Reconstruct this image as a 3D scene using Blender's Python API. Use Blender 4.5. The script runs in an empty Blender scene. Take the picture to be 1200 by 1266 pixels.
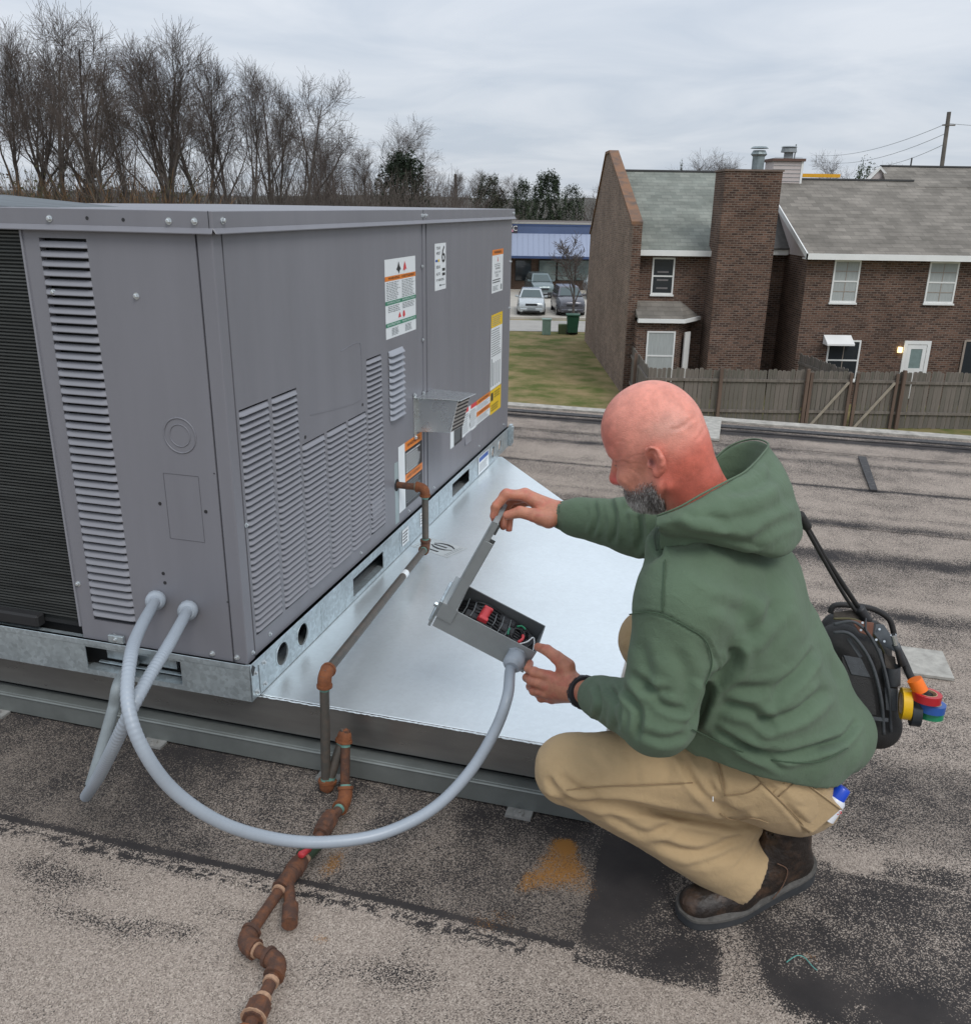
import bpy, bmesh, math, random
import numpy as np
from mathutils import Vector, Matrix, noise as mnoise
random.seed(7); rng = np.random.default_rng(7)
SC = bpy.context.scene; COL = SC.collection

# ------------------------------------------------------------------ camera
PITCH, ROLL, FPX = math.radians(19.28685), math.radians(0.87636), 1090.69
EYE = 1.55
cam = bpy.data.cameras.new('camera'); camo = bpy.data.objects.new('camera', cam); COL.objects.link(camo)
cam.sensor_fit = 'HORIZONTAL'; cam.sensor_width = 36; cam.lens = 36*FPX/1200
cam.clip_start = 0.05; cam.clip_end = 5000
camo.matrix_world = Matrix.Translation((0, 0, EYE)) @ Matrix.Rotation(math.pi/2-PITCH, 4, 'X') @ Matrix.Rotation(ROLL, 4, 'Z')
SC.camera = camo
SC.render.resolution_x = 970; SC.render.resolution_y = 1024
SC.view_settings.view_transform = 'Standard'; SC.view_settings.look = 'None'
SC.view_settings.exposure = 0.0; SC.view_settings.gamma = 1.0

# ------------------------------------------------------------------ sky and sun (overcast)
wd = bpy.data.worlds.new('World'); SC.world = wd; wd.use_nodes = True
nt = wd.node_tree; nt.nodes.clear()
def N(t, ty, **k):
    n = t.nodes.new(ty)
    for a, b in k.items():
        if a.startswith('i_'):
            n.inputs[a[2:].replace('_', ' ')].default_value = b
        else: setattr(n, a, b)
    return n
SUN_EL, SUN_AZ = math.radians(50), math.radians(150)      # azimuth from +Y clockwise: behind, to the right
sky = N(nt, 'ShaderNodeTexSky', sky_type='NISHITA', sun_disc=False, sun_elevation=SUN_EL, sun_rotation=SUN_AZ)
bg1 = N(nt, 'ShaderNodeBackground', i_Strength=0.08)
nt.links.new(sky.outputs[0], bg1.inputs[0])
tc = N(nt, 'ShaderNodeTexCoord'); sep = N(nt, 'ShaderNodeSeparateXYZ'); nt.links.new(tc.outputs['Generated'], sep.inputs[0])
def M_(t, op, a, b=None, c=None, clamp=False):
    n = t.nodes.new('ShaderNodeMath'); n.operation = op; n.use_clamp = clamp
    for i, v in enumerate((a, b, c)):
        if v is None: continue
        if isinstance(v, (int, float)): n.inputs[i].default_value = v
        else: t.links.new(v, n.inputs[i])
    return n.outputs[0]
zc = M_(nt, 'MAXIMUM', sep.outputs[2], 0.0)
den = M_(nt, 'ADD', zc, 0.10)
comb = N(nt, 'ShaderNodeCombineXYZ')
nt.links.new(M_(nt, 'DIVIDE', sep.outputs[0], den), comb.inputs[0]); nt.links.new(M_(nt, 'DIVIDE', sep.outputs[1], den), comb.inputs[1])
cn = N(nt, 'ShaderNodeTexNoise', i_Scale=0.9, i_Detail=7.0, i_Roughness=0.55, i_Distortion=0.6)
nt.links.new(comb.outputs[0], cn.inputs['Vector'])
cr = N(nt, 'ShaderNodeValToRGB'); cr.color_ramp.elements[0].position = 0.34; cr.color_ramp.elements[1].position = 0.66
cr.color_ramp.elements[0].color = (0.515, 0.575, 0.66, 1); cr.color_ramp.elements[1].color = (0.665, 0.705, 0.765, 1)
nt.links.new(cn.outputs['Fac'], cr.inputs[0])
lum = M_(nt, 'ADD', M_(nt, 'MULTIPLY', zc, 0.85), 1.04)         # overcast sky brightens towards the zenith
bg2 = N(nt, 'ShaderNodeBackground'); nt.links.new(cr.outputs[0], bg2.inputs[0]); nt.links.new(lum, bg2.inputs[1])
mixw = N(nt, 'ShaderNodeMixShader'); mixw.inputs[0].default_value = 0.92
nt.links.new(bg1.outputs[0], mixw.inputs[1]); nt.links.new(bg2.outputs[0], mixw.inputs[2])
wo = N(nt, 'ShaderNodeOutputWorld'); nt.links.new(mixw.outputs[0], wo.inputs[0])
sl = bpy.data.lights.new('sun', 'SUN'); sl.energy = 1.5; sl.angle = math.radians(24); sl.color = (1.0, 0.975, 0.94)
so = bpy.data.objects.new('sun', sl); COL.objects.link(so)
sd = Vector((math.sin(SUN_AZ)*math.cos(SUN_EL), math.cos(SUN_AZ)*math.cos(SUN_EL), math.sin(SUN_EL)))
so.rotation_euler = sd.to_track_quat('Z', 'Y').to_euler()

# ------------------------------------------------------------------ measuring helpers (camera survey of the place)
def ray(px, py):
    u, v = px-600, py-633
    cr_, sr_ = math.cos(ROLL), math.sin(ROLL)
    a, b = u*cr_+v*sr_, -u*sr_+v*cr_
    c, s = math.cos(PITCH), math.sin(PITCH)
    up = -b/FPX
    return np.array([a/FPX, c+up*s, -s+up*c])
def V(px, py, d): return Vector(np.array([0, 0, EYE])+d*ray(px, py))
def at(px, py, Y): r = ray(px, py); return Vector(np.array([0, 0, EYE])+Y/r[1]*r)
def atz(px, py, z): r = ray(px, py); return Vector(np.array([0, 0, EYE])+(z-EYE)/r[2]*r)
def toscreen(P):
    P = np.asarray(P, float); x, y, z = P[..., 0], P[..., 1], P[..., 2]-EYE
    c, s = math.cos(PITCH), math.sin(PITCH)
    d = y*c-z*s; up = z*c+y*s
    u, v = FPX*x/d, -FPX*up/d
    cr_, sr_ = math.cos(ROLL), math.sin(ROLL)
    return 600+u*cr_-v*sr_, 633+u*sr_+v*cr_
C0 = Vector((-0.66323, 2.20229, 0)); TH = math.radians(15.37578)
UM = Matrix.Translation(C0) @ Matrix.Rotation(-TH, 4, 'Z')     # frame of the roof and of the unit: x right, y back
def U(x, y, z): return UM @ Vector((x, y, z))
UMi = UM.inverted()
def Lc(p): return UMi @ p

# ------------------------------------------------------------------ materials
MATS = {}
def mat(name, base, rough=0.6, metal=0.0, var=0.12, scale=8.0, bump=0.0, bscale=150.0, coat=0.0, spec=0.5, stretch=None, col2=None, amount=(0.4, 0.6), detail=5.0):
    if name in MATS: return MATS[name]
    m = bpy.data.materials.new(name); m.use_nodes = True; t = m.node_tree
    b = t.nodes['Principled BSDF']
    b.inputs['Roughness'].default_value = rough; b.inputs['Metallic'].default_value = metal
    b.inputs['Specular IOR Level'].default_value = spec; b.inputs['Coat Weight'].default_value = coat
    tcn = N(t, 'ShaderNodeTexCoord'); mp = N(t, 'ShaderNodeMapping'); t.links.new(tcn.outputs['Object'], mp.inputs[0])
    if stretch: mp.inputs['Scale'].default_value = stretch
    nz = N(t, 'ShaderNodeTexNoise', i_Scale=scale, i_Detail=detail, i_Roughness=0.6); t.links.new(mp.outputs[0], nz.inputs['Vector'])
    rp = N(t, 'ShaderNodeValToRGB'); rp.color_ramp.elements[0].position = amount[0] if col2 else 0.3; rp.color_ramp.elements[1].position = amount[1] if col2 else 0.7
    if col2:
        rp.color_ramp.elements[0].color = (*base, 1); rp.color_ramp.elements[1].color = (*col2, 1)
    else:
        rp.color_ramp.elements[0].color = (*[c*(1-var) for c in base], 1); rp.color_ramp.elements[1].color = (*[min(1, c*(1+var)) for c in base], 1)
    t.links.new(nz.outputs['Fac'], rp.inputs[0]); t.links.new(rp.outputs[0], b.inputs['Base Color'])
    rr = N(t, 'ShaderNodeMapRange'); rr.inputs['To Min'].default_value = max(0.03, rough-0.08); rr.inputs['To Max'].default_value = min(1, rough+0.08)
    nz2 = N(t, 'ShaderNodeTexNoise', i_Scale=scale*2.3, i_Detail=4.0); t.links.new(mp.outputs[0], nz2.inputs['Vector'])
    t.links.new(nz2.outputs['Fac'], rr.inputs['Value']); t.links.new(rr.outputs[0], b.inputs['Roughness'])
    if bump > 0:
        nb = N(t, 'ShaderNodeTexNoise', i_Scale=bscale, i_Detail=4.0); t.links.new(mp.outputs[0], nb.inputs['Vector'])
        bp = N(t, 'ShaderNodeBump', i_Strength=bump, i_Distance=0.01); t.links.new(nb.outputs['Fac'], bp.inputs['Height']); t.links.new(bp.outputs[0], b.inputs['Normal'])
    MATS[name] = m
    return m
def addspangle(m, scale=60, amt=0.25, dark=0.6):
    t = m.node_tree; b = t.nodes['Principled BSDF']
    src = b.inputs['Base Color'].links[0].from_socket
    tcn = N(t, 'ShaderNodeTexCoord'); vo = N(t, 'ShaderNodeTexVoronoi', i_Scale=scale); t.links.new(tcn.outputs['Object'], vo.inputs['Vector'])
    sp = N(t, 'ShaderNodeSeparateColor'); t.links.new(vo.outputs['Color'], sp.inputs[0])
    mr = N(t, 'ShaderNodeMapRange'); mr.inputs['To Min'].default_value = 1-amt; mr.inputs['To Max'].default_value = 1.0; t.links.new(sp.outputs[0], mr.inputs['Value'])
    mx = N(t, 'ShaderNodeMix', data_type='RGBA', blend_type='MULTIPLY'); mx.inputs[0].default_value = 1
    t.links.new(src, mx.inputs[6]); t.links.new(mr.outputs[0], mx.inputs[7]); t.links.new(mx.outputs[2], b.inputs['Base Color'])
    return m
G = lambda v: tuple(((c/255+0.055)/1.055)**2.4 if c > 10 else c/255/12.92 for c in v)

M_unit = mat('unit_paint', (0.188, 0.188, 0.208), 0.42, 0.0, 0.07, 2.2, 0.05, 500, stretch=(3, 3, .45), detail=9)
M_unitlt = mat('louver_paint', (0.23, 0.232, 0.255), 0.4, 0, 0.05, 3)
M_dark = mat('interior_shade', (0.012, 0.013, 0.014), 0.8)  # near-black colour standing for the shade inside hollows
M_galv = addspangle(mat('galvanized_steel', (0.50, 0.57, 0.60), 0.36, 0.65, 0.12, 12, 0.05, 300), 90, 0.25)
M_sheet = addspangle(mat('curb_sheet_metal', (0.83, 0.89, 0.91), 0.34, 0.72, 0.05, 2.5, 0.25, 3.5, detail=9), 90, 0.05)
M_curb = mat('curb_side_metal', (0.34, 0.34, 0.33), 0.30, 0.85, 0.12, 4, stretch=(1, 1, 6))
M_steel = mat('bright_steel', (0.6, 0.62, 0.62), 0.28, 0.9, 0.05, 10)
M_screw = mat('zinc_screw', (0.62, 0.65, 0.66), 0.3, 0.8, 0.1, 200)
M_coil = mat('coil_fins', (0.035, 0.04, 0.04), 0.5, 0.4, 0.35, 5, stretch=(0.6, 1, 9))
M_coil2 = mat('coil_tubes', (0.075, 0.08, 0.078), 0.45, 0.5, 0.35, 7, stretch=(0.6, 1, 9))
M_cond = mat('conduit_grey_plastic', (0.32, 0.36, 0.405), 0.38, 0, 0.05, 10)
M_condd = mat('old_grey_conduit', (0.22, 0.25, 0.26), 0.5, 0, 0.15, 20)
M_rust = mat('rusty_iron', (0.075, 0.038, 0.026), 0.85, 0.0, 0.3, 45, 0.35, 180, col2=(0.17, 0.065, 0.028), amount=(0.42, 0.72))
M_rustor = mat('orange_rust', (0.20, 0.068, 0.024), 0.85, 0, 0.3, 60, 0.3, 200, col2=(0.13, 0.045, 0.02), amount=(0.4, 0.7))
M_pipe = mat('black_iron_pipe', (0.085, 0.08, 0.07), 0.5, 0.3, 0.3, 40, 0.15, 250, col2=(0.13, 0.10, 0.08), amount=(0.4, 0.75))
M_teal = mat('pipe_dope', (0.12, 0.26, 0.22), 0.6, 0, 0.2, 60)
M_ring = mat('thread_sealant', (0.36, 0.22, 0.14), 0.8, 0, 0.25, 120)
M_white = mat('white_label', (0.72, 0.75, 0.76), 0.4, 0, 0.02, 10)
M_org = mat('orange_print', (0.70, 0.20, 0.02), 0.4, 0, 0.04, 20)
M_grn = mat('green_print', (0.03, 0.22, 0.13), 0.4, 0, 0.04, 20)
M_blk = mat('black_print', (0.02, 0.02, 0.022), 0.5, 0, 0.04, 20)
M_gry = mat('grey_print', (0.22, 0.24, 0.25), 0.5, 0, 0.3, 300)
M_yel = mat('yellow_print', (0.75, 0.50, 0.01), 0.4, 0, 0.04, 20)
M_red = mat('red_print', (0.62, 0.05, 0.06), 0.4, 0, 0.04, 20)
M_blue = mat('blue_print', (0.03, 0.10, 0.36), 0.4, 0, 0.04, 20)

# ------------------------------------------------------------------ mesh helpers
class MB:
    def __init__(s): s.v = []; s.f = []; s.m = []
    def add(s, vs, fs, mi=0):
        o = len(s.v); s.v.extend([tuple(p) for p in vs]); s.f.extend([tuple(i+o for i in f) for f in fs]); s.m.extend([mi]*len(fs)); return s
    def box(s, x0, x1, y0, y1, z0, z1, mi=0, T=None):
        vs = [Vector((x, y, z)) for x in (x0, x1) for y in (y0, y1) for z in (z0, z1)]
        if T is not None: vs = [T @ p for p in vs]
        return s.add(vs, [(0, 1, 3, 2), (4, 6, 7, 5), (0, 4, 5, 1), (2, 3, 7, 6), (0, 2, 6, 4), (1, 5, 7, 3)], mi)
    def quad(s, a, b, c, d, mi=0): return s.add([a, b, c, d], [(0, 1, 2, 3)], mi)
    def hexa(s, lo, hi, mi=0):      # two loops of n points joined into a closed solid
        n = len(lo); fs = [tuple(range(n))[::-1], tuple(range(n, 2*n))]+[(i, (i+1) % n, n+(i+1) % n, n+i) for i in range(n)]
        return s.add(list(lo)+list(hi), fs, mi)
    def tube(s, pts, r, n=10, mi=0, caps=True):
        pts = [Vector(p) for p in pts]; R = r if hasattr(r, '__len__') else [r]*len(pts)
        vs = []; prev = None
        for i, p in enumerate(pts):
            t = (pts[min(i+1, len(pts)-1)]-pts[max(i-1, 0)]).normalized()
            if prev is None:
                a = t.orthogonal().normalized()
            else:
                a = (prev-t*prev.dot(t)); a = a.normalized() if a.length > 1e-6 else t.orthogonal().normalized()
            prev = a; b = t.cross(a)
            for k in range(n):
                an = 2*math.pi*k/n; vs.append(p+(a*math.cos(an)+b*math.sin(an))*R[i])
        fs = [(i*n+k, i*n+(k+1) % n, (i+1)*n+(k+1) % n, (i+1)*n+k) for i in range(len(pts)-1) for k in range(n)]
        if caps: fs += [tuple(range(n))[::-1], tuple(range((len(pts)-1)*n, len(pts)*n))]
        return s.add(vs, fs, mi)
    def build(s, name, mats, parent=None, smooth=False, bevel=0.0, world=False, seg=1, link=True):
        me = bpy.data.meshes.new(name); me.from_pydata(s.v, [], s.f)
        if not isinstance(mats, (list, tuple)): mats = [mats]
        for m in mats: me.materials.append(m)
        if len(mats) > 1: me.polygons.foreach_set('material_index', s.m)
        if smooth: me.polygons.foreach_set('use_smooth', [True]*len(me.polygons))
        me.update()
        o = bpy.data.objects.new(name, me)
        if link: COL.objects.link(o)
        if parent is not None:
            o.parent = parent
            if world: o.matrix_parent_inverse = mw(parent).inverted()
        if bevel > 0:
            md = o.modifiers.new('bevel', 'BEVEL'); md.width = bevel; md.segments = seg; md.limit_method = 'ANGLE'
        return o
def mw(o):
    m = o.matrix_basis
    return (mw(o.parent) @ o.matrix_parent_inverse @ m) if o.parent else m
def auto_smooth(o, ang=40):
    me = o.data; me.polygons.foreach_set('use_smooth', [True]*len(me.polygons))
    try: me.set_sharp_from_angle(angle=math.radians(ang))
    except Exception: pass
def thing(name, label, cat, loc=(0, 0, 0), rz=0, group=None, M=None):
    o = bpy.data.objects.new(name, None); COL.objects.link(o); o.empty_display_size = 0.1
    if M is not None: o.matrix_basis = M
    else: o.location = loc; o.rotation_euler = (0, 0, rz)
    o['label'] = label; o['category'] = cat
    if group: o['group'] = group
    return o
def tag(o, label, cat, group=None):
    o['label'] = label; o['category'] = cat
    if group: o['group'] = group
    return o
def kind(o, k): o['kind'] = k; return o
def inst(src, parent, loc=None, rot=None, scale=None, M=None):
    c = src.copy(); COL.objects.link(c)
    if parent is not None: c.parent = parent
    if M is not None: c.matrix_basis = M
    else:
        if loc is not None: c.location = loc
        if rot is not None: c.rotation_euler = rot
        if scale is not None: c.scale = scale
    return c
def copy_tree(root, loc, rz=0, sc=1.0, label=None):
    r = root.copy(); COL.objects.link(r); r.location = loc; r.rotation_euler = (0, 0, rz); r.scale = (sc, sc, sc) if not hasattr(sc, '__len__') else sc
    if label: r['label'] = label
    for ch in list(root.children):
        c = ch.copy(); COL.objects.link(c); c.parent = r
        for g in list(ch.children):
            d = g.copy(); COL.objects.link(d); d.parent = c
    return r
def vnoise(x, y, sc, seed=0):       # cheap numpy value noise, 0..1
    r = np.random.default_rng(seed); T = r.random((256, 256))
    X = np.asarray(x)*sc+1000.5; Y = np.asarray(y)*sc+1000.5
    xi = np.floor(X).astype(int); yi = np.floor(Y).astype(int); fx = X-xi; fy = Y-yi
    fx = fx*fx*(3-2*fx); fy = fy*fy*(3-2*fy); g = lambda a, b: T[a % 256, b % 256]
    return (g(xi, yi)*(1-fx)+g(xi+1, yi)*fx)*(1-fy)+(g(xi, yi+1)*(1-fx)+g(xi+1, yi+1)*fx)*fy
def fbm(x, y, sc, seed=0, o=4):
    s = 0; a = 1; t = 0
    for i in range(o): s = s+a*vnoise(x, y, sc*2**i, seed+i*7); t += a; a *= 0.5
    return s/t
def sstep(a, b, x): t = np.clip((x-a)/(b-a), 0, 1); return t*t*(3-2*t)
def catmull(P, n=8):
    P = [Vector(p) for p in P]; out = []
    for i in range(len(P)-1):
        p0, p1, p2, p3 = P[max(i-1, 0)], P[i], P[i+1], P[min(i+2, len(P)-1)]
        for k in range(n):
            t = k/n
            out.append(0.5*((2*p1)+(p2-p0)*t+(2*p0-5*p1+4*p2-p3)*t*t+(3*p1-p0-3*p2+p3)*t**3))
    out.append(P[-1]); return out

# ================================================================== SETTING: ground
GZ = -5.0
g = MB(); g.quad((-900, -300, GZ), (900, -300, GZ), (900, 1800, GZ), (-900, 1800, GZ))
M_grass = mat('winter_lawn', (0.095, 0.115, 0.034), 0.95, 0, 0.2, 0.8, 0.8, 9, spec=0.1, col2=(0.26, 0.20, 0.105), amount=(0.38, 0.62), detail=10)
kind(g.build('ground', M_grass), 'structure')
M_conc = mat('parking_concrete', (0.42, 0.39, 0.34), 0.9, 0, 0.12, 0.6, 0.2, 6, detail=8)
M_asph = mat('lane_asphalt', (0.33, 0.315, 0.29), 0.9, 0, 0.12, 0.8, 0.2, 6, detail=8)
def sheet(name, pts, z, m):
    b = MB(); b.add([(x, y, z) for x, y in pts], [tuple(range(len(pts)))]); return kind(b.build(name, m), 'structure')
sheet('parking_lot', [(-40, 54.6), (25, 54.6), (25, 71.5), (-40, 71.5)], GZ+0.02, M_conc)
sheet('road', [(-40, 48.6), (4.9, 48.6), (25, 48.6), (25, 53.4), (-40, 53.4)], GZ+0.02, M_asph)
k = MB(); k.box(-40, 25, 53.9, 54.1, GZ, GZ+0.14); k.box(-40, 25, 71.5, 71.8, GZ, GZ+0.16); kind(k.build('kerb', M_conc), 'structure')
for i, x in enumerate((-1.5, 1.2, 3.9, 6.6)):
    pass

# ================================================================== SETTING: flat roof
def granule_mat():
    m = bpy.data.materials.new('granulated_membrane'); m.use_nodes = True; t = m.node_tree; b = t.nodes['Principled BSDF']
    at_ = N(t, 'ShaderNodeVertexColor', layer_name='mask'); sp = N(t, 'ShaderNodeSeparateColor'); t.links.new(at_.outputs[0], sp.inputs[0])
    tcn = N(t, 'ShaderNodeTexCoord')
    vo = N(t, 'ShaderNodeTexVoronoi', i_Scale=400.0); t.links.new(tcn.outputs['Object'], vo.inputs['Vector'])
    spv = N(t, 'ShaderNodeSeparateColor'); t.links.new(vo.outputs['Color'], spv.inputs[0])
    nz = N(t, 'ShaderNodeTexNoise', i_Scale=240.0, i_Detail=3.0, i_Roughness=0.7); t.links.new(tcn.outputs['Object'], nz.inputs['Vector'])
    nb = N(t, 'ShaderNodeTexNoise', i_Scale=7.0, i_Detail=6.0, i_Roughness=0.6); t.links.new(tcn.outputs['Object'], nb.inputs['Vector'])
    # threshold: granule present where speckle > loss
    spk = M_(t, 'ADD', M_(t, 'MULTIPLY', spv.outputs[0], 0.5), M_(t, 'MULTIPLY', nz.outputs['Fac'], 0.5))
    spk = M_(t, 'ADD', spk, M_(t, 'MULTIPLY', M_(t, 'SUBTRACT', nb.outputs['Fac'], 0.5), 0.45))
    thr = M_(t, 'ADD', M_(t, 'MULTIPLY', sp.outputs[0], 0.62), 0.17)
    gmask = M_(t, 'MULTIPLY', M_(t, 'SUBTRACT', spk, thr), 13.0, clamp=True)
    rp = N(t, 'ShaderNodeValToRGB'); e = rp.color_ramp.elements
    e[0].position = 0; e[0].color = (0.14, 0.115, 0.095, 1); e[1].position = 1; e[1].color = (0.50, 0.43, 0.365, 1)
    x = e.new(0.35); x.color = (0.30, 0.248, 0.208, 1); x = e.new(0.75); x.color = (0.36, 0.305, 0.258, 1)
    t.links.new(spv.outputs[1], rp.inputs[0])
    tone = N(t, 'ShaderNodeMix', data_type='RGBA', blend_type='MULTIPLY'); tone.inputs[0].default_value = 1
    mr = N(t, 'ShaderNodeMapRange'); mr.inputs['To Min'].default_value = 1.0; mr.inputs['To Max'].default_value = 0.42; t.links.new(sp.outputs[2], mr.inputs['Value'])
    t.links.new(rp.outputs[0], tone.inputs[6]); t.links.new(mr.outputs[0], tone.inputs[7])
    felt = N(t, 'ShaderNodeValToRGB'); felt.color_ramp.elements[0].color = (0.010, 0.010, 0.012, 1); felt.color_ramp.elements[1].color = (0.065, 0.056, 0.052, 1)
    t.links.new(nb.outputs['Fac'], felt.inputs[0])
    m1 = N(t, 'ShaderNodeMix', data_type='RGBA'); t.links.new(gmask, m1.inputs[0]); t.links.new(felt.outputs[0], m1.inputs[6]); t.links.new(tone.outputs[2], m1.inputs[7])
    rust = N(t, 'ShaderNodeMix', data_type='RGBA'); rf = M_(t, 'MULTIPLY', M_(t, 'SUBTRACT', M_(t, 'MULTIPLY', sp.outputs[1], 1.7), M_(t, 'ADD', M_(t, 'MULTIPLY', spv.outputs[2], 0.55), M_(t, 'MULTIPLY', nz.outputs['Fac'], 0.5))), 3.0, clamp=True)
    t.links.new(rf, rust.inputs[0]); t.links.new(m1.outputs[2], rust.inputs[6]); rust.inputs[7].default_value = (0.27, 0.125, 0.03, 1)
    t.links.new(rust.outputs[2], b.inputs['Base Color']); b.inputs['Roughness'].default_value = 0.85; b.inputs['Specular IOR Level'].default_value = 0.25
    bp = N(t, 'ShaderNodeBump', i_Strength=0.5, i_Distance=0.004)
    t.links.new(M_(t, 'ADD', gmask, M_(t, 'MULTIPLY', spv.outputs[0], 0.6)), bp.inputs['Height']); t.links.new(bp.outputs[0], b.inputs['Normal'])
    return m
M_gran = granule_mat()
M_paleconc = mat('pale_coping', (0.40, 0.37, 0.32), 0.9, 0, 0.15, 12, 0.4, 120)
roof = bpy.data.objects.new('roof', None); COL.objects.link(roof); roof.matrix_basis = UM; kind(roof, 'structure')
RX0, RX1 = -9.0, 14.0
b = MB(); b.box(RX0, RX1, -7.0, 4.98, -0.35, -0.02)
kind(b.build('roof_slab', mat('tar', (0.03, 0.03, 0.03), 0.8), roof), 'structure')
b = MB(); b.box(RX0, RX1, 4.8, 4.9, GZ, -0.35); kind(b.build('building_wall', M_paleconc, roof), 'structure')
def mask_fn(X, Y):
    """granule loss, rust, grime on the roof in its own metres (stains that would stay wherever the sun stood)"""
    n1 = fbm(X, Y, 1.7, 3); n2 = fbm(X*0.35, Y*3.0, 2.2, 11); n3 = fbm(X, Y, 9, 21); n4 = fbm(X*0.6, Y*4.5, 1.2, 31)
    loss = 0.17+0.30*(n1-0.5)+0.25*(n3-0.5)
    grime = 0.25*np.clip(n1-0.4, 0, 1)*2+0*X
    # front field: pale
    front = 1-sstep(-0.47, -0.40, Y+0.02*(n3-0.5))
    loss = loss-0.12*front
    # blotches of lost granules in the pale front field
    for (cx, cy, rx, ry, a) in ((-0.02, -0.66, .14, .022, .5), (0.12, -0.63, .09, .02, .45), (0.66, -0.60, .12, .03, .35), (-0.22, -0.56, .16, .03, .35), (0.3, -0.55, .1, .02, .25), (1.62, -0.40, .22, .05, .45), (1.2, -0.75, .2, .03, .2), (0.95, -0.80, .14, .03, .3)):
        d = ((X-cx)/rx)**2+((Y-cy)/ry)**2; loss = loss+a*np.exp(-d)*(0.4+1.2*n3)
    # darker strip between the seam and the curb
    st = sstep(-0.43, -0.40, Y)*(1-sstep(0.10, 0.16, Y))
    edge = st*(1-sstep(1.05, 1.3, X))
    loss = loss+edge*(0.22+0.22*sstep(-0.24, -0.02, Y)*(1-0.2*n1)+0.34*(n3-0.42)); grime = grime+edge*(0.46+0.25*n1)
    # crackled tar line beside the seam
    wob = 0.02*(fbm(X, Y*0, 2.5, 41)-0.5)
    ln = np.exp(-((Y+0.418+wob)/0.011)**2)*(X < 1.02); loss = loss+0.9*ln
    s2 = np.exp(-((Y+0.455+wob)/0.02)**2)*(X < 0.92)*(X > -0.75); cell = np.abs(vnoise(X*1.0, Y*1.6, 48, 51)-0.5)*2
    loss = loss+0.75*s2*sstep(0.10, 0.32, cell)
    # bare dark felt near the boot and right
    pat = sstep(1.025, 1.032, X)*(1-sstep(1.33, 1.34, X))*sstep(-0.47, -0.455, Y)*(1-sstep(-0.06, 0.0, Y))
    loss = loss+pat*(0.62-0.35*sstep(0.45, 0.7, n3))
    wet = sstep(1.36, 1.40, X+0.35*(Y+0.2)+0.10*(n1-0.5))*sstep(-0.50, -0.42, Y+0.26*(n3-0.5)+0.10*(X-1.4))*(1-sstep(-0.005, 0.01, Y))
    loss = loss+wet*(0.55-0.25*sstep(0.55, 0.75, n3)); grime = grime+wet*0.2
    b2 = sstep(0.0, 0.02, Y)*(1-sstep(0.07, 0.10, Y))*(X > 1.3); loss = loss+b2*(0.55*(n3 > 0.45)-0.15)
    b3 = sstep(0.10, 0.20, Y)*(1-sstep(0.5, 0.6, Y))*(X > 1.25); loss = loss+b3*(0.24+0.55*(n3-0.4)); grime = grime+0.4*b3
    # rust stains
    n5 = fbm(X, Y, 14, 73); tri = sstep(-.02, .05, .030+(-.055-Y)*.42-np.abs(X-.935+.12*(Y+.06)+.07*(n5-.5)))*sstep(-.36, -.22, Y+.12*(n3-.5))*(1-sstep(-.10, -.05, Y+.03*(n5-.5))); rust = tri*(.34+.50*n3)*(.75+.5*fbm(X, Y, 30, 71))
    rust = rust+0.42*np.exp(-(((X-0.40)/.035)**2+((Y+0.33)/.07)**2))+0.25*np.exp(-(((X-0.85)/.15)**2+((Y+0.40)/.06)**2))*n3*2
    rust = rust+0.35*np.exp(-(((X-0.48)/.03)**2+((Y+0.56)/.02)**2))+0.35*np.exp(-(((X-1.52)/.03)**2+((Y+0.30)/.02)**2))
    loss = loss-0.15*rust
    # far field: long streaks along the laps
    far = sstep(0.55, 0.8, Y)
    loss = loss+far*(0.50*(n2-0.47)+0.25*(n4-0.5)+0.02)
    for yc, w, a in ((0.64, .05, .5), (1.02, .03, .25), (1.62, .06, .45), (1.78, .02, -.4), (2.28, .09, .55), (2.75, .05, .5), (2.93, .03, .3), (3.42, .02, .6), (3.98, .05, .5), (4.22, .03, .3), (4.62, .06, .95)):
        wv = 0.05*(fbm(X, Y*0, 1.1, 61)-0.5)
        loss = loss+far*a*1.25*np.exp(-((Y-yc-wv)/(w*1.15))**2)*(0.45+1.0*n4)
    return np.clip(loss, 0, 1), np.clip(rust, 0, 1), np.clip(grime, 0, 1)
laps = [(-7.0, -0.56, 0.0, 0.02), (-0.56, -0.405, 0.0, 0.006), (-0.425, 0.02, -0.003, 0.009), (0.0, 0.66, -0.006, 0.02), (0.64, 1.72, -0.009, 0.02), (1.70, 2.72, -0.012, 0.025), (2.70, 3.50, -0.010, 0.025), (3.48, 4.28, -0.014, 0.03), (4.26, 4.66, -0.012, 0.03), (4.64, 4.98, -0.008, 0.03)]
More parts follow.
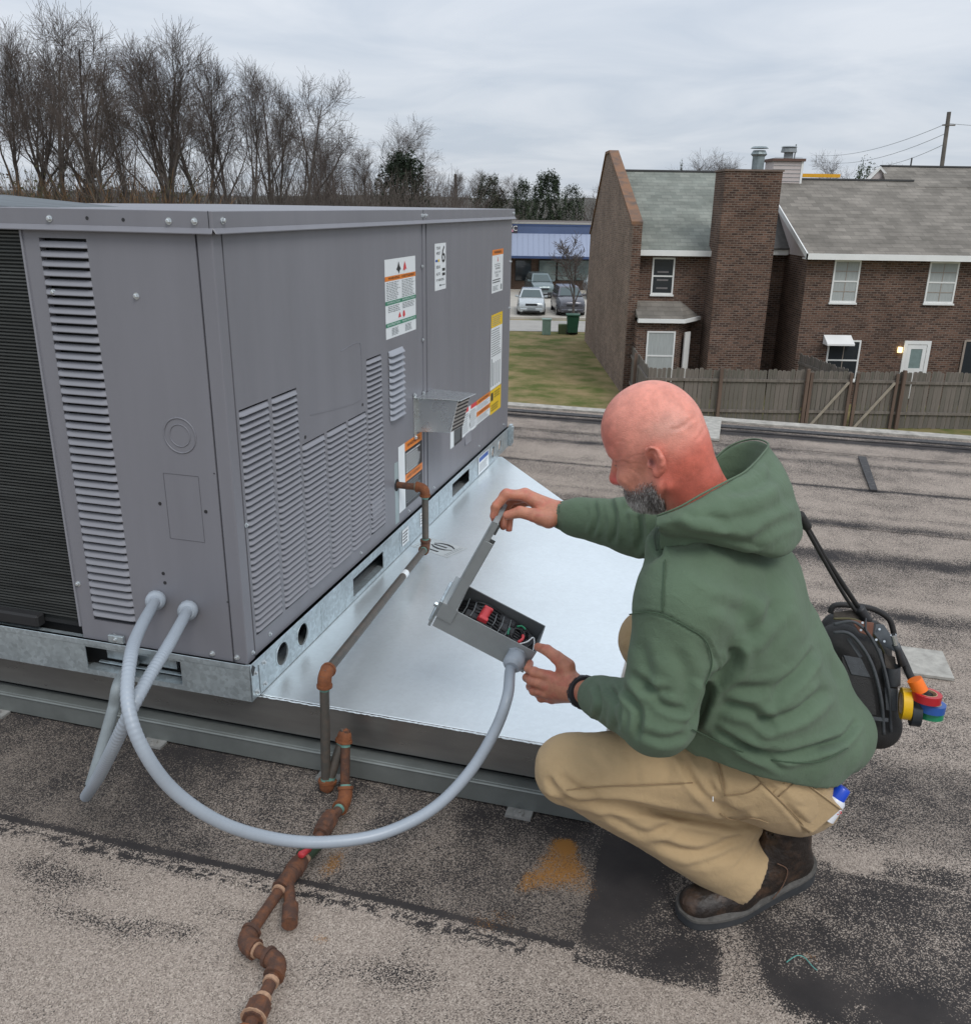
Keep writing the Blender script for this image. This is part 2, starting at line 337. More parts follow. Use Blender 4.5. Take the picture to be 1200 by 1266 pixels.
for i, (y0, y1, z, st) in enumerate(laps):
    xa, xb = (-1.1, 2.1) if st < .01 else (-2.6, 4.6); ya = max(y0, -1.6)
    nx = int((xb-xa)/st)+1; ny = max(2, int((y1-ya)/st)+1)
    xs = np.concatenate([[RX0], np.linspace(xa, xb, nx), [RX1]]); ys = np.linspace(ya, y1, ny)
    if y0 < ya: ys = np.concatenate([[y0], ys])
    X, Y = np.meshgrid(xs, ys); Z = z+0.004*(fbm(X, Y, 3, 77)-0.5)
    # front edge of each lap is ragged by a few millimetres
    yw = Y.copy()
    if i > 1: yw[0] += 0.006*(fbm(X[0], X[0]*0, 12, 80+i)-0.5)
    P = np.stack([X, yw, Z], -1).reshape(-1, 3); a, c = X.shape
    idx = np.arange(a*c).reshape(a, c); F = np.stack([idx[:-1, :-1], idx[:-1, 1:], idx[1:, 1:], idx[1:, :-1]], -1).reshape(-1, 4)
    me = bpy.data.meshes.new('membrane_strip'); me.from_pydata(P.tolist(), [], F.tolist())
    L_, R_, Gm = mask_fn(X, Y); colr = np.stack([L_, R_, Gm, np.ones_like(L_)], -1).reshape(-1, 4).astype(np.float32)
    ca = me.color_attributes.new('mask', 'FLOAT_COLOR', 'POINT'); ca.data.foreach_set('color', colr.ravel())
    me.materials.append(M_gran); me.polygons.foreach_set('use_smooth', [True]*len(me.polygons))
    o = bpy.data.objects.new('membrane_strip', me); COL.objects.link(o); o.parent = roof
# sealed patches and a strip of flashing further back
M_tar = mat('roofing_cement', (0.035, 0.033, 0.034), 0.75, 0, 0.4, 30, 0.5, 90, col2=(0.09, 0.085, 0.08), amount=(0.5, 0.7))
M_patch = mat('pale_patch', (0.36, 0.345, 0.31), 0.85, 0, 0.25, 25, 0.4, 200)
b = MB(); b.hexa([(2.085, 3.40, -.006), (2.125, 3.40, -.006), (2.15, 4.17, -.006), (2.10, 4.17, -.006)], [(2.085, 3.40, .003), (2.125, 3.40, .003), (2.15, 4.17, .003), (2.10, 4.17, .003)])
kind(b.build('tar_seam', M_tar, roof), 'structure')
b = MB(); b.box(1.93, 2.09, 1.12, 1.33, -0.006, 0.004); kind(b.build('membrane_patch', M_patch, roof), 'structure')
b = MB(); b.box(1.0, 1.20, 4.3, 5.0, -0.006, 0.012); b.box(0.9, 1.0, 4.6, 5.0, -0.006, 0.008); kind(b.build('membrane_patch', M_patch, roof), 'structure')
b = MB(); b.box(RX0, RX1, 4.90, 5.02, -0.10, 0.006); b.box(RX0, RX1, 4.72, 4.80, -0.01, 0.003, 1); kind(b.build('roof_edge', [mat('roof_edge_metal', (0.34, 0.32, 0.285), 0.9, 0.0, 0.35, 14, 0.3, 60), M_tar], roof), 'structure')

# ================================================================== ROOFTOP UNIT
unit = thing('rooftop_air_conditioner', 'large grey packaged rooftop air conditioner with louvred panels on a galvanised base rail', 'air conditioner', M=UM)
UW, UL = 1.75, 2.956
def plate(mb, u0, u1, v0, v1, holes, f, th, mi=0, circ=()):
    """plate in (u,v) with rectangular holes, f(u,v,depth)->xyz; depth 0 = outer face"""
    us = sorted({u0, u1, *[h[0] for h in holes], *[h[1] for h in holes]}); vs = sorted({v0, v1, *[h[2] for h in holes], *[h[3] for h in holes]})
    for i in range(len(us)-1):
        for j in range(len(vs)-1):
            a, b_, c, d = us[i], us[i+1], vs[j], vs[j+1]; mu, mv = (a+b_)/2, (c+d)/2
            if any(h[0] < mu < h[1] and h[2] < mv < h[3] for h in holes): continue
            mb.quad(f(a, c, 0), f(b_, c, 0), f(b_, d, 0), f(a, d, 0), mi)
    def wall(a, b_, c, d):
        for p, q in (((a, c), (b_, c)), ((b_, c), (b_, d)), ((b_, d), (a, d)), ((a, d), (a, c))):
            mb.quad(f(*p, 0), f(*q, 0), f(*q, th), f(*p, th), mi)
    wall(u0, u1, v0, v1)
    for h in holes: wall(*h)
def ringhole(mb, f, u0, u1, v0, v1, r, th, mi=0, n=24):
    cu, cv = (u0+u1)/2, (v0+v1)/2; inner = []; outer = []
    for k in range(n):
        a = 2*math.pi*(k+0.5)/n; ca, sa = math.cos(a), math.sin(a)
        inner.append((cu+r*ca, cv+r*sa)); s = min((u1-u0)/2/max(abs(ca), 1e-6), (v1-v0)/2/max(abs(sa), 1e-6)); outer.append((cu+s*ca, cv+s*sa))
    corners = []
    for k in range(n):
        k2 = (k+1) % n
        mb.quad(f(*inner[k], 0), f(*inner[k2], 0), f(*outer[k2], 0), f(*outer[k], 0), mi)
        a, b_ = outer[k], outer[k2]
        if abs(a[0]-b_[0]) > 1e-5 and abs(a[1]-b_[1]) > 1e-5:
            c = (u0 if min(a[0], b_[0]) < cu else u1, v0 if min(a[1], b_[1]) < cv else v1); mb.add([f(*a, 0), f(*b_, 0), f(*c, 0)], [(0, 1, 2)], mi)
        mb.quad(f(*inner[k], 0), f(*inner[k2], 0), f(*inner[k2], th), f(*inner[k], th), mi)
    # rolled rim
    pts = [f(cu+(r+0.001)*math.cos(2*math.pi*k/n), cv+(r+0.001)*math.sin(2*math.pi*k/n), -0.001) for k in range(n+1)]
    mb.tube(pts, 0.0022, 5, mi, caps=False)
FR = lambda u, v, d: (u, 0.0+d, v)         # front face
RT = lambda u, v, d: (0.0-d, u, v)         # right face
ZT, ZB, ZL = 1.524, 0.322, 1.478
# black box added inside so that panel gaps read as deep shade
b = MB(); b.box(-UW+.03, -0.03, 0.03, UL-.03, ZB+.01, ZL); b.build('shade_core', M_dark, unit)
# top lid with folded drip edge
b = MB(); b.box(-UW-.012, 0.012, -0.012, UL+.012, ZL+.006, ZT)
for (p, q) in (((-UW-.012, -.012), (.012, -.012)), ((.012, -.012), (.012, UL+.012))):
    nx, ny = (0, -1) if p[1] == q[1] else (1, 0)
    b.hexa([(p[0], p[1], ZL+.008), (q[0], q[1], ZL+.008), (q[0]-nx*.004, q[1]-ny*.004, ZL+.008), (p[0]-nx*.004, p[1]-ny*.004, ZL+.008)],
           [(p[0]+nx*.009, p[1]+ny*.009, ZL-.006), (q[0]+nx*.009, q[1]+ny*.009, ZL-.006), (q[0]+nx*.006, q[1]+ny*.006, ZL-.008), (p[0]+nx*.006, p[1]+ny*.006, ZL-.008)])
b.build('top_cover', M_unit, unit, bevel=.0015)
b = MB(); b.box(.0122, .0130, 1.475, 1.477, ZL+.006, ZT); b.build('cover_joint', M_blk, unit); b = MB(); b.box(.002, .0034, -.0130, -.0122, ZL+.004, ZT); b.build('cover_joint', M_blk, unit)
b = MB(); b.hexa([(-1.60, .03, ZT), (-.60, .04, ZT), (-.50, .10, ZT), (-.62, .5, ZT), (-1.6, .5, ZT)], [(-1.6, .06, ZT+.034), (-1.0, .07, ZT+.030), (-.60, .12, ZT+.006), (-.95, .4, ZT+.030), (-1.6, .4, ZT+.034)])
b.build('fan_deck', mat('fan_deck_paint', (0.10, 0.115, 0.125), 0.6, 0.2, 0.3, 4, stretch=(1, 12, 1)), unit, bevel=.006)
# corner post and panels
b = MB(); b.box(-.0425, 0, 0, .0425, ZB-.012, ZL); b.build('corner_post', M_unit, unit, bevel=.003, seg=2)
PL0 = -.545
b = MB(); plate(b, PL0, -.0465, ZB-.008, ZL, [(-.497, -.3555, .380, 1.452)], FR, .02); b.build('control_panel', M_unit, unit, bevel=0)
b = MB(); b.box(PL0-.006, PL0, -.004, .03, ZB+.03, ZL); b.build('coil_edge_trim', M_unitlt, unit)
cols = [(.058, .213, 1.030, .375), (.232, .381, 1.030, .375), (.397, .552, .852, .375), (.570, .720, .852, .375), (.735, .887, .852, .375), (.905, 1.040, 1.030, .375)]
b = MB(); plate(b, .0465, 1.468, ZB-.004, ZL, [(c[0], c[1], c[3], c[2]) for c in cols], RT, .02); b.build('service_panel', M_unit, unit)
b = MB(); b.box(-.02, -.003, 1.473, 1.545, ZB, ZL); b.box(-.004, .0015, 1.500, 1.518, ZB, ZL-.004); b.build('seam_post', M_unit, unit, bevel=.0015)
b = MB(); plate(b, 1.550, UL, ZB-.002, ZL, [], RT, .02); b.build('access_panel', M_unit, unit)
b = MB(); b.box(-UW, -.02, UL-.02, UL, ZB, ZL); b.box(-UW, -UW+.02, .02, UL-.02, ZB, ZL); b.build('rear_panel', M_unit, unit)
# louvres : one shared blade per width
def blade(L, h, mapper, name, m=M_unitlt, out=.0075):
    b = MB(); prof = [(-.006, h*.20), (-.001, h*.08), (out*.85, -h*.34), (out, -h*.44), (out*.7, -h*.49)]
    st = [(0, 0.0), (.006, .75), (.014, 1), (L-.014, 1), (L-.006, .75), (L, 0.0)]
    vs = []
    for s_, k_ in st:
        for (o, z) in prof: vs.append(mapper(s_, (o if o < 0 else o*k_)+0.0, z))
    n = len(prof); fs = [(i*n+j, (i+1)*n+j, (i+1)*n+j+1, i*n+j+1) for i in range(len(st)-1) for j in range(n-1)]
    b.add(vs, fs); o = b.build(name, m, None, smooth=True, link=False)
    return o
bl = blade(.1445, .0232, lambda s_, o, z: (s_, -o, z), 'louver')
zs = np.arange(1.440, .385, -.0235)
for z in zs: inst(bl, unit, (-.4985, 0, z))
cache = {}
for (y0, y1, zt, zb) in cols:
    w = round(y1-y0+.002, 3)
    if w not in cache: cache[w] = blade(w, .0188, lambda s_, o, z: (o, s_, z), 'louver')
    z = zt-.010
    while z > zb+.006:
        inst(cache[w], unit, (0, y0-.001, z)); z -= .0190
# backing so that gaps read dark
# raised small vent
vb = blade(.150, .030, lambda s_, o, z: (o, s_, z), 'louver', mat('vent_louver_paint', (0.30, 0.315, 0.35), .4, 0, .04, 3), out=.014)
for i in range(11): inst(vb, unit, (.004, 1.108, 1.022-i*.0243))
# knock-outs, holes and scribed rectangle on the control panel
b = MB()
for r, w in ((.047, .0022), (.030, .0016)):
    b.tube([(-.144+r*math.cos(t), -.0004, .965+r*math.sin(t)) for t in np.linspace(0, 2*math.pi, 33)], w, 5, caps=False)
b.build('knockout', M_unit, unit, smooth=True)
b = MB(); b.box(-.2075, -.2065, -.0008, 0, .67, .857); b.box(-.2065, -.100, -.0008, 0, .8565, .8575); b.box(-.101, -.100, -.0006, 0, .672, .856); b.box(-.206, -.100, -.0008, 0, .6695, .6705)
b.build('scribed_cutout', mat('scribe_line', (.09, .09, .10), .5), unit)
b = MB()
for (x, z) in ((-.228, .768), (-.088, .760), (-.243, .560), (-.241, .532), (-.052, .87), (-.047, .50)):
    rr = .0042 if x > -.06 and z > 0 and abs(x) < .06 else .0052
    if abs(x) < .06: rr = .002
    b.tube([(x, -.0008, z), (x, .0, z)], rr, 12)
for (x, z) in ((-.545+.21, 1.502), (-.232, 1.500)): b.tube([(x, -.0128, z), (x, -.011, z)], .0045, 10)
for (y, z) in ((.42, .87), (.86, .88)): b.tube([(.0008, y, z), (0, y, z)], .006, 10)
b.build('screw_hole', M_blk, unit)
# stamped outline high on the service panel
b = MB(); pts = [(.0003, y, z) for (y, z) in ((.46, .93), (.70, .905), (.84, .90), (.86, .93), (.86, 1.07), (.83, 1.10), (.70, 1.09))]
b.tube(catmull(pts, 4), .0013, 4); b.build('stamped_outline', M_unit, unit)
# hex screws
def screw_mesh():
    b = MB(); b.tube([(0, 0, 0), (0, 0, .0015)], .0085, 12); b.tube([(0, 0, .0015), (0, 0, .007), (0, 0, .0085)], [.0058, .0058, .0035], 6); return b.build('screw', M_screw, None, link=False)
scr = screw_mesh()
RF, RR = (math.pi/2, 0, 0), (0, math.pi/2, 0)
for (x, z) in ((-.445, 1.499), (-.105, 1.499), (-.035, 1.500), (-.9, 1.5), (-1.3, 1.5)): inst(scr, unit, (x, -.0122, z), RF)
for (x, z) in ((-.228, 1.318), (-.475, 1.318), (-.535, .49), (-.435, .335), (-.11, .330), (-.032, .330)): inst(scr, unit, (x, 0, z), RF)
for (y, z) in ((.032, 1.502), (1.465, 1.502), (1.505, 1.502), (2.93, 1.502)): inst(scr, unit, (.0122, y, z), RR)
for (y, z) in ((.03, .335), (.13, .345), (.80, .345), (.048, .715), (1.30, .340), (2.35, .352), (2.86, .35), (1.62, .345), (1.488, 1.31), (1.488, 1.02), (1.488, .80)): inst(scr, unit, (.0015 if 1.4 < y < 1.5 else 0, y, z), RR, scale=(.8, .8, .8))
for z in (1.25, 1.0): inst(scr, unit, (0, 2.935, z), RR)
# label holder recesses (square pressed frames)
for (y0, y1, z0, z1) in ((.915, 1.02, .43, .50), (2.10, 2.2, .42, .47)):
    b = MB(); b.tube([(.0015, y0, z0), (.0015, y1, z0), (.0015, y1, z1), (.0015, y0, z1), (.0015, y0, z0)], .0035, 5); b.quad((.002, y0, z0), (.002, y1, z0), (.002, y1, z1), (.002, y0, z1)); b.build('pressed_handle', M_unitlt, unit, smooth=True)
# condenser coil
b = MB(); b.box(-UW+.02, PL0-.006, .030, .06, .345, ZL); b.build('condenser_coil', M_coil, unit)
b = MB(); z = .36
while z < 1.47:
    b.box(-UW+.02, PL0-.006, .0245, .0305, z, z+.0042); z += .0094
kind(b.build('coil_tubes', M_coil2, unit), 'stuff')
b = MB(); b.box(-1.3, -.70, -.005, .03, .322, .362); b.build('rubber_block', mat('black_rubber', (.015, .015, .016), .7), unit, bevel=.006)
# base rail
RFf = lambda u, v, d: (u, -.012+d, v); RRf = lambda u, v, d: (.012-d, u, v)
rz0, rz1 = .200, .305
b = MB(); plate(b, -UW, .012, rz0, rz1, [(-.535, -.212, .217, .293)], RFf, .003)
b.box(-UW, .012, -.014, -.012, rz1-.006, rz1+.012); b.box(-UW, -.004, -.010, .004, rz1+.008, ZB-.0125)
b.box(-UW, .002, -.012, .02, ZB-.012, ZB-.009); b.box(-.55, -.2, -.010, .03, .2005, .2155)
b.build('base_rail', M_galv, unit, bevel=.0012)
b = MB()
holes = [(.135, .211, .222, .298), (.268, .344, .222, .298), (.70, .985, .215, .283), (1.86, 2.14, .225, .290), (2.555, 2.625, .222, .292), (2.70, 2.77, .222, .292)]
plate(b, -.012, UL+.012, rz0, rz1, holes, RRf, .003)
for h in (holes[0], holes[1], holes[4], holes[5]): ringhole(b, RRf, h[0], h[1], h[2], h[3], .036 if h[0] < 1 else .033, .004)
b.box(.012, .014, -.012, UL+.012, rz1-.006, rz1+.012); b.box(-.004, .010, -.004, UL, rz1+.008, ZB-.0125); b.box(-.02, .012, 0, UL, ZB-.012, ZB-.009)
b.box(-.02, .0115, .70, 1.0, .2005, .2135); b.box(.0118, .0132, 1.16, 1.163, rz0+.004, rz1); b.box(.0118, .0132, .44, .443, rz0+.004, rz1); b.box(.0118, .0132, 1.66, 1.663, rz0+.004, rz1)
b.build('base_rail', M_galv, unit, bevel=.0012)
b = MB(); b.box(-UW+.05, -.06, .05, UL-.05, .2005, ZB); b.build('rail_shade', M_dark, unit)  # black box standing for the shade behind the rail holes
b = MB(); b.box(-.50, -.26, .035, .045, .235, .270); b.box(-.52, -.22, .02, .03, .225, .229); b.build('fork_slot_brace', M_galv, unit)
# corner clip with screws
b = MB(); b.box(.012, .0145, -.010, .075, .204, .300); b.box(.0145, .017, .03, .034, .204, .3); b.build('corner_clip', M_galv, unit, bevel=.001)
for (y, z) in ((.012, .222), (.058, .222), (.010, .283), (.060, .290)): inst(scr, unit, (.0145, y, z), RR)
b = MB(); b.hexa([(.013, .001, .312), (.0135, .012, .300), (.0135, -.004, .28), (.0135, -.008, .30)], [(.016, .001, .312), (.016, .012, .300), (.016, -.004, .28), (.016, -.008, .30)]); b.build('torn_corner', M_blk, unit)
b = MB(); b.box(-.445, -.395, -.016, -.006, .322, .345); b.build('hinge_tab', M_galv, unit, bevel=.001)
inst(scr, unit, (-.42, -.016, .334), RF, scale=(.8, .8, .8))
b = MB(); b.box(-.95, -.86, -.0135, -.0122, .204, .29); b.box(-.95, -.875, -.0142, -.0136, .27, .286, 1); b.build('rail_label', [M_white, M_blue], unit)
# far end bracket
b = MB(); b.box(.012, .03, UL-.02, UL+.02, .205, .33); b.tube([(.032, UL, .22), (.032, UL, .32)], .008, 8); b.build('corner_bracket', M_galv, unit, bevel=.002)
# flue hood: sheet-metal wedge open at the back with a louvred side
y0, y1, zt, zb = 1.36, 1.60, .835, .690
b = MB()
def PY(px, py, y):
    r = ray(px, py); ex_ = np.array([math.cos(TH), -math.sin(TH)]); ey_ = np.array([math.sin(TH), math.cos(TH)]); t = (y+np.array([C0.x, C0.y]) @ ey_)/(r[:2] @ ey_); return UMi @ Vector(np.array([0, 0, EYE])+t*r)
A = [PY(515, 493, 1.40), PY(566, 496, 1.40), PY(557, 535, 1.40), PY(517, 534, 1.40)]; A[0].x = A[3].x = .002; Bq = [Vector((p.x, p.y+.17, p.z-.01)) for p in A]
b.hexa(A, Bq); b.box(0, .004, 1.37, 1.40, A[3].z-.02, A[0].z+.02)
tp = [Vector((.0, 1.385, A[0].z+.004)), Vector((A[1].x+.018, 1.385, A[1].z+.004)), Vector((A[1].x+.018, 1.60, A[1].z-.01)), Vector((.0, 1.63, A[0].z-.006))]
b.hexa(tp, [p+Vector((0, 0, .004)) for p in tp])
b.build('flue_hood', M_steel, unit, bevel=.0015)
b = MB()
for i in range(8):
    f_ = (i+.5)/8; p_ = A[2].lerp(A[1], f_); q_ = Bq[2].lerp(Bq[1], f_); b.hexa([p_+Vector((.0005, .01, -.003)), q_+Vector((.0005, -.01, -.003)), q_+Vector((.0005, -.01, .003)), p_+Vector((.0005, .01, .003))], [p_+Vector((.002, .01, -.003)), q_+Vector((.002, -.01, -.003)), q_+Vector((.002, -.01, .003)), p_+Vector((.002, .01, .003))])
kind(b.build('hood_grille', M_blk, unit), 'stuff')
inst(scr, unit, (.006, 1.37, A[0].z+.022), RR); inst(scr, unit, (.006, 1.375, A[3].z-.018), RR)
# printed labels
def txt(s, size, w=None):
    c = bpy.data.curves.new('t', 'FONT'); c.body = s; c.size = size; c.align_x = 'CENTER'; c.align_y = 'CENTER'; c.resolution_u = 2
    o = bpy.data.objects.new('t', c); COL.objects.link(o); dg = bpy.context.evaluated_depsgraph_get(); dg.update()
    me = o.evaluated_get(dg).to_mesh(); vs = [tuple(v.co) for v in me.vertices]; fs = [tuple(p.vertices) for p in me.polygons]
    o.evaluated_get(dg).to_mesh_clear(); bpy.data.objects.remove(o); bpy.data.curves.remove(c)
    if w and vs:
        xs = [v[0] for v in vs]; k_ = w/(max(xs)-min(xs)); vs = [(v[0]*k_, v[1], v[2]) for v in vs]
    return vs, fs
LM = [M_white, M_org, M_grn, M_blk, M_gry, M_yel, M_red, M_blue]
def label(name, y0, y1, z0, z1, els, x=.0006, bgm=0, parent=None, f=None, note=None):
    """els in 0..1 label space: ('r',u0,u1,v0,v1,mat) rectangle, ('t',u,v,size,text,mat,width) text, ('l',u0,u1,v0,v1,n,mat) lines of small print"""
    f = f or (lambda u, v, d: (x+d, y0+(y1-y0)*u, z0+(z1-z0)*v)); b = MB(); H = z1-z0; W = y1-y0
    b.quad(f(0, 0, 0), f(1, 0, 0), f(1, 1, 0), f(0, 1, 0), bgm); rr = random.Random(3)
    for ei, e in enumerate(els):
        if e[0] == 'r': dp = .0003+.00006*ei; b.quad(f(e[1], e[3], dp), f(e[2], e[3], dp), f(e[2], e[4], dp), f(e[1], e[4], dp), e[5])
        elif e[0] == 'l':
            n = e[5]; hh = (e[4]-e[3])/n
            for i in range(n):
                v = e[4]-hh*(i+.8); u = e[1]
                ue = e[2]-(rr.random()*.25*(e[2]-e[1]))
                while u < ue:
                    wl_ = min(ue-u, rr.uniform(.03, .10)); dp = .0003+.00006*ei; b.quad(f(u, v, dp), f(u+wl_, v, dp), f(u+wl_, v+hh*.45, dp), f(u, v+hh*.45, dp), e[6]); u += wl_+.018
        elif e[0] == 't':
            vs, fs = txt(e[4], e[3]*H, e[6]*W if len(e) > 6 and e[6] else None)
            b.add([f(e[1]+v[0]/W, e[2]+v[1]/H, .0014) for v in vs], fs, e[5])
        elif e[0] == 'p':
            b.add([f(u, v, .0013) for u, v in e[1]], [tuple(range(len(e[1])))], e[2])
    o = b.build(name, LM, parent or unit)
    if note: o['label'] = note
    return o
label('warning_label', 1.092, 1.412, 1.072, 1.355, [
    ('p', [(.40, .90), (.43, .96), (.46, .90), (.50, .86), (.46, .84), (.44, .80), (.41, .84), (.36, .86)], 3), ('p', [(.58, .84), (.60, .90), (.63, .95), (.66, .90), (.69, .84), (.65, .86), (.63, .83)], 6),
    ('r', 0, 1, .73, .79, 1), ('t', .28, .76, .045, 'WARNING', 3, .36), ('t', .74, .76, .045, 'AVERTISSEMENT', 3, .44),
    ('l', .04, .47, .49, .72, 11, 4), ('l', .53, .97, .49, .72, 11, 4), ('r', 0, 1, .43, .48, 2), ('t', .25, .455, .035, 'INSTRUCTION', 0, .40), ('t', .74, .455, .035, 'INSTRUCTION', 0, .42),
    ('l', .08, .46, .33, .42, 4, 4), ('l', .54, .95, .34, .42, 4, 4), ('p', [(.39, .24), (.44, .31), (.49, .24)], 6), ('p', [(.54, .25), (.56, .31), (.60, .31), (.62, .25), (.60, .23), (.56, .23)], 6), ('r', .565, .595, .255, .29, 3),
    ('r', 0, 1, .15, .20, 2), ('t', .25, .175, .035, 'ENTRETIEN', 0, .40), ('t', .74, .175, .035, 'MAINTENANCE', 0, .44), ('l', .18, .42, .03, .13, 5, 4), ('l', .62, .88, .03, .13, 5, 4)], note='white warning label with orange and green bars')
label('height_label', 1.647, 1.795, 1.200, 1.390, [('t', .30, .90, .085, 'TOUR', 3, .36), ('t', .30, .79, .085, 'WEST', 3, .36), ('t', .76, .74, .52, '6', 3, .30), ('r', .06, .26, .61, .66, 7), ('r', .27, .42, .61, .66, 5),
    ('t', .30, .50, .085, 'SEUL', 3, .36), ('r', .66, .92, .40, .46, 3), ('r', .66, .92, .30, .36, 3), ('t', .30, .35, .085, 'ALTO', 3, .36), ('t', .46, .22, .075, 'A VIANDES', 3, .70), ('r', .42, .52, .08, .12, 3), ('l', .54, .94, .08, .12, 1, 4)], note='white label with a large black 6')
label('warning_label', 2.553, 2.775, 1.111, 1.327, [('r', 0, 1, .87, 1, 1), ('t', .5, .935, .09, 'WARNING', 3, .66), ('p', [(.47, .72), (.5, .84), (.53, .72)], 6), ('l', .25, .75, .60, .68, 2, 4), ('t', .5, .56, .06, 'DANGER', 3, .4), ('t', .5, .47, .06, '208 230', 4, .55), ('l', .35, .62, .36, .43, 3, 4), ('l', .08, .92, .22, .33, 2, 3), ('r', .80, .92, .04, .17, 4), ('l', .1, .6, .05, .17, 4, 4)], note='white label with an orange WARNING band')
label('notice_label', 2.555, 2.785, .603, 1.000, [('r', 0, 1, .83, 1, 5), ('l', .1, .9, .85, .98, 5, 4), ('l', .06, .94, .44, .81, 12, 4), ('r', .06, .14, .04, .42, 4), ('r', .22, .30, .04, .36, 4), ('r', .42, .48, .04, .36, 4), ('r', .60, .66, .04, .36, 4), ('r', .78, .84, .04, .36, 4)], note='tall white label with a yellow head')
label('energy_label', 2.560, 2.785, .468, .601, [('r', .06, .26, .55, .88, 3), ('l', .35, .9, .6, .9, 3, 3), ('l', .1, .9, .1, .4, 3, 3)], bgm=5, note='yellow label')
label('warning_label', 2.300, 2.556, .475, .602, [('r', 0, 1, .80, 1, 1), ('t', .5, .9, .12, 'AVERTISSEMENT', 3, .8), ('l', .05, .95, .56, .78, 4, 4), ('r', 0, 1, .32, .52, 1), ('t', .5, .42, .12, 'ADVERTENCIA', 3, .8), ('l', .05, .95, .05, .30, 4, 4)], note='white label with two orange bars')
label('caution_label', 2.050, 2.296, .468, .602, [('r', .0, .42, .84, 1, 6), ('r', .58, 1, .84, 1, 6), ('l', .03, .44, .1, .8, 9, 4), ('l', .56, .97, .1, .8, 9, 4), ('p', [(.47, .6), (.5, .75), (.53, .6), (.5, .45)], 3), ('p', [(.47, .3), (.5, .4), (.53, .3), (.5, .15)], 3)], note='white label with two red headings')
label('shock_label', 1.86, 2.046, .460, .640, [('r', 0, .30, 0, 1, 0), ('r', .3, 1, 0, 1, 3), ('r', .3, 1, .88, 1, 1), ('r', .3, 1, .44, .56, 1), ('l', .34, .96, .06, .42, 8, 4), ('l', .34, .96, .58, .86, 6, 4)])
label('shock_label', 1.192, 1.468, .365, .640, [('r', 0, .26, 0, 1, 0), ('r', .26, 1, 0, 1, 3), ('r', .26, 1, .87, 1, 1), ('t', .63, .935, .08, 'WARNING', 3, .55), ('l', .30, .96, .52, .84, 8, 0), ('r', .26, 1, .40, .51, 1), ('t', .63, .455, .07, 'AVERTISSEMENT', 3, .62), ('l', .30, .96, .05, .38, 9, 4)], note='black and orange label behind the rusty pipe')
label('rail_label', 2.30, 2.50, .206, .300, [('r', .06, .94, .70, .95, 7), ('l', .1, .9, .1, .6, 5, 4)], x=.0138, note='white label with blue head on the rail')
label('rail_label', 1.185, 1.26, .225, .292, [('l', .1, .9, .1, .9, 4, 3)], x=.0138); label('rail_label', 1.40, 1.47, .235, .295, [('l', .1, .9, .1, .9, 4, 3)], x=.0138)
b = MB(); b.box(-.001, .0012, 1.150, 1.188, .33, .585); b.build('pipe_notch', mat('notch_metal', (.35, .42, .43), .4, .4), unit, bevel=.001)
b = MB(); b.tube([(.0014, 1.17, .492), (.002, 1.17, .492)], .025, 16); b.build('pipe_hole', M_dark, unit)

# ================================================================== CURB UNDER THE UNIT
curb = thing('roof_curb', 'broad sheet-metal curb cap with a shiny pale top under the rooftop unit', 'roof curb', M=UM)
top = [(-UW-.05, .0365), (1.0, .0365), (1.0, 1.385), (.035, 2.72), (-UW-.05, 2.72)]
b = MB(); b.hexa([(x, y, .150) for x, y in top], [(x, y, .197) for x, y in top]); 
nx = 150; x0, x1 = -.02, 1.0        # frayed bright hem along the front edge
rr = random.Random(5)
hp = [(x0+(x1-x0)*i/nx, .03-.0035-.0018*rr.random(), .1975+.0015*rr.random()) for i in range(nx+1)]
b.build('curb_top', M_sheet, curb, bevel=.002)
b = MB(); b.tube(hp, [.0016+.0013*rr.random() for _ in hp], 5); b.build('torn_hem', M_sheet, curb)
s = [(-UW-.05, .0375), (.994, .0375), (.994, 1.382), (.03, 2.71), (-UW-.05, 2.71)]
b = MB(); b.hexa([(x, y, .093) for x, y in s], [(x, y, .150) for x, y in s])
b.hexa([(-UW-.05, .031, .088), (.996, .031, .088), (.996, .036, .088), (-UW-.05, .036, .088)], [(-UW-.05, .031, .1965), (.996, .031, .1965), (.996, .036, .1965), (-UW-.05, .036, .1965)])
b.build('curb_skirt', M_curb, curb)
s2 = [(-UW-.05, .06), (.97, .06), (.97, 1.37), (.02, 2.68), (-UW-.05, 2.68)]
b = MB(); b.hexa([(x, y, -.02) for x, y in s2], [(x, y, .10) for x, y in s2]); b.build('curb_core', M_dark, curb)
b = MB(); b.box(-UW-.05, 1.0, -.004, .006, .004, .066); b.box(-UW-.05, 1.0, .006, .055, .058, .066); b.box(-UW-.05, 1.0, -.007, -.004, .061, .066); b.box(.99, 1.0, .006, 1.38, .004, .066); b.build('curb_band', mat('dull_galvanized', (.20, .215, .205), .5, .5, .15, 8), curb, bevel=.0015)
clip = MB(); clip.box(-.035, .035, -.035, .0, -.002, .006); clip.tube([(0, -.022, .006), (0, -.022, .012)], [.016, .014], 8); clip.tube([(0, -.022, .012), (0, -.022, .016)], .005, 8)
co = clip.build('anchor_clip', mat('white_clip', (.28, .275, .26), .6, .2, .2, 60), None, link=False)
for x in (-.90, -.33, .245, .80): inst(co, curb, (x, -.004, .0))
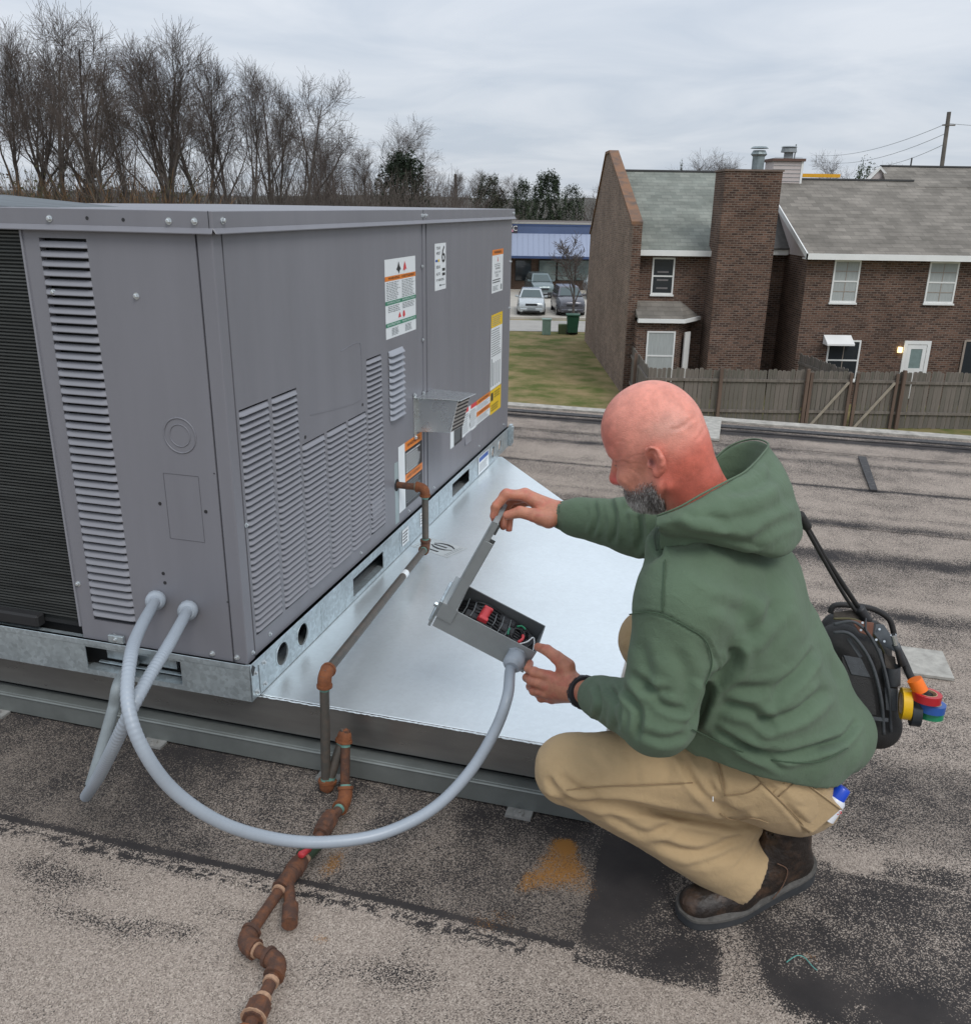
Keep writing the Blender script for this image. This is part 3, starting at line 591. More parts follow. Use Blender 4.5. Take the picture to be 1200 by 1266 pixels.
# printed mark and yellowish smear lying on the sheet
def lying(name, cx, cy, w, h, ang, els, bgm=None):
    ca, sa = math.cos(ang), math.sin(ang)
    f = lambda u, v, d: (cx+((u-.5)*w)*ca-((v-.5)*h)*sa, cy+((u-.5)*w)*sa+((v-.5)*h)*ca, .1975+d)
    return f
f = lying('m', .135, 1.29, .13, .20, math.radians(68), None)
b = MB(); b.quad(f(0, 0, .0002), f(1, 0, .0002), f(1, 1, .0002), f(0, 1, .0002), 0)
for (tx, u, v, sz, w) in (('I', .2, .5, .1, .03), ('(', .45, .5, .12, .05), (')', .8, .5, .12, .05), ('I', .62, .5, .10, .03)):
    vs, fs = txt(tx, sz); b.add([f(u+v_[0]/.13, v+v_[1]/.20, .0006) for v_ in vs], fs, 1)
for v in (.08, .13, .90): b.quad(f(.1, v, .0005), f(.9, v, .0005), f(.9, v+.012, .0005), f(.1, v+.012, .0005), 2)
b.build('maker_mark', [mat('clear_film', (.66, .70, .70), .35, .5), M_blk, M_gry], curb)

# ================================================================== GAS PIPE
gas = thing('gas_pipe', 'rusty iron gas pipe with elbows running from the unit over the sheet', 'gas pipe', M=UM)
PR = .0134
def seg(name, pts, r, m, n=12): b = MB(); b.tube(pts, r, n); o = b.build(name, m, gas, smooth=False); auto_smooth(o); return o
def elbow(a, c, d, m, r=.0185, lip=.0215, t=None):
    """fitting from a through corner c to d"""
    a, c, d = Vector(a), Vector(c), Vector(d); u = (a-c).normalized(); w = (d-c).normalized(); L1 = .036
    p = [c+u*L1, c+u*(L1-.008), c+u*(L1-.0081)]+[((1-s)**2)*(c+u*.024)+2*s*(1-s)*c+s*s*(c+w*.024) for s in np.linspace(0, 1, 7)]+[c+w*(L1-.0081), c+w*(L1-.008), c+w*L1]
    R = [lip, lip, r]+[r*1.03]*7+[r, lip, lip]; b = MB(); b.tube(p, R, 14); o = b.build('elbow', m, gas); auto_smooth(o, 50)
    if t is not None:
        b = MB(); b.tube([c+w*L1, c+w*(L1+.009)], PR*1.07, 12); b.tube([c+u*L1, c+u*(L1+.005)], PR*1.07, 12); o = b.build('joint_compound', t, gas); auto_smooth(o)
def P(px, py, **k_):
    r = ray(px, py); o = np.array([0, 0, EYE]); ex = np.array([math.cos(TH), -math.sin(TH)]); ey = np.array([math.sin(TH), math.cos(TH)]); c0 = np.array([C0.x, C0.y])
    if 'z' in k_: t = (k_['z']-EYE)/r[2]
    elif 'x' in k_: t = (k_['x']+c0 @ ex)/(r[:2] @ ex)
    elif 'y' in k_: t = (k_['y']+c0 @ ey)/(r[:2] @ ey)
    return tuple(UMi @ Vector(o+t*r))
g0 = (-.02, 1.172, .492); g1 = (.118, 1.172, .492); g2 = (.118, 1.172, .238); g3 = (.262, -.052, .352); g4 = (.262, -.075, .010)
seg('nipple', [g0, g1], PR, M_rust); elbow(g0, g1, g2, M_rustor, t=M_teal); seg('pipe', [g1, g2], PR, M_pipe)
elbow(g1, g2, g3, M_rust, t=M_teal); seg('pipe', [g2, g3], PR, M_pipe); elbow(g2, g3, g4, M_rustor, t=M_teal)
a = Vector(g2).lerp(Vector(g3), .27); a2 = Vector(g2).lerp(Vector(g3), .305); seg('white_band', [a, a2], PR*1.06, M_white)
g4 = P(403, 978, y=-.075); g5 = P(427, 903, y=-.025); g6 = P(427, 990, y=-.075)
g6 = (g6[0], g6[1], max(g6[2], .02))
seg('pipe', [g3, g4], PR, M_pipe); elbow(g3, g4, g5, M_rustor, t=M_teal); seg('pipe', [g4, g5], PR, M_pipe)
elbow(g4, g5, g6, M_rustor, r=.017, lip=.0195, t=M_teal); seg('pipe', [g5, g6], PR, M_rust)
q = [P(427, 990, z=.03), P(403, 1022, z=.035), P(386, 1050, z=.035), P(372, 1066, z=.035), P(356, 1086, z=.035), P(301, 1166, z=.032), P(346, 1191, z=.032), P(343, 1212, z=.034), P(306, 1275, z=.034)]
elbow(g5, q[0], q[1], M_rustor, t=M_teal)
seg('pipe', [q[0], q[3]], PR, M_rust)
def fitting(name, a, c, r, m, n=6):
    a, c = Vector(a), Vector(c); b = MB(); b.tube([a, a.lerp(c, .18), a.lerp(c, .2), a.lerp(c, .8), a.lerp(c, .82), c], [r*.86, r*.86, r, r, r*.86, r*.86], n); o = b.build(name, m, gas); auto_smooth(o, 35); return o
fitting('union', P(410, 1008, z=.035), P(396, 1032, z=.035), .024, M_rust, 8)
o = seg('valve', [P(392, 1042, z=.035), P(374, 1060, z=.035)], .020, mat('green_valve', (.035, .06, .035), .6)); 
b = MB(); b.tube([P(383, 1050, z=.05), P(372, 1057, z=.066)], [.006, .009], 8); b.build('valve_handle', M_red, gas, smooth=True)
seg('joint_compound', [P(378, 1057, z=.035), P(372, 1065, z=.035)], .0175, M_ring)
fitting('coupling', P(373, 1063, z=.035), P(357, 1084, z=.035), .022, M_rust, 14)
elbow(P(372, 1066, z=.035), q[4], q[5], M_rust, r=.019, lip=.022)
seg('drip_leg', [q[4], P(359, 1120, z=.03)], PR, M_rust); seg('cap', [P(359, 1120, z=.03), P(358, 1143, z=.03)], .0185, M_rust)
seg('joint_compound', [Vector(q[4]).lerp(Vector(q[5]), .20), Vector(q[4]).lerp(Vector(q[5]), .235)], .0175, M_ring)
seg('pipe', [q[4], q[5]], PR, M_rust); elbow(q[4], q[5], q[6], M_rust, r=.0195, lip=.0225)
seg('pipe', [q[5], q[6]], PR, M_rust); elbow(q[5], q[6], q[8], M_rust, r=.0195, lip=.0225); seg('pipe', [q[6], q[8]], PR, M_rust)
for (i, j, t) in ((4, 5, .86), (5, 6, .31), (5, 6, .70), (6, 8, .27), (6, 8, .52)):
    A_, B_ = Vector(q[i]), Vector(q[j]); L_ = (B_-A_).length; seg('joint_compound', [A_.lerp(B_, t), A_.lerp(B_, t+.009/L_)], .0172, M_ring)
fitting('union', Vector(q[6]).lerp(Vector(q[8]), .60), Vector(q[6]).lerp(Vector(q[8]), .86), .026, M_rust, 8)
seg('joint_compound', [Vector(q[6]).lerp(Vector(q[8]), .82), Vector(q[6]).lerp(Vector(q[8]), .84)], .0275, M_ring)
seg('pipe', [q[8], P(250, 1380, z=.03)], .022, M_rustor)

# ================================================================== CONDUITS
def conduit(name, pts, label_, mt=M_cond, r=.0142, ribs=True, smooth_from=None):
    t = thing(name, label_, 'conduit', loc=pts[-1] if pts[-1][2] < pts[0][2] else pts[0]); pp = catmull(pts, 14)
    # resample evenly, ribbed profile of liquid-tight conduit
    L_ = [0]; 
    for i in range(1, len(pp)): L_.append(L_[-1]+(pp[i]-pp[i-1]).length)
    tot = L_[-1]; step = .0030; n = int(tot/step); out = []; R = []; j = 0
    for i in range(n+1):
        s_ = min(i*step, tot-1e-6)
        while L_[j+1] < s_: j += 1
        f = (s_-L_[j])/max(1e-9, L_[j+1]-L_[j]); out.append(pp[j].lerp(pp[j+1], f))
        fl = 1.0 if smooth_from is None else max(0.12, 1-sstep(smooth_from, smooth_from+.12, s_/tot))
        R.append(r*(1+(.055*fl*(0, 1, 0, -1)[i % 4])) if ribs else r)
    b = MB(); b.tube(out, R, 14); b.build('tube', mt, t, smooth=True, world=True); return t
def connector(t, p, dirn, r=.0225, m=M_cond):
    p = Vector(p); d = Vector(dirn).normalized(); b = MB()
    b.tube([p-d*.002, p+d*.004, p+d*.0041], [r*1.22, r*1.22, r*1.05], 8); b.tube([p+d*.004, p+d*.016, p+d*.0165, p+d*.036, p+d*.040, p+d*.046], [r*1.12, r*1.12, r*1.22, r*1.22, r*1.1, r*.85], 18)
    o = b.build('connector', m, t, world=True); auto_smooth(o, 35)
c1 = U(-.275, 0, .478); c2 = U(-.172, 0, .462)
fwd = (V(176, 772, 2.19)-c1).normalized(); fwd2 = (V(212, 790, 2.17)-c2).normalized()
BOX = dict(P0=V(548, 747, 2.30), P1=V(663, 807, 2.30), P3=V(571, 715, 2.50))
def boxframe():
    P0, P1, P3 = BOX['P0'], BOX['P1'], BOX['P3']; u = (P1-P0); L_ = u.length; u = u/L_
    D = V(677, 775, 2.39)-P1; D = D-u*D.dot(u); dl = D.length; D = D/dl; Hh = u.cross(D); 
    if Hh.z > 0: Hh = -Hh
    return P0, u, D, Hh, L_, dl
bP, bu, bD, bH, bL, bW = boxframe(); bHt = .088
fitp = bP+bu*(bL-.040)+bH*.040
t = conduit('liquid_tight_conduit', [c1+fwd*.03, c1+fwd*.07, V(171, 782, 2.12), V(161, 815, 1.93), V(158, 870, 1.84), V(176, 925, 1.83), V(215, 978, 1.88), V(275, 1018, 1.95), V(345, 1038, 2.03), V(410, 1041, 2.08), V(475, 1030, 2.12), V(535, 1000, 2.15), V(580, 955, 2.17), V(611, 905, 2.18), V(627, 862, 2.19), fitp-bD*.05+bH*.012, fitp-bD*.02],
            'long grey ribbed conduit looping low over the roof to the open box', smooth_from=.30)
connector(t, c1, fwd); connector(t, fitp, -bD+bH*.1)
t = conduit('liquid_tight_conduit', [c2+fwd2*.03, c2+fwd2*.07, V(207, 800, 2.09), V(186, 834, 1.96), V(163, 876, 1.88), V(142, 920, 1.93), V(122, 960, 2.08), V(106, 985, 2.30)],
            'shorter grey ribbed conduit crossing the long one and dropping to the roof')
connector(t, c2, fwd2)
conduit('grey_pipe', [U(-.44, .10, .215), V(148, 842, 2.36), V(140, 875, 2.34), V(126, 925, 2.33), V(112, 972, 2.32)], 'dull grey rigid pipe behind the crossing conduits', mt=M_condd, r=.015, ribs=False)

# ================================================================== OPEN DISCONNECT BOX
M_box = mat('box_grey', (.31, .335, .34), .45, .15, .06, 20, .04, 300)
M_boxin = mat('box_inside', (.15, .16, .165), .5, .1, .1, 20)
bx = thing('electrical_box', 'open grey electrical disconnect box with raised lid held by the man over the sheet', 'electrical box', loc=bP+bu*bL/2+bH*bHt)
def BB(a, d, h): return bP+bu*a+bD*d+bH*h          # along, depth, down
def bbox(mb, a0, a1, d0, d1, h0, h1, mi=0):
    vs = [BB(a, d, h) for a in (a0, a1) for d in (d0, d1) for h in (h0, h1)]
    mb.add(vs, [(0, 1, 3, 2), (4, 6, 7, 5), (0, 4, 5, 1), (2, 3, 7, 6), (0, 2, 6, 4), (1, 5, 7, 3)], mi)
W_ = .0022
b = MB(); bbox(b, 0, bL, 0, W_, 0, bHt); bbox(b, 0, bL, bW-W_, bW, 0, bHt); bbox(b, 0, W_, W_, bW-W_, 0, bHt); bbox(b, bL-W_, bL, W_, bW-W_, 0, bHt); bbox(b, W_, bL-W_, W_, bW-W_, bHt-W_, bHt)
b.build('housing', M_box, bx, world=True, bevel=.0012)
b = MB(); bbox(b, W_, bL-W_, W_+.0005, W_+.001, .002, bHt-W_); bbox(b, W_, bL-W_, bW-W_-.001, bW-W_-.0005, .002, bHt-W_); bbox(b, W_, bL-W_, W_+.001, bW-W_-.001, bHt-.006, bHt-W_-.0005); b.build('inner_faces', M_boxin, bx, world=True)  # darker grey over the inside faces of the housing
b = MB(); bbox(b, -.004, .042, -.0035, .0, -.006, .048); bbox(b, -.004, .040, -.0035, bW+.003, -.008, -.005); b.build('end_cap', M_box, bx, world=True, bevel=.001)
b = MB(); bbox(b, -.012, -.004, .0, bW*.8, -.004, bHt+.006); b.tube([BB(-.011, .02, .03), BB(-.022, .02, .03)], .008, 6); b.tube([BB(-.010, .015, bHt), BB(-.012, bW*.7, bHt+.004)], .006, 6)
b.build('bracket', M_galv, bx, world=True, bevel=.001)
# lid
r_ = Vector(ray(611, 646)); h_ = BB(.012, 0, 0); dt_ = ((h_-Vector((0, 0, EYE))).dot(bD))/r_.dot(bD); print('lid depth', dt_, 'bD', bD, 'u', bu); lu = V(611, 646, dt_)-h_; LL = lu.length; lu = lu/LL; ln = bD.cross(lu)
if ln.dot(bu) < 0: ln = -ln
def LB(a, d, h): return BB(.012, 0, -.004)+lu*a+bD*d+ln*h
def lbox(mb, a0, a1, d0, d1, h0, h1, mi=0):
    vs = [LB(a, d, h) for a in (a0, a1) for d in (d0, d1) for h in (h0, h1)]; mb.add(vs, [(0, 1, 3, 2), (4, 6, 7, 5), (0, 4, 5, 1), (2, 3, 7, 6), (0, 2, 6, 4), (1, 5, 7, 3)], mi)
b = MB(); lbox(b, 0, LL, -.004, bW+.004, -.004, -.0015); lbox(b, 0, LL*.80, -.004, -.0018, -.0015, .024); lbox(b, LL*.80, LL, -.004, -.0018, -.0015, .012); lbox(b, 0, LL*.55, bW+.0018, bW+.004, -.0015, .030); lbox(b, LL*.60, LL*.80, bW+.0018, bW+.004, -.0015, .022); lbox(b, LL*.85, LL, bW+.0018, bW+.004, -.0015, .014); lbox(b, LL-.003, LL, -.004, bW+.004, -.0015, .010)
b.build('lid', M_box, bx, world=True, bevel=.001)
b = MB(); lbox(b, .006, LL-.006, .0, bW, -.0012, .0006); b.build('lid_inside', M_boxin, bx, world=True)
M_wire = mat('black_wire', (.016, .016, .018), .42, 0, .1, 30)
def wire(name, pts, r, m): b = MB(); b.tube(catmull([BB(*p) for p in pts], 6), r, 8); b.build(name, m, bx, smooth=True, world=True)
rr = random.Random(11)
for k_ in range(7):
    y_ = .022+k_*.0125; wire('black_wire', [(.04, y_, .05), (.08, y_-.004, .020+.01*rr.random()), (.12, y_, .018), (.17, y_+.004, .03), (.22, .03+.01*k_, .034), (bL-.05, .025+.011*k_, .045)], .0036, M_wire)
for k_ in range(6):
    r0 = .020+.0048*k_; c_ = (bL-.062, bW/2)
    wire('black_wire', [(c_[0]+r0*math.cos(t)*1.05, c_[1]+r0*math.sin(t)*1.0, .028+.004*math.sin(3*t+k_)) for t in np.linspace(.4*k_, .4*k_+5.6, 16)], .0034, M_wire)
for (a_, d_, l_) in ((.060, .030, .05), (.075, .062, .045), (.155, .045, .05), (.150, .075, .05)):
    b = MB(); bbox(b, a_, a_+l_, d_, d_+.026, .022, .055); b.build('terminal_block', M_blk, bx, world=True, bevel=.004)
for s_ in range(7):
    a_ = .055+s_*.021; b = MB(); b.tube([BB(a_, .018, .030), BB(a_+.004, .05, .016), BB(a_+.002, bW-.02, .022)], .0011, 5); b.build('wire_tie', M_gry, bx, world=True)
b = MB(); b.tube([BB(.108, .026, .016), BB(.112, .072, .012)], [.0135, .0135], 10); bbox(b, .098, .124, .024, .036, .002, .02); bbox(b, .100, .126, .066, .076, .000, .016); b.build('red_connector', M_red, bx, world=True, bevel=.002)
wire('white_wire', [(.17, .012, .03), (.21, .010, .022), (.240, .026, .008), (.252, .050, .004), (.262, .040, .012), (.270, .012, .030)], .0019, M_white)
wire('green_wire', [(bL-.07, .075, .018), (bL-.058, .083, .016), (bL-.045, .080, .018)], .0028, mat('green_wire', (.02, .25, .12), .4)); wire('green_wire', [(bL-.085, .030, .018), (bL-.088, .042, .014), (bL-.086, .055, .018)], .0028, M_grn)
wire('red_wire', [(bL-.052, .020, .016), (bL-.045, .036, .012), (bL-.047, .052, .016)], .0042, M_red)

# ================================================================== BUILDINGS BEYOND
def brickmat(name, axis, c1, c2, mortar, sc=1.0, rough=.9, bw=.215, rh=.073, ms=.010, bump=.6):
    if name in MATS: return MATS[name]
    m = bpy.data.materials.new(name); m.use_nodes = True; t = m.node_tree; b = t.nodes['Principled BSDF']; b.inputs['Roughness'].default_value = rough; b.inputs['Specular IOR Level'].default_value = .2
    tcn = N(t, 'ShaderNodeTexCoord'); sp = N(t, 'ShaderNodeSeparateXYZ'); t.links.new(tcn.outputs['Object'], sp.inputs[0]); cb = N(t, 'ShaderNodeCombineXYZ')
    t.links.new(sp.outputs[{'x': 0, 'y': 1}[axis[0]]], cb.inputs[0]); t.links.new(sp.outputs[{'z': 2, 'y': 1}[axis[1]]], cb.inputs[1])
    br = N(t, 'ShaderNodeTexBrick', i_Scale=1.0); br.inputs['Brick Width'].default_value = bw; br.inputs['Row Height'].default_value = rh; br.inputs['Mortar Size'].default_value = ms; br.inputs['Bias'].default_value = -.1
    br.inputs['Color1'].default_value = (*c1, 1); br.inputs['Color2'].default_value = (*c2, 1); br.inputs['Mortar'].default_value = (*mortar, 1); t.links.new(cb.outputs[0], br.inputs['Vector'])
    nz = N(t, 'ShaderNodeTexNoise', i_Scale=.9, i_Detail=8.0, i_Roughness=.65); t.links.new(tcn.outputs['Object'], nz.inputs['Vector']); mr = N(t, 'ShaderNodeMapRange'); mr.inputs['From Min'].default_value = .3; mr.inputs['From Max'].default_value = .7; mr.inputs['To Min'].default_value = .70; mr.inputs['To Max'].default_value = 1.25; t.links.new(nz.outputs['Fac'], mr.inputs['Value'])
    mx = N(t, 'ShaderNodeMix', data_type='RGBA', blend_type='MULTIPLY'); mx.inputs[0].default_value = 1; t.links.new(br.outputs['Color'], mx.inputs[6]); t.links.new(mr.outputs[0], mx.inputs[7]); t.links.new(mx.outputs[2], b.inputs['Base Color'])
    bp = N(t, 'ShaderNodeBump', i_Strength=bump, i_Distance=.01); bp.invert = True; t.links.new(br.outputs['Fac'], bp.inputs['Height']); t.links.new(bp.outputs[0], b.inputs['Normal'])
    MATS[name] = m; return m
BX = brickmat('dark_brick_front', 'xz', (.145, .082, .058), (.045, .027, .022), (.19, .155, .13))
BY = brickmat('dark_brick_side', 'yz', (.135, .080, .058), (.060, .036, .029), (.20, .165, .14))
BW = brickmat('weathered_brick_side', 'yz', (.25, .175, .135), (.13, .092, .074), (.24, .20, .17))
SH1 = brickmat('green_grey_shingles', 'xz', (.175, .188, .165), (.235, .245, .215), (.14, .15, .135), bw=.40, rh=.115, ms=.006, bump=.5)
SH2 = brickmat('brown_grey_shingles', 'xz', (.165, .15, .13), (.235, .213, .185), (.13, .12, .105), bw=.40, rh=.115, ms=.006, bump=.4)
M_trim = mat('white_trim', (.74, .74, .72), .5, 0, .05, 2); M_cap = mat('clay_coping', (.21, .11, .06), .85, 0, .3, 2, col2=(.10, .075, .062), amount=(.45, .7))
M_glass = mat('window_glass', (.03, .035, .04), .06, 0, .1, 1, spec=.8); M_curt = mat('curtain', (.36, .38, .37), .8, 0, .15, 9, stretch=(6, 1, .3)); M_sidg = mat('pale_siding', (.50, .44, .42), .7, 0, .05, 3)
def quadsolid(mb, pts, nrm, th, mi=0):
    n = Vector(nrm).normalized()*th; mb.hexa([Vector(p) for p in pts], [Vector(p)-n for p in pts], mi)
hl = thing('townhouse', 'dark brick townhouse with green-grey roof, tall side wall and a bay window', 'house', loc=(7, 33, GZ))
def part(name, mb, m, root, **k_): return mb.build(name, m, root, world=True, **k_)
# --- left house
YF = 32.6
eL, eR = at(772, 311, YF), at(900, 313, YF); zE = (eL.z+eR.z)/2; YR = 38.4; zR = at(830, 214, YR).z
XL, XR = 4.93, 9.6
b = MB(); b.box(XL+.2, XR, YF, YF+.25, GZ, zE-.05); part('front_wall', b, BX, hl)
prof = [(31.95, GZ), (31.95, at(779, 277, 32.2).z), (39.3, 3.60), (40.6, 3.60), (44.4, .75), (45.3, .2), (45.6, GZ)]
b = MB(); b.hexa([(XL, y, z) for y, z in prof], [(XL+.27, y, z) for y, z in prof]); part('side_wall', b, BW, hl)
b = MB()
for (p, q_) in zip(prof[1:-1], prof[2:]):
    if q_[1] < -1: break
    b.hexa([(XL-.06, p[0]-.02, p[1]), (XL+.33, p[0]-.02, p[1]), (XL+.33, p[0]-.02, p[1]+.10), (XL-.06, p[0]-.02, p[1]+.10)], [(XL-.06, q_[0], q_[1]), (XL+.33, q_[0], q_[1]), (XL+.33, q_[0], q_[1]+.10), (XL-.06, q_[0], q_[1]+.10)])
part('coping', b, M_cap, hl)
b = MB(); b.box(XL-.0, XL+.32, 31.93, 31.95, GZ, prof[1][1]); part('wall_end', b, BX, hl)
b = MB(); b.hexa([(XL+.28, YF-.35, zE), (XR, YF-.35, zE), (XR, YR, zR), (XL+.28, YR, zR)], [(XL+.28, YF-.35, zE+.08), (XR, YF-.35, zE+.08), (XR, YR, zR+.08), (XL+.28, YR, zR+.08)])
b.hexa([(XL+.28, YR+5.5, zE), (XR, YR+5.5, zE), (XR, YR, zR), (XL+.28, YR, zR)], [(XL+.28, YR+5.5, zE+.08), (XR, YR+5.5, zE+.08), (XR, YR, zR+.08), (XL+.28, YR, zR+.08)])
rf = part('roof', b, SH1, hl)
b = MB(); b.box(XL+.28, XR, YR-.12, YR+.12, zR+.05, zR+.12); b.build('ridge_cap', mat('ridge_dark', (.06, .06, .06), .9), rf, world=False)
b = MB(); b.box(XL+.3, at(893, 311, YF).x+.3, YF-.40, YF-.35, zE-.10, zE+.09); b.box(XL+.3, XR, YF-.35, YF+.02, zE-.10, zE-.06); part('fascia', b, M_trim, hl)
def window(root, px0, py0, px1, py1, Y, curtain=False, grid=(2, 4), dark=False, fw=.055, sill=True, frame_m=None):
    A_, B_ = at(px0, py0, Y), at(px1, py1, Y); x0, x1, z1, z0 = A_.x, B_.x, A_.z, B_.z
    b = MB(); fy = Y-.03
    b.box(x0, x0+fw, fy, Y+.02, z0, z1); b.box(x1-fw, x1, fy, Y+.02, z0, z1); b.box(x0+fw, x1-fw, fy, Y+.02, z1-fw, z1); b.box(x0+fw, x1-fw, fy, Y+.02, z0, z0+fw); zm = (z0+z1)/2; b.box(x0+fw, x1-fw, fy+.005, Y+.01, zm-.025, zm+.025)
    fr = part('window', b, frame_m or M_trim, root)
    for (za, zb) in ((z0+fw, zm-.025), (zm+.025, z1-fw)):
        p = MB(); p.box(x0+fw, x1-fw, Y-.008, Y-.004, za, zb); p.build('pane', M_curt if curtain else M_glass, fr)
        if grid:
            p = MB()
            for i in range(1, grid[0]): xx = x0+fw+(x1-x0-2*fw)*i/grid[0]; p.box(xx-.012, xx+.012, Y-.016, Y-.009, za, zb)
            for i in range(1, grid[1]//2): zz = za+(zb-za)*i/(grid[1]//2); p.box(x0+fw, x1-fw, Y-.017, Y-.010, zz-.012, zz+.012)
            if p.v: p.build('muntin', mat('tan_frame', (.30, .25, .21), .6), fr)
    if sill: p = MB(); p.box(x0-.03, x1+.03, Y-.07, Y-.001, z0-.06, z0-.001); p.build('sill', frame_m or M_trim, fr)
    return fr
window(hl, 807, 318, 831, 364, YF, grid=None)
p = at(817, 358, YF); b = MB(); b.box(p.x-.22, p.x+.22, YF-.012, YF-.009, p.z-.05, p.z+.06); part('window_box_toy', b, M_yel, hl) if False else None
for i in range(3): b = MB(); zz = at(817, 336+i*10, YF).z; b.box(at(812, 340, YF).x, at(826, 340, YF).x, YF-.014, YF-.010, zz-.03, zz+.03); part('blind', b, mat('blind_grey', (.16, .15, .15), .7), hl)
# bay with its own little roof
YB = 31.35; zb_ = at(820, 395, YB).z; zt_ = at(820, 372, YF).z; xa, xb = XL+.28, at(873, 395, YB).x; xc = at(845, 395, YB).x
b = MB(); b.hexa([(xa, YB+.05, GZ), (xc-.15, YB+.05, GZ), (xb-.25, YF, GZ), (xa, YF, GZ)], [(xa, YB+.05, zb_), (xc-.15, YB+.05, zb_), (xb-.25, YF, zb_), (xa, YF, zb_)]); part('bay_wall', b, BX, hl)
b = MB(); lo = [(xa, YB-.15, zb_), (xc, YB-.15, zb_), (xb, YF-.3, zb_), (xb-.1, YF, zb_), (xa, YF, zb_)]; hi = [(xa, YF-.05, zt_), (xc-.3, YF-.05, zt_), (xc+.1, YF-.04, zt_), (xc+.1, YF-.03, zt_), (xa, YF-.02, zt_)]; b.hexa(lo, hi); part('bay_roof', b, SH2, hl)
b = MB(); b.hexa([(xa, YB-.17, zb_-.10), (xc+.02, YB-.17, zb_-.10), (xb+.02, YF-.3, zb_-.10), (xa, YF-.3, zb_-.10)], [(xa, YB-.17, zb_+.03), (xc+.02, YB-.17, zb_+.03), (xb+.02, YF-.3, zb_+.03), (xa, YF-.3, zb_+.03)]); part('bay_fascia', b, M_trim, hl)
window(hl, 800, 409, 830, 470, YB+.04, curtain=True, grid=None)
A_, B_ = at(846, 411, YB+.3), at(853, 470, YB+.3); b = MB(); b.hexa([(A_.x, YB+.35, B_.z), (A_.x+.25, YB+.62, B_.z), (A_.x+.28, YB+.58, B_.z), (A_.x+.03, YB+.30, B_.z)], [(A_.x, YB+.35, A_.z), (A_.x+.25, YB+.62, A_.z), (A_.x+.28, YB+.58, A_.z), (A_.x+.03, YB+.30, A_.z)]); part('window', b, M_trim, hl)
# --- brick chimney between the houses (belongs to the left house)
YC = 31.3; cl, cr2 = at(897, 211, YC), at(970, 211, YC); b = MB(); b.box(cl.x, cr2.x-.06, YC, YC+.02, GZ, cl.z); cf = part('chimney', b, BX, hl)
b = MB(); b.box(cl.x, cr2.x-.06, YC+.02, YC+1.35, GZ, cl.z-.001); b.build('chimney_side', BY, cf)
b = MB(); b.box(cl.x-.04, cr2.x-.02, YC-.04, YC+1.38, cl.z, cl.z+.06); b.build('chimney_crown', mat('mortar_crown', (.16, .12, .10), .9), cf)
fp = at(936, 209, YC+.7); b = MB(); z0 = cl.z; b.tube([(fp.x, YC+.7, z0), (fp.x, YC+.7, z0+.55)], .20, 14); b.tube([(fp.x, YC+.7, z0+.50), (fp.x, YC+.7, z0+.56), (fp.x, YC+.7, z0+.68)], [.22, .27, .20], 14); b.tube([(fp.x, YC+.7, z0+.74), (fp.x, YC+.7, z0+.80)], [.30, .22], 14); b.build('flue', mat('galvanized_flue', (.23, .27, .28), .5, .5, .3, 6), cf)
# --- right house
hr = thing('townhouse', 'dark brick townhouse with brown-grey roof, white eaves and a white back door', 'house', loc=(13, 31, GZ))
YG = 30.9; gx0 = at(999, 320, YG).x; eZ = at(1100, 318, YG-.3).z; XE = 24.0
b = MB(); b.box(gx0+.02, XE, YG, YG+.25, GZ, eZ-.06); part('front_wall', b, BX, hr)
b = MB(); b.hexa([(gx0, YG, GZ), (gx0, YG+2.4, GZ), (gx0, YG+2.4, eZ+.9), (gx0, YG, eZ-.06)], [(gx0+.02, YG, GZ), (gx0+.02, YG+2.4, GZ), (gx0+.02, YG+2.4, eZ+.9), (gx0+.02, YG, eZ-.06)]); part('side_wall', b, BY, hr)
YH = 36.6; rz_ = at(1060, 225, YH).z; xh = at(975, 240, YH).x
b = MB(); b.hexa([(gx0-.18, YG-.35, eZ), (XE, YG-.35, eZ), (XE, YH, rz_), (gx0-.18, YH, rz_)], [(gx0-.18, YG-.35, eZ+.08), (XE, YG-.35, eZ+.08), (XE, YH, rz_+.08), (gx0-.18, YH, rz_+.08)])
b.hexa([(gx0-.18, YH+5.5, eZ), (XE, YH+5.5, eZ), (XE, YH, rz_), (gx0-.18, YH, rz_)], [(gx0-.18, YH+5.5, eZ+.08), (XE, YH+5.5, eZ+.08), (XE, YH, rz_+.08), (gx0-.18, YH, rz_+.08)])
rf = part('roof', b, SH2, hr)
b = MB(); b.box(gx0-.1, at(1128, 225, YH).x, YH-.12, YH+.12, rz_+.05, rz_+.12); b.build('ridge_cap', mat('ridge_dark', (.06, .06, .06), .9), rf)
p1 = at(1088, 208, YH+1.6); x1_ = at(1072, 226, YH).x; X2 = XE
b = MB(); b.hexa([(at(1128, 225, YH).x-1.2, YH-.6, rz_-.27), (X2, YH-.6, rz_-.27), (X2, YH+1.6, p1.z), (p1.x, YH+1.6, p1.z)], [(at(1128, 225, YH).x-1.2, YH-.6, rz_-.15), (X2, YH-.6, rz_-.15), (X2, YH+1.6, p1.z+.08), (p1.x, YH+1.6, p1.z+.08)]); part('upper_roof', b, SH2, hr)
b = MB(); b.box(p1.x, X2, YH+1.5, YH+1.7, p1.z+.07, p1.z+.13); b.tube([(p1.x+1.2, YH+1.6, p1.z+.05), (p1.x+1.2, YH+1.6, p1.z+.42)], .03, 6); part('ridge_cap', b, mat('ridge_dark', (.06, .06, .06), .9), hr)
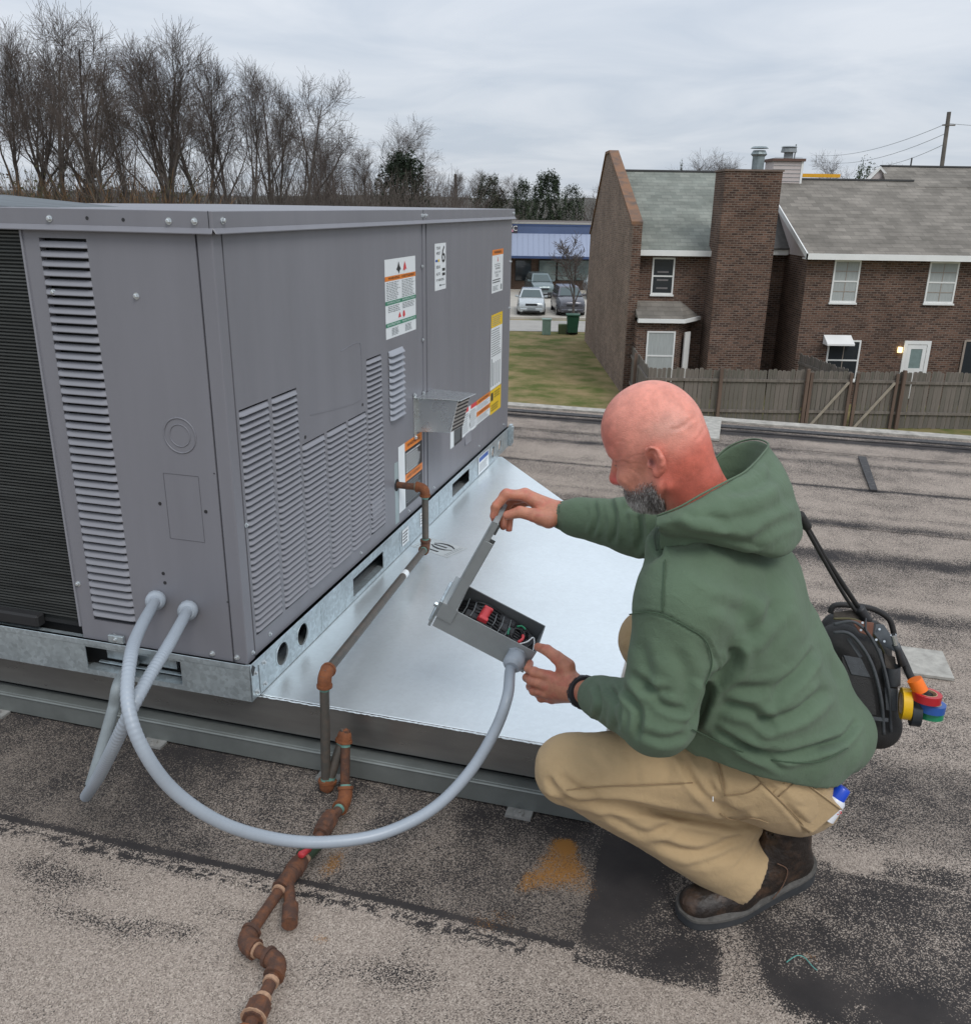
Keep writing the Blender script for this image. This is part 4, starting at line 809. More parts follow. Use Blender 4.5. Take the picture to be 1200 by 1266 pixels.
ga, gb, gc = at(1068, 226, YH+.9), at(1103, 226, YH+.9), at(1087, 208, YH+.9); b = MB(); b.hexa([ga, gb, gc], [ga+Vector((0, .3, 0)), gb+Vector((0, .3, 0)), gc+Vector((0, .3, 0))]); part('dormer_gable', b, M_sidg, hr)
b = MB(); b.tube([ga+Vector((0, -.05, 0)), gc+Vector((0, -.05, .03)), gb+Vector((0, -.05, 0))], .07, 4); part('dormer_trim', b, M_trim, hr)
b = MB(); b.box(gx0-.20, XE, YG-.40, YG-.35, eZ-.10, eZ+.09); b.box(gx0-.2, XE, YG-.35, YG+.02, eZ-.10, eZ-.06); part('fascia', b, M_trim, hr)
q1 = at(966, 262, YG+2.6); b = MB(); b.hexa([(gx0-.20, YG-.40, eZ-.10), (gx0-.16, YG-.40, eZ-.10), (gx0-.16, YG-.40, eZ+.09), (gx0-.20, YG-.40, eZ+.09)], [(gx0-.20, YH, rz_-.12), (gx0-.16, YH, rz_-.12), (gx0-.16, YH, rz_+.09), (gx0-.20, YH, rz_+.09)]); part('rake_board', b, M_trim, hr)
s_ = (rz_-eZ)/(YH-YG+.35); b = MB(); b.hexa([(gx0-.02, YG, eZ-.05), (gx0-.02, YH, eZ-.05), (gx0-.02, YH, rz_-.1)], [(gx0+.0, YG, eZ-.05), (gx0+.0, YH, eZ-.05), (gx0+.0, YH, rz_-.1)]); part('gable_siding', b, M_sidg, hr)
# recessed link wall between chimney and right house
b = MB(); b.box(7.0, gx0+.4, YG+2.4, YG+2.6, GZ, eZ+.1); part('link_wall', b, BX, hr)
lz = at(960, 312, YG+2.2).z; b = MB(); b.box(9.3, gx0-.03, YG+2.05, YG+2.12, lz-.08, lz+.10); part('link_fascia', b, M_trim, hr); b = MB(); b.hexa([(9.3, YG+2.0, lz+.10), (gx0-.03, YG+2.0, lz+.10), (gx0-.03, YG+4.4, lz+1.7), (9.3, YG+4.4, lz+1.7)], [(9.3, YG+2.0, lz+.16), (gx0-.03, YG+2.0, lz+.16), (gx0-.03, YG+4.4, lz+1.76), (9.3, YG+4.4, lz+1.76)]); part('link_roof', b, mat('dark_shingles', (.09, .085, .08), .9, 0, .2, 5), hr)
window(hr, 1032, 321, 1057, 374, YG, curtain=True, grid=(2, 4)); window(hr, 1150, 323, 1177, 375, YG, curtain=True, grid=(2, 4))
w = window(hr, 1024, 420, 1057, 470, YG, grid=(2, 2)); 
A_, B_ = at(1024, 420, YG-.5), at(1057, 428, YG-.5); b = MB(); b.hexa([(A_.x, YG-.45, B_.z), (B_.x, YG-.45, B_.z), (B_.x, YG-.01, B_.z), (A_.x, YG-.01, B_.z)], [(A_.x, YG-.45, B_.z+.06), (B_.x, YG-.45, B_.z+.06), (B_.x, YG-.01, A_.z+.1), (A_.x, YG-.01, A_.z+.1)]); part('garden_window_hood', b, M_trim, hr)
A_, B_ = at(1118, 421, YG), at(1151, 421, YG); dz = GZ+.25; b = MB(); b.box(A_.x, A_.x+.12, YG-.05, YG-.001, dz, A_.z); b.box(B_.x-.12, B_.x, YG-.05, YG-.001, dz, A_.z); b.box(A_.x+.12, B_.x-.12, YG-.05, YG-.001, A_.z-.12, A_.z); part('door_frame', b, M_trim, hr)
b = MB(); xm0, xm1 = A_.x+.13, B_.x-.13; plate(b, xm0, xm1, dz, A_.z-.13, [(xm0+.13, xm1-.13, A_.z-.95, A_.z-.28)], lambda u, v, d: (u, YG-.035+d, v), .03); dd = part('door', b, M_trim, hr)
b = MB(); b.box(xm0+.13, xm1-.13, YG-.02, YG-.015, A_.z-.95, A_.z-.28); b.build('pane', mat('door_glass', (.20, .26, .25), .15), dd); b = MB(); b.tube([(xm1-.07, YG-.04, dz+.95), (xm1-.07, YG-.1, dz+.95)], .03, 8); b.build('handle', M_gry, dd)
lp = at(1111, 432, YG); ml = bpy.data.materials.new('lamp_glow'); ml.use_nodes = True; e_ = ml.node_tree.nodes['Principled BSDF']; e_.inputs['Emission Color'].default_value = (1, .72, .30, 1); e_.inputs['Emission Strength'].default_value = 2.5; e_.inputs['Base Color'].default_value = (.8, .7, .4, 1)
b = MB(); b.tube([(lp.x, YG-.08, lp.z-.09), (lp.x, YG-.08, lp.z+.09)], .085, 8); part('wall_lamp', b, ml, hr)
A_ = at(1193, 422, YG); b = MB(); b.box(A_.x, A_.x+1.2, YG-.03, YG+.0, GZ, A_.z); part('patio_door', b, M_glass, hr); b = MB(); b.box(A_.x-.05, A_.x+.02, YG-.05, YG-.031, GZ, A_.z+.05); b.box(A_.x+.02, A_.x+1.2, YG-.05, YG-.031, A_.z, A_.z+.07); part('patio_door_frame', b, mat('tan_frame', (.30, .25, .21), .6), hr)
vp = at(1083, 298, 32.2); b = MB(); b.tube([(vp.x, 32.2, vp.z-.12), (vp.x, 32.2, vp.z+.22)], .04, 6); part('vent_pipe', b, M_gry, hr)
# siding chimney behind, antenna, yellow board on the ridge
ch = thing('siding_chimney', 'pale siding chimney with a dark cap behind the brick chimney', 'chimney', loc=(at(975, 225, 36.4).x, 36.4, rz_))
A_, B_ = at(968, 199, 36.2), at(990, 225, 36.2); b = MB(); b.box(A_.x-.35, B_.x, 36.2, 37.3, rz_-.8, A_.z); part('chase', b, M_sidg, ch)
b = MB()
for i in range(9): zz = rz_-.3+i*.14; b.box(A_.x-.35, B_.x-.06, 36.185, 36.2, zz, zz+.012)
kind(part('siding_joint', b, M_gry, ch), 'stuff')
b = MB(); b.box(B_.x-.07, B_.x+.01, 36.18, 36.2, rz_-.8, A_.z); part('corner_board', b, M_trim, ch)
b = MB(); b.box(A_.x-.42, B_.x+.06, 36.12, 37.4, A_.z, A_.z+.10); part('chase_cap', b, mat('rusty_cap', (.12, .07, .055), .8), ch)
fx = at(974, 195, 36.7).x; b = MB(); b.tube([(fx, 36.7, A_.z+.1), (fx, 36.7, A_.z+.34)], .17, 12); b.tube([(fx, 36.7, A_.z+.34), (fx, 36.7, A_.z+.5)], [.30, .27], 12); b.tube([(fx, 36.7, A_.z+.52), (fx, 36.7, A_.z+.56)], [.31, .25], 12); part('flue', b, M_gry, ch)
tag(MB().tube([at(981, 200, 36.6), at(984, 178, 36.6)], .025, 5).build('antenna_mast', M_gry), 'thin dark mast beside the siding chimney', 'antenna')
A_, B_ = at(990, 214.5, 37.4), at(1036, 219.5, 37.4); tag(MB().box(A_.x, B_.x, 37.2, 37.5, B_.z, A_.z).build('yellow_board', mat('yellow_paint', (.72, .36, .01), .6)), 'long yellow board lying along the roof ridge', 'board')
# --- shop with blue metal mansard
shop = thing('shop_building', 'low brick shop with blue metal mansard roof behind the parked cars', 'shop', loc=(3, 73, GZ)); YS = 73.0
M_bl1 = mat('blue_mansard', (.26, .30, .40), .5, .1, .10, .25, stretch=(1, .1, .1)); M_bl2 = mat('dark_blue_fascia', (.045, .075, .17), .5, .1, .08, .6); M_bl3 = mat('blue_band', (.085, .12, .22), .5, .1, .1, .6)
zz = lambda py: at(680, py, YS).z
b = MB(); b.box(-30, 30, YS+.8, YS+14, GZ, zz(276)); part('shell', b, mat('shop_wall', (.10, .08, .07), .9), shop)
b = MB(); b.box(-30, 30, YS+.3, YS+.8, zz(289), zz(277)); part('parapet', b, M_bl3, shop)
b = MB(); b.box(-30, 30, YS+.25, YS+.9, zz(277), zz(275)); part('parapet_cap', b, mat('tan_cap', (.34, .33, .30), .7), shop); b = MB(); b.box(-30, 30, YS+.27, YS+.3, zz(279.5), zz(277)); part('parapet_band', b, M_bl2, shop)
b = MB(); b.hexa([(-30, YS-1.3, zz(316)), (30, YS-1.3, zz(316)), (30, YS+.8, zz(316)), (-30, YS+.8, zz(316))], [(-30, YS+.2, zz(289)), (30, YS+.2, zz(289)), (30, YS+.8, zz(289)), (-30, YS+.8, zz(289))]); ms = part('mansard', b, M_bl1, shop)
b = MB(); x = -10
while x < 14:
    b.hexa([(x, YS-1.34, zz(316)), (x+.05, YS-1.34, zz(316)), (x+.05, YS-1.3, zz(316)), (x, YS-1.3, zz(316))], [(x, YS+.16, zz(289)), (x+.05, YS+.16, zz(289)), (x+.05, YS+.2, zz(289)), (x, YS+.2, zz(289))]); x += .42
kind(b.build('standing_seam', M_bl1, ms), 'stuff')
b = MB(); b.box(-30, 30, YS-1.36, YS-1.28, zz(318.5), zz(315.5)); part('gutter', b, M_bl2, shop)
b = MB(); b.box(-30, 30, YS+.6, YS+.78, GZ, zz(318)); part('front_wall', b, brickmat('tan_brick', 'xz', (.17, .10, .075), (.11, .07, .05), (.20, .16, .13)), shop)
for (pa, pb) in ((637, 656), (666, 687), (689, 710), (712, 731)):
    A_, B_ = at(pa, 321, YS+.55), at(pb, 347, YS+.55); b = MB(); b.box(A_.x, B_.x, YS+.52, YS+.6, B_.z, A_.z); fr = part('shop_window', b, mat('dark_frame', (.03, .035, .035), .5), shop)
    b = MB(); b.box(A_.x+.05, B_.x-.05, YS+.50, YS+.52, B_.z+.05, A_.z-.05); b.build('pane', mat('shop_glass', (.20, .25, .24), .1, 0, .3, .6, col2=(.38, .45, .43), amount=(.4, .6)) if pa > 650 else M_glass, fr)
A_, B_ = at(620, 279, YS+.25), at(639.5, 288, YS+.25); sg = MB(); sg.box(A_.x-1.5, B_.x, YS+.18, YS+.28, B_.z, A_.z); sign = thing('shop_sign', 'dark sign with white lettering on the blue shop front', 'sign', loc=(B_.x-1, YS+.2, B_.z)); part('sign_board', sg, mat('sign_dark', (.05, .045, .06), .5), sign)
vs, fs = txt('VC', .55); b = MB(); cx_ = at(634, 282.3, YS+.15); b.add([(cx_.x+v_[0], YS+.16, cx_.z+v_[1]) for v_ in vs], fs); part('lettering', b, M_trim, sign); b = MB(); p = at(632.5, 284.5, YS+.15); b.box(p.x-.35, p.x+.1, YS+.15, YS+.17, p.z-.12, p.z+.06); part('pink_mark', b, mat('pink', (.7, .3, .4), .5), sign)

# ------------------------------------------------------------------ fence
M_fw = mat('weathered_picket', (.125, .108, .092), .92, 0, .35, 1.5, .5, 20, stretch=(9, 9, .6), col2=(.205, .178, .155), amount=(.35, .65)); M_fw2 = mat('mossy_picket', (.10, .092, .075), .92, 0, .3, 1.5, .5, 20, stretch=(9, 9, .6), col2=(.17, .15, .13), amount=(.35, .65)); M_fp = mat('fence_post_wood', (.125, .085, .065), .92, 0, .3, 2, stretch=(6, 6, .5))
def picket_mesh(m):
    b = MB(); w, h, t_ = .066, 1.80, .018; pr = [(-w, 0), (w, 0), (w, h-.035), (w-.03, h), (-w+.03, h), (-w, h-.035)]
    b.hexa([(x, 0, z) for x, z in pr], [(x, t_, z) for x, z in pr]); return b.build('picket', m, None, link=False)
pk = [picket_mesh(M_fw), picket_mesh(M_fw2)]
def fence(label_, A0, A1, top, post_at=(), rails=(.45, 1.42), grp='board fences behind the roof', side=-1):
    A0, A1 = Vector(A0), Vector(A1); d = A1-A0; L_ = d.length; an = math.atan2(d.y, d.x); t = thing('board_fence', label_, 'fence', loc=(A0.x, A0.y, top-1.8), rz=an, group=None)
    n = int(L_/.143); rr = random.Random(int(L_*100))
    for i in range(n):
        inst(pk[rr.random() < .4], t, (.0715+i*.143+rr.uniform(-.004, .004), rr.uniform(0, .012), rr.uniform(-.03, .03)), (0, rr.uniform(-.012, .012), 0))
    for z in rails: b = MB(); b.box(0, L_, .0-.045*(-side), .0 if side < 0 else .045+.02, z, z+.085) if False else b.box(0, L_, -.042, -.002, z, z+.085); b.build('rail', M_fw, t)
    for x in post_at: b = MB(); b.box(x-.05, x+.05, -.145, -.045, 0, 1.86); b.build('post', M_fp, t)
    return t
ftop = -3.2; FY = 27.35
fxs = at(801, 462, FY).x
fx = lambda px: at(px, 480, FY).x-fxs
fence('weathered grey board fence running along the back of both houses', (fxs, FY), (at(999, 460, FY).x, FY), ftop, (fx(889), fx(995)))
gA = at(1001, 460, FY-.05)
def gate(pa, pb, label_):
    a, c = at(pa, 460, FY).x, at(pb, 460, FY).x; t = thing('fence_gate', label_, 'gate', loc=(a, FY-.02, ftop-1.8)); W = c-a; n = int(W/.143)
    for i in range(n): inst(pk[i % 2], t, (.0715+i*W/n, 0, random.uniform(-.02, .02)), (0, 0, 0))
    for z in (.47, 1.45): b = MB(); b.box(0, W, -.045, -.002, z, z+.085); b.build('rail', M_fw, t)
    b = MB(); T_ = [(.12, .05), (.22, .05), (W-.05, 1.48), (W-.15, 1.48)]; b.hexa([(x, -.047, z) for x, z in T_], [(x, -.085, z) for x, z in T_]); b.build('brace', mat('brace_wood', (.30, .26, .21), .9), t)
    for x in (.05, W-.05): b = MB(); b.box(x-.045, x+.045, -.09, -.046, 0, 1.75); b.build('stile', M_fp, t)
gate(1001, 1054, 'left board gate with a diagonal brace in the grey fence'); gate(1058, 1111, 'right board gate with a diagonal brace in the grey fence')
fence('grey board fence section to the right of the two gates', (at(1112, 460, FY).x, FY), (at(1112, 460, FY).x+7.5, FY), ftop, (.12, 4.9))
t = fence('grey board fence running back from the corner towards the tall side wall', (5.18, 31.9), (fxs, FY), ftop, (2.0,), rails=(.45, 1.4))
t = fence('grey board fence dividing the yards in front of the right house', (at(988, 432, YG).x, YG-.1), (at(1053, 455, FY).x, FY+.05), ftop)

# ------------------------------------------------------------------ bin, utility box, marker
t = thing('wheelie_bin', 'dark green wheeled rubbish bin by the tall brick wall', 'bin', loc=(at(707, 415, 47.6).x, 47.6, GZ)); Mg = mat('bin_green', (.012, .065, .035), .5)
b = MB(); b.hexa([(-.25, -.25, .12), (.25, -.25, .12), (.25, .25, .12), (-.25, .25, .12)], [(-.32, -.33, 1.0), (.32, -.33, 1.0), (.32, .33, 1.0), (-.32, .33, 1.0)]); b.build('bin_body', Mg, t, bevel=.03)
b = MB(); b.box(-.36, .36, -.37, .38, 1.0, 1.09); b.build('lid', Mg, t, bevel=.02); b = MB(); b.tube([(-.3, .2, .12), (.3, .2, .12)], .13, 12); b.build('wheel', M_blk, t)
t = thing('utility_pedestal', 'pale green utility pedestal standing on the lawn by the lane', 'utility box', loc=(at(675, 415, 47.5).x, 47.5, GZ)); b = MB(); b.box(-.22, .22, -.2, .2, 0, .78); b.build('cabinet', mat('pale_green', (.17, .25, .20), .6), t, bevel=.02); b = MB(); b.box(-.25, .25, -.23, .23, .78, .84); b.build('cover', mat('paler_green', (.24, .33, .28), .6), t)
t = thing('shrub_box', 'small brown-green box beside the wheeled bin', 'box', loc=(at(699, 412, 48).x-.1, 48.0, GZ)); b = MB(); b.box(-.3, .3, -.2, .2, 0, .5); b.build('box_body', mat('olive_box', (.09, .11, .05), .8), t, bevel=.02)

# ------------------------------------------------------------------ cars
def car(name, label_, x, y, rz, paint, suv=False, dark_bumper=False, W=1.74, L_=4.5, H=1.48):
    t = thing(name, label_, 'car', loc=(x, y, GZ+.02), rz=rz, group=None)
    hw = W/2; H = 1.66 if suv else H
    # stations along the length (front at -y)
    st = [(-.5, .42, .62, .80), (-.49, .30, .74, .90), (-.44, .22, .86, .97), (-.27, .20, .98, 1.0), (-.22, .20, 1.0, 1.0), (.0, .20, 1.0, 1.0), (.32, .20, 1.0, 1.0), (.46, .24, .98, .95), (.5, .40, .85, .88)]
    b = MB(); rings = []
    for (s_, zb, zt, wf) in st:
        zt = zt*(1.12 if suv else 1.0); w = hw*wf; rings.append([(-w*.92, s_*L_, zb), (-w, s_*L_, zb+.12), (-w, s_*L_, zb+(zt-zb)*.62), (-w*.90, s_*L_, zt), (-w*.35, s_*L_, zt+.03), (w*.35, s_*L_, zt+.03), (w*.90, s_*L_, zt), (w, s_*L_, zb+(zt-zb)*.62), (w, s_*L_, zb+.12), (w*.92, s_*L_, zb)])
    n = 10; vs = [p for r_ in rings for p in r_]; fs = [(i*n+k_, i*n+(k_+1) % n, (i+1)*n+(k_+1) % n, (i+1)*n+k_) for i in range(len(rings)-1) for k_ in range(n)]+[tuple(range(n))[::-1], tuple(range(len(vs)-n, len(vs)))]
    b.add(vs, fs); o = b.build('body', paint, t, bevel=.02); auto_smooth(o, 50)
    base = 1.0*(1.12 if suv else 1.0)
    b = MB(); a, c = -.27*L_, .44*L_ if suv else .36*L_; r0, r1 = -.10*L_, .34*L_ if suv else .16*L_
    b.hexa([(-hw*.90, a, base), (hw*.90, a, base), (hw*.90, c, base), (-hw*.90, c, base)], [(-hw*.68, r0, H), (hw*.68, r0, H), (hw*.68, r1, H), (-hw*.68, r1, H)]); g_ = b.build('cabin', paint, t, bevel=.03)
    b = MB(); f = lambda u, v: (( -hw*.90*(1-v)-hw*.68*v)*(1-2*u) , a+(r0-a)*v-.02, base+(H-base)*v+.012)
    b.quad(f(.07, .06), f(.93, .06), f(.92, .86), f(.08, .86)); b.build('windscreen', mat('car_glass', (.05, .075, .075), .06, 0, .1, 1, spec=.8), g_)
    for sg_ in (-1, 1):
        b = MB(); b.quad((sg_*(hw*.885), a+.25, base+.06), (sg_*(hw*.885), c-.2, base+.06), (sg_*(hw*.70), r1-.05, H-.08), (sg_*(hw*.70), r0+.1, H-.08)); b.build('side_window', MATS['car_glass'], g_)
        for yy in (-.31, .31):
            b = MB(); b.tube([(sg_*(hw-.20), yy*L_, .32), (sg_*(hw+.01), yy*L_, .32)], .325, 18); w_ = b.build('wheel', M_blk, t); b = MB(); b.tube([(sg_*(hw+.005), yy*L_, .32), (sg_*(hw+.02), yy*L_, .32)], .20, 12); b.build('rim', M_steel, w_)
        b = MB(); b.hexa([(sg_*hw*.52, -.489*L_, .66), (sg_*hw*.88, -.468*L_, .66), (sg_*hw*.90, -.462*L_, .80), (sg_*hw*.56, -.480*L_, .78)], [(sg_*hw*.52, -.45*L_, .66), (sg_*hw*.88, -.43*L_, .66), (sg_*hw*.90, -.43*L_, .80), (sg_*hw*.56, -.44*L_, .78)]); b.build('headlight', mat('headlight_lens', (.55, .58, .60), .15), t)
        b = MB(); b.hexa([(sg_*(hw*.9), a+.30, base-.02), (sg_*(hw+.16), a+.30, base+.0), (sg_*(hw+.16), a+.42, base), (sg_*(hw*.9), a+.42, base-.02)], [(sg_*(hw*.9), a+.30, base+.10), (sg_*(hw+.16), a+.30, base+.13), (sg_*(hw+.16), a+.42, base+.13), (sg_*(hw*.9), a+.42, base+.1)]); b.build('mirror', paint, t, bevel=.02)
    b = MB(); b.box(-hw*.42, hw*.42, -.502*L_, -.48*L_, .60, .74); b.build('grille', M_blk, t, bevel=.01); b = MB(); b.box(-hw*.80, hw*.80, -.512*L_, -.46*L_, .24, .46); b.build('bumper', M_blk if dark_bumper else paint, t, bevel=.03)
    b = MB(); b.box(-.26, .26, -.518*L_, -.512*L_, .36, .47); b.build('plate', M_gry, t); b = MB(); b.box(-hw*.6, hw*.6, -.514*L_, -.505*L_, .25, .33); b.build('lower_grille', M_blk, t)
    return t
Msil = mat('silver_paint', (.46, .49, .50), .25, .35, .03, 2, coat=.5); Mdk = mat('charcoal_paint', (.09, .09, .105), .25, .3, .03, 2, coat=.5); Mte = mat('teal_grey_paint', (.15, .19, .195), .25, .35, .03, 2, coat=.5)
car('parked_car', 'silver car facing the lane, nearest the rooftop unit', at(656, 391, 57.5).x, 57.8, math.radians(-2), Msil)
car('parked_car', 'dark charcoal SUV with silver bumper parked behind the bare tree', at(701, 391, 57.5).x, 57.8, math.radians(3), Mdk, suv=True)
car('parked_car', 'grey-green SUV parked close to the shop front', at(667, 368, 67.0).x, 68.4, math.radians(6), Mte, suv=True, dark_bumper=True)
tr = thing('white_pickup', 'white vehicle mostly hidden behind the tall brick wall', 'vehicle', loc=(at(728, 368, 66).x+.9, 66.5, GZ)); b = MB(); b.box(-1.0, 1.0, -.9, 3.5, .4, 1.1); b.build('body', Msil, tr, bevel=.08); b = MB(); b.hexa([(-.95, -.2, 1.1), (.95, -.2, 1.1), (.95, 1.8, 1.1), (-.95, 1.8, 1.1)], [(-.8, .2, 1.8), (.8, .2, 1.8), (.8, 1.6, 1.8), (-.8, 1.6, 1.8)]); c_ = b.build('cabin', M_white, tr, bevel=.05); b = MB(); b.quad((-.80, -.16, 1.2), (.80, -.16, 1.2), (.7, .12, 1.7), (-.7, .12, 1.7)); b.build('windscreen', M_glass, c_)
for sg_ in (-1, 1): b = MB(); b.tube([(sg_*.8, .2, .36), (sg_*1.02, .2, .36)], .36, 16); b.build('wheel', M_blk, tr)

# ------------------------------------------------------------------ trees
M_bark = mat('bark', (.070, .058, .050), .95, 0, .25, 2, stretch=(3, 3, .5)); M_bark2 = mat('grey_bark', (.14, .125, .11), .95, 0, .25, 2); M_twig = mat('twigs', (.115, .095, .085), .95, 0, .2, 3, spec=.1)  # twig colour lightened to stand for distance haze
def tree_segments(rr, H, spread, fork, levels=4, up=.35):
    """leader with side limbs; some low limbs grow almost as long as the leader, twigs fan out at the tips"""
    segs = []; NB = (12, 7, 5, 4, 0); NS = (9, 6, 4, 3, 2)
    def axis(p, d, L_, r, lev):
        n = NS[lev]; pts = [p]; dirs = [d]
        for i in range(n):
            w = (.07, .12, .14, .12, .12)[lev]; d = (d+Vector((rr.gauss(0, w), rr.gauss(0, w), rr.gauss(0, w*.5)+up*(.0, .20, .20, .20, .20)[lev]))).normalized(); p = p+d*(L_/n); pts.append(p); dirs.append(d)
        rad = lambda t: max(.004, r*(1-t*(.80 if lev else .86)))
        for i in range(n): segs.append((pts[i], pts[i+1], rad(i/n), rad((i+1)/n), lev))
        if lev >= levels: return
        nb = NB[lev]+rr.randint(-1, 1); t0 = (fork, .22, .15, .1)[lev]
        for j in range(nb):
            t = t0+(.98-t0)*((j+rr.random())/nb); i = min(n-1, int(t*n)); q_ = pts[i].lerp(pts[i+1], t*n-i); dd = dirs[i+1]; ax = rr.uniform(0, 6.283) if lev else j*2.4+rr.uniform(-.5, .5)
            big = lev == 0 and j < 4 and rr.random() < .8
            tilt = (rr.uniform(.28, .50) if big else rr.uniform(.45, .95))*spread; u = dd.orthogonal().normalized(); w = dd.cross(u); nd = (dd*math.cos(tilt)+(u*math.cos(ax)+w*math.sin(ax))*math.sin(tilt)).normalized()
            if lev == 0: cl = L_*(.62 if big else .40)*(1-t*.62)*rr.uniform(.8, 1.15)
            else: cl = max(L_*rr.uniform(.36, .60)*(1-.40*t), H*(.075, .075, .070, .050)[lev]*rr.uniform(.7, 1.3))
            axis(q_, nd, cl, rad(t)*(rr.uniform(.60, .75) if big else rr.uniform(.34, .52)), lev+1)
    axis(Vector((0, 0, 0)), Vector((rr.gauss(0, .03), rr.gauss(0, .03), 1)).normalized(), H*.93, H*.0155, 0)
    top = max(s_[1].z for s_ in segs); k_ = H/top
    return [(a*k_, c*k_, ra, rb, l) for a, c, ra, rb, l in segs]
def seg_mesh(name, segs, n, m, minr=.0):
    b = MB(); vs = []; fs = []
    for (a, c, ra, rb, l) in segs:
        t = (c-a).normalized(); u = t.orthogonal().normalized(); w = t.cross(u); o = len(vs); ra = max(ra, minr); rb = max(rb, minr)
        for (p, r) in ((a, ra), (c, rb)):
            for k_ in range(n): an = 6.2832*k_/n; vs.append(p+(u*math.cos(an)+w*math.sin(an))*r)
        fs += [(o+k_, o+(k_+1) % n, o+n+(k_+1) % n, o+n+k_) for k_ in range(n)]
    b.add(vs, fs); return b.build(name, m, None, smooth=True)
def bare_tree(seed, H, spread, fork, levels, label_='', loc=(0, 0, 0), barkm=None, minr=.0085, up=.35):
    rr = random.Random(seed); s = tree_segments(rr, H, spread, fork, levels, up); t = thing('bare_tree', label_, 'tree', loc=loc)
    o = seg_mesh('trunk', [x for x in s if x[4] <= 1], 6, barkm or M_bark, .02); o.parent = t; o = seg_mesh('crown', [x for x in s if x[4] > 1], 3, M_twig, minr); o.parent = t; print('tree', seed, len(s)); return t
YT = 62
def ground(px, Y): p = at(px, 400, Y); return Vector((p.x, Y, GZ))
def Hof(px, py, Y): return at(px, py, Y).z-GZ
protos = [bare_tree(21, 20, 1.0, .30, 4, 'tallest spreading bare tree behind the left end of the unit', ground(95, 60)),
          bare_tree(22, 19, .85, .38, 4, 'dense upright bare tree with a dark forked trunk', ground(205, 62), up=.5),
          bare_tree(23, 18, .75, .42, 4, 'slim bare tree with steep branches', ground(270, 64), up=.5),
          bare_tree(24, 17, 1.1, .28, 4, 'bare tree leaning outwards at the right end of the tall group', ground(362, 66))]
def settree(t, px, py_top, Y, Hbase, label_, rz=0, wide=1.0):
    h = Hof(px, py_top, Y); k_ = h/Hbase; t.location = ground(px, Y); t.scale = (k_*wide, k_*wide, k_); t.rotation_euler = (0, 0, rz); t['label'] = label_
spec = [(0, 95, 2, 58), (1, 190, 22, 60), (2, 265, 50, 64), (3, 365, 72, 66)]
for i, px, pt, Y in spec: settree(protos[i], px, pt, Y, (20, 19, 18, 17)[i], protos[i]['label'])
more = [(0, -35, 10, 56, 'bare tree cut off by the left edge of the view', 1.9, 1.1), (1, 30, 40, 62, 'bare tree second from the left edge, behind the tallest one', .8, 1.0), (2, 48, 25, 66, 'thin bare tree seen through the tallest one', 2.4, .9), (3, 140, 12, 63, 'broad bare tree between the tallest and the dense upright one', 4.0, .9),
        (2, 178, 60, 56, 'slim bare tree in front of the dense upright one', 5.1, .8), (0, 222, 30, 68, 'bare tree filling the middle of the tall group', 3.3, .9), (3, 300, 62, 70, 'bare tree behind the slim pair', 1.2, .8), (1, 328, 60, 64, 'upright bare tree third from the right end', 2.2, .75), (2, 345, 90, 60, 'young slim bare tree near the right end', .3, .8),
        (1, 75, 30, 70, 'bare tree behind the tallest one, a little to its left', 5.5, .9), (0, 125, 40, 74, 'bare tree set back right of the tallest one', .9, 1.0), (2, 240, 45, 58, 'slim bare tree near the middle of the tall group', 3.9, 1.0), (3, 283, 55, 72, 'spreading bare tree behind the middle of the tall group', 2.7, .9), (1, 5, 30, 60, 'bare tree beside the leafy green tree at the left edge', 4.6, 1.0), (0, 345, 70, 76, 'bare tree set back near the right end of the tall group', 5.0, .9), (3, 160, 55, 52, 'crooked bare tree low in front of the tall group', 1.4, .8),
        (0, 405, 152, 92, 'smaller distant bare tree right of the tall group', 2.8, 1.0), (1, 440, 158, 96, 'distant bare tree beside the dark evergreen', 4.4, 1.1), (3, 380, 160, 85, 'low bare tree beyond the tall group', 5.7, 1.1), (0, 488, 138, 90, 'rounded distant bare tree above the evergreen', .4, 1.15), (3, 522, 155, 92, 'distant bare tree sweeping to the right beside the evergreen', 0.9, 1.1), (2, 466, 170, 88, 'slim distant bare tree left of the evergreen', 3.0, 1.1),
        (2, 552, 205, 110, 'small far bare tree near the dark pole', 1.0, 1.2), (1, 590, 205, 120, 'small far bare tree left of the evergreen clump', 2.0, 1.3), (0, 640, 212, 130, 'far bare tree behind the evergreen clump', 3.0, 1.4), (3, 725, 225, 120, 'far bare tree by the tip of the tall brick wall', 4.0, 1.3), (1, 615, 222, 118, 'low far bare tree above the shop', 5.0, 1.4),
        (0, 838, 180, 90, 'bare tree top showing above the left roof', .6, 1.2), (1, 862, 192, 95, 'bare tree top close to the brick chimney', 1.6, 1.2), (2, 895, 188, 92, 'bare tree top just left of the metal flue', 2.6, 1.3), (0, 1010, 182, 88, 'bare tree top right of the siding chimney', 3.6, .9), (3, 1030, 198, 100, 'small bare tree top right of the yellow board', 4.6, 1.1), (2, 1080, 208, 110, 'bare tree top behind the right roof', 5.6, 1.2)]
for (i, px, pt, Y, lb, rz, wd_) in more:
    c = copy_tree(protos[i], ground(px, Y)); settree(c, px, pt, Y, (20, 19, 18, 17)[i], lb, rz, wd_)
near = bare_tree(31, 6.5, 1.05, .22, 3, 'small bare tree in front of the shop and parked cars', (0, 0, 0), M_bark, .013)
p = ground(709, 51.5); hN = Hof(709, 285, 51.5); near.location = p; near.scale = (hN/6.5*1.1, hN/6.5*1.1, hN/6.5)
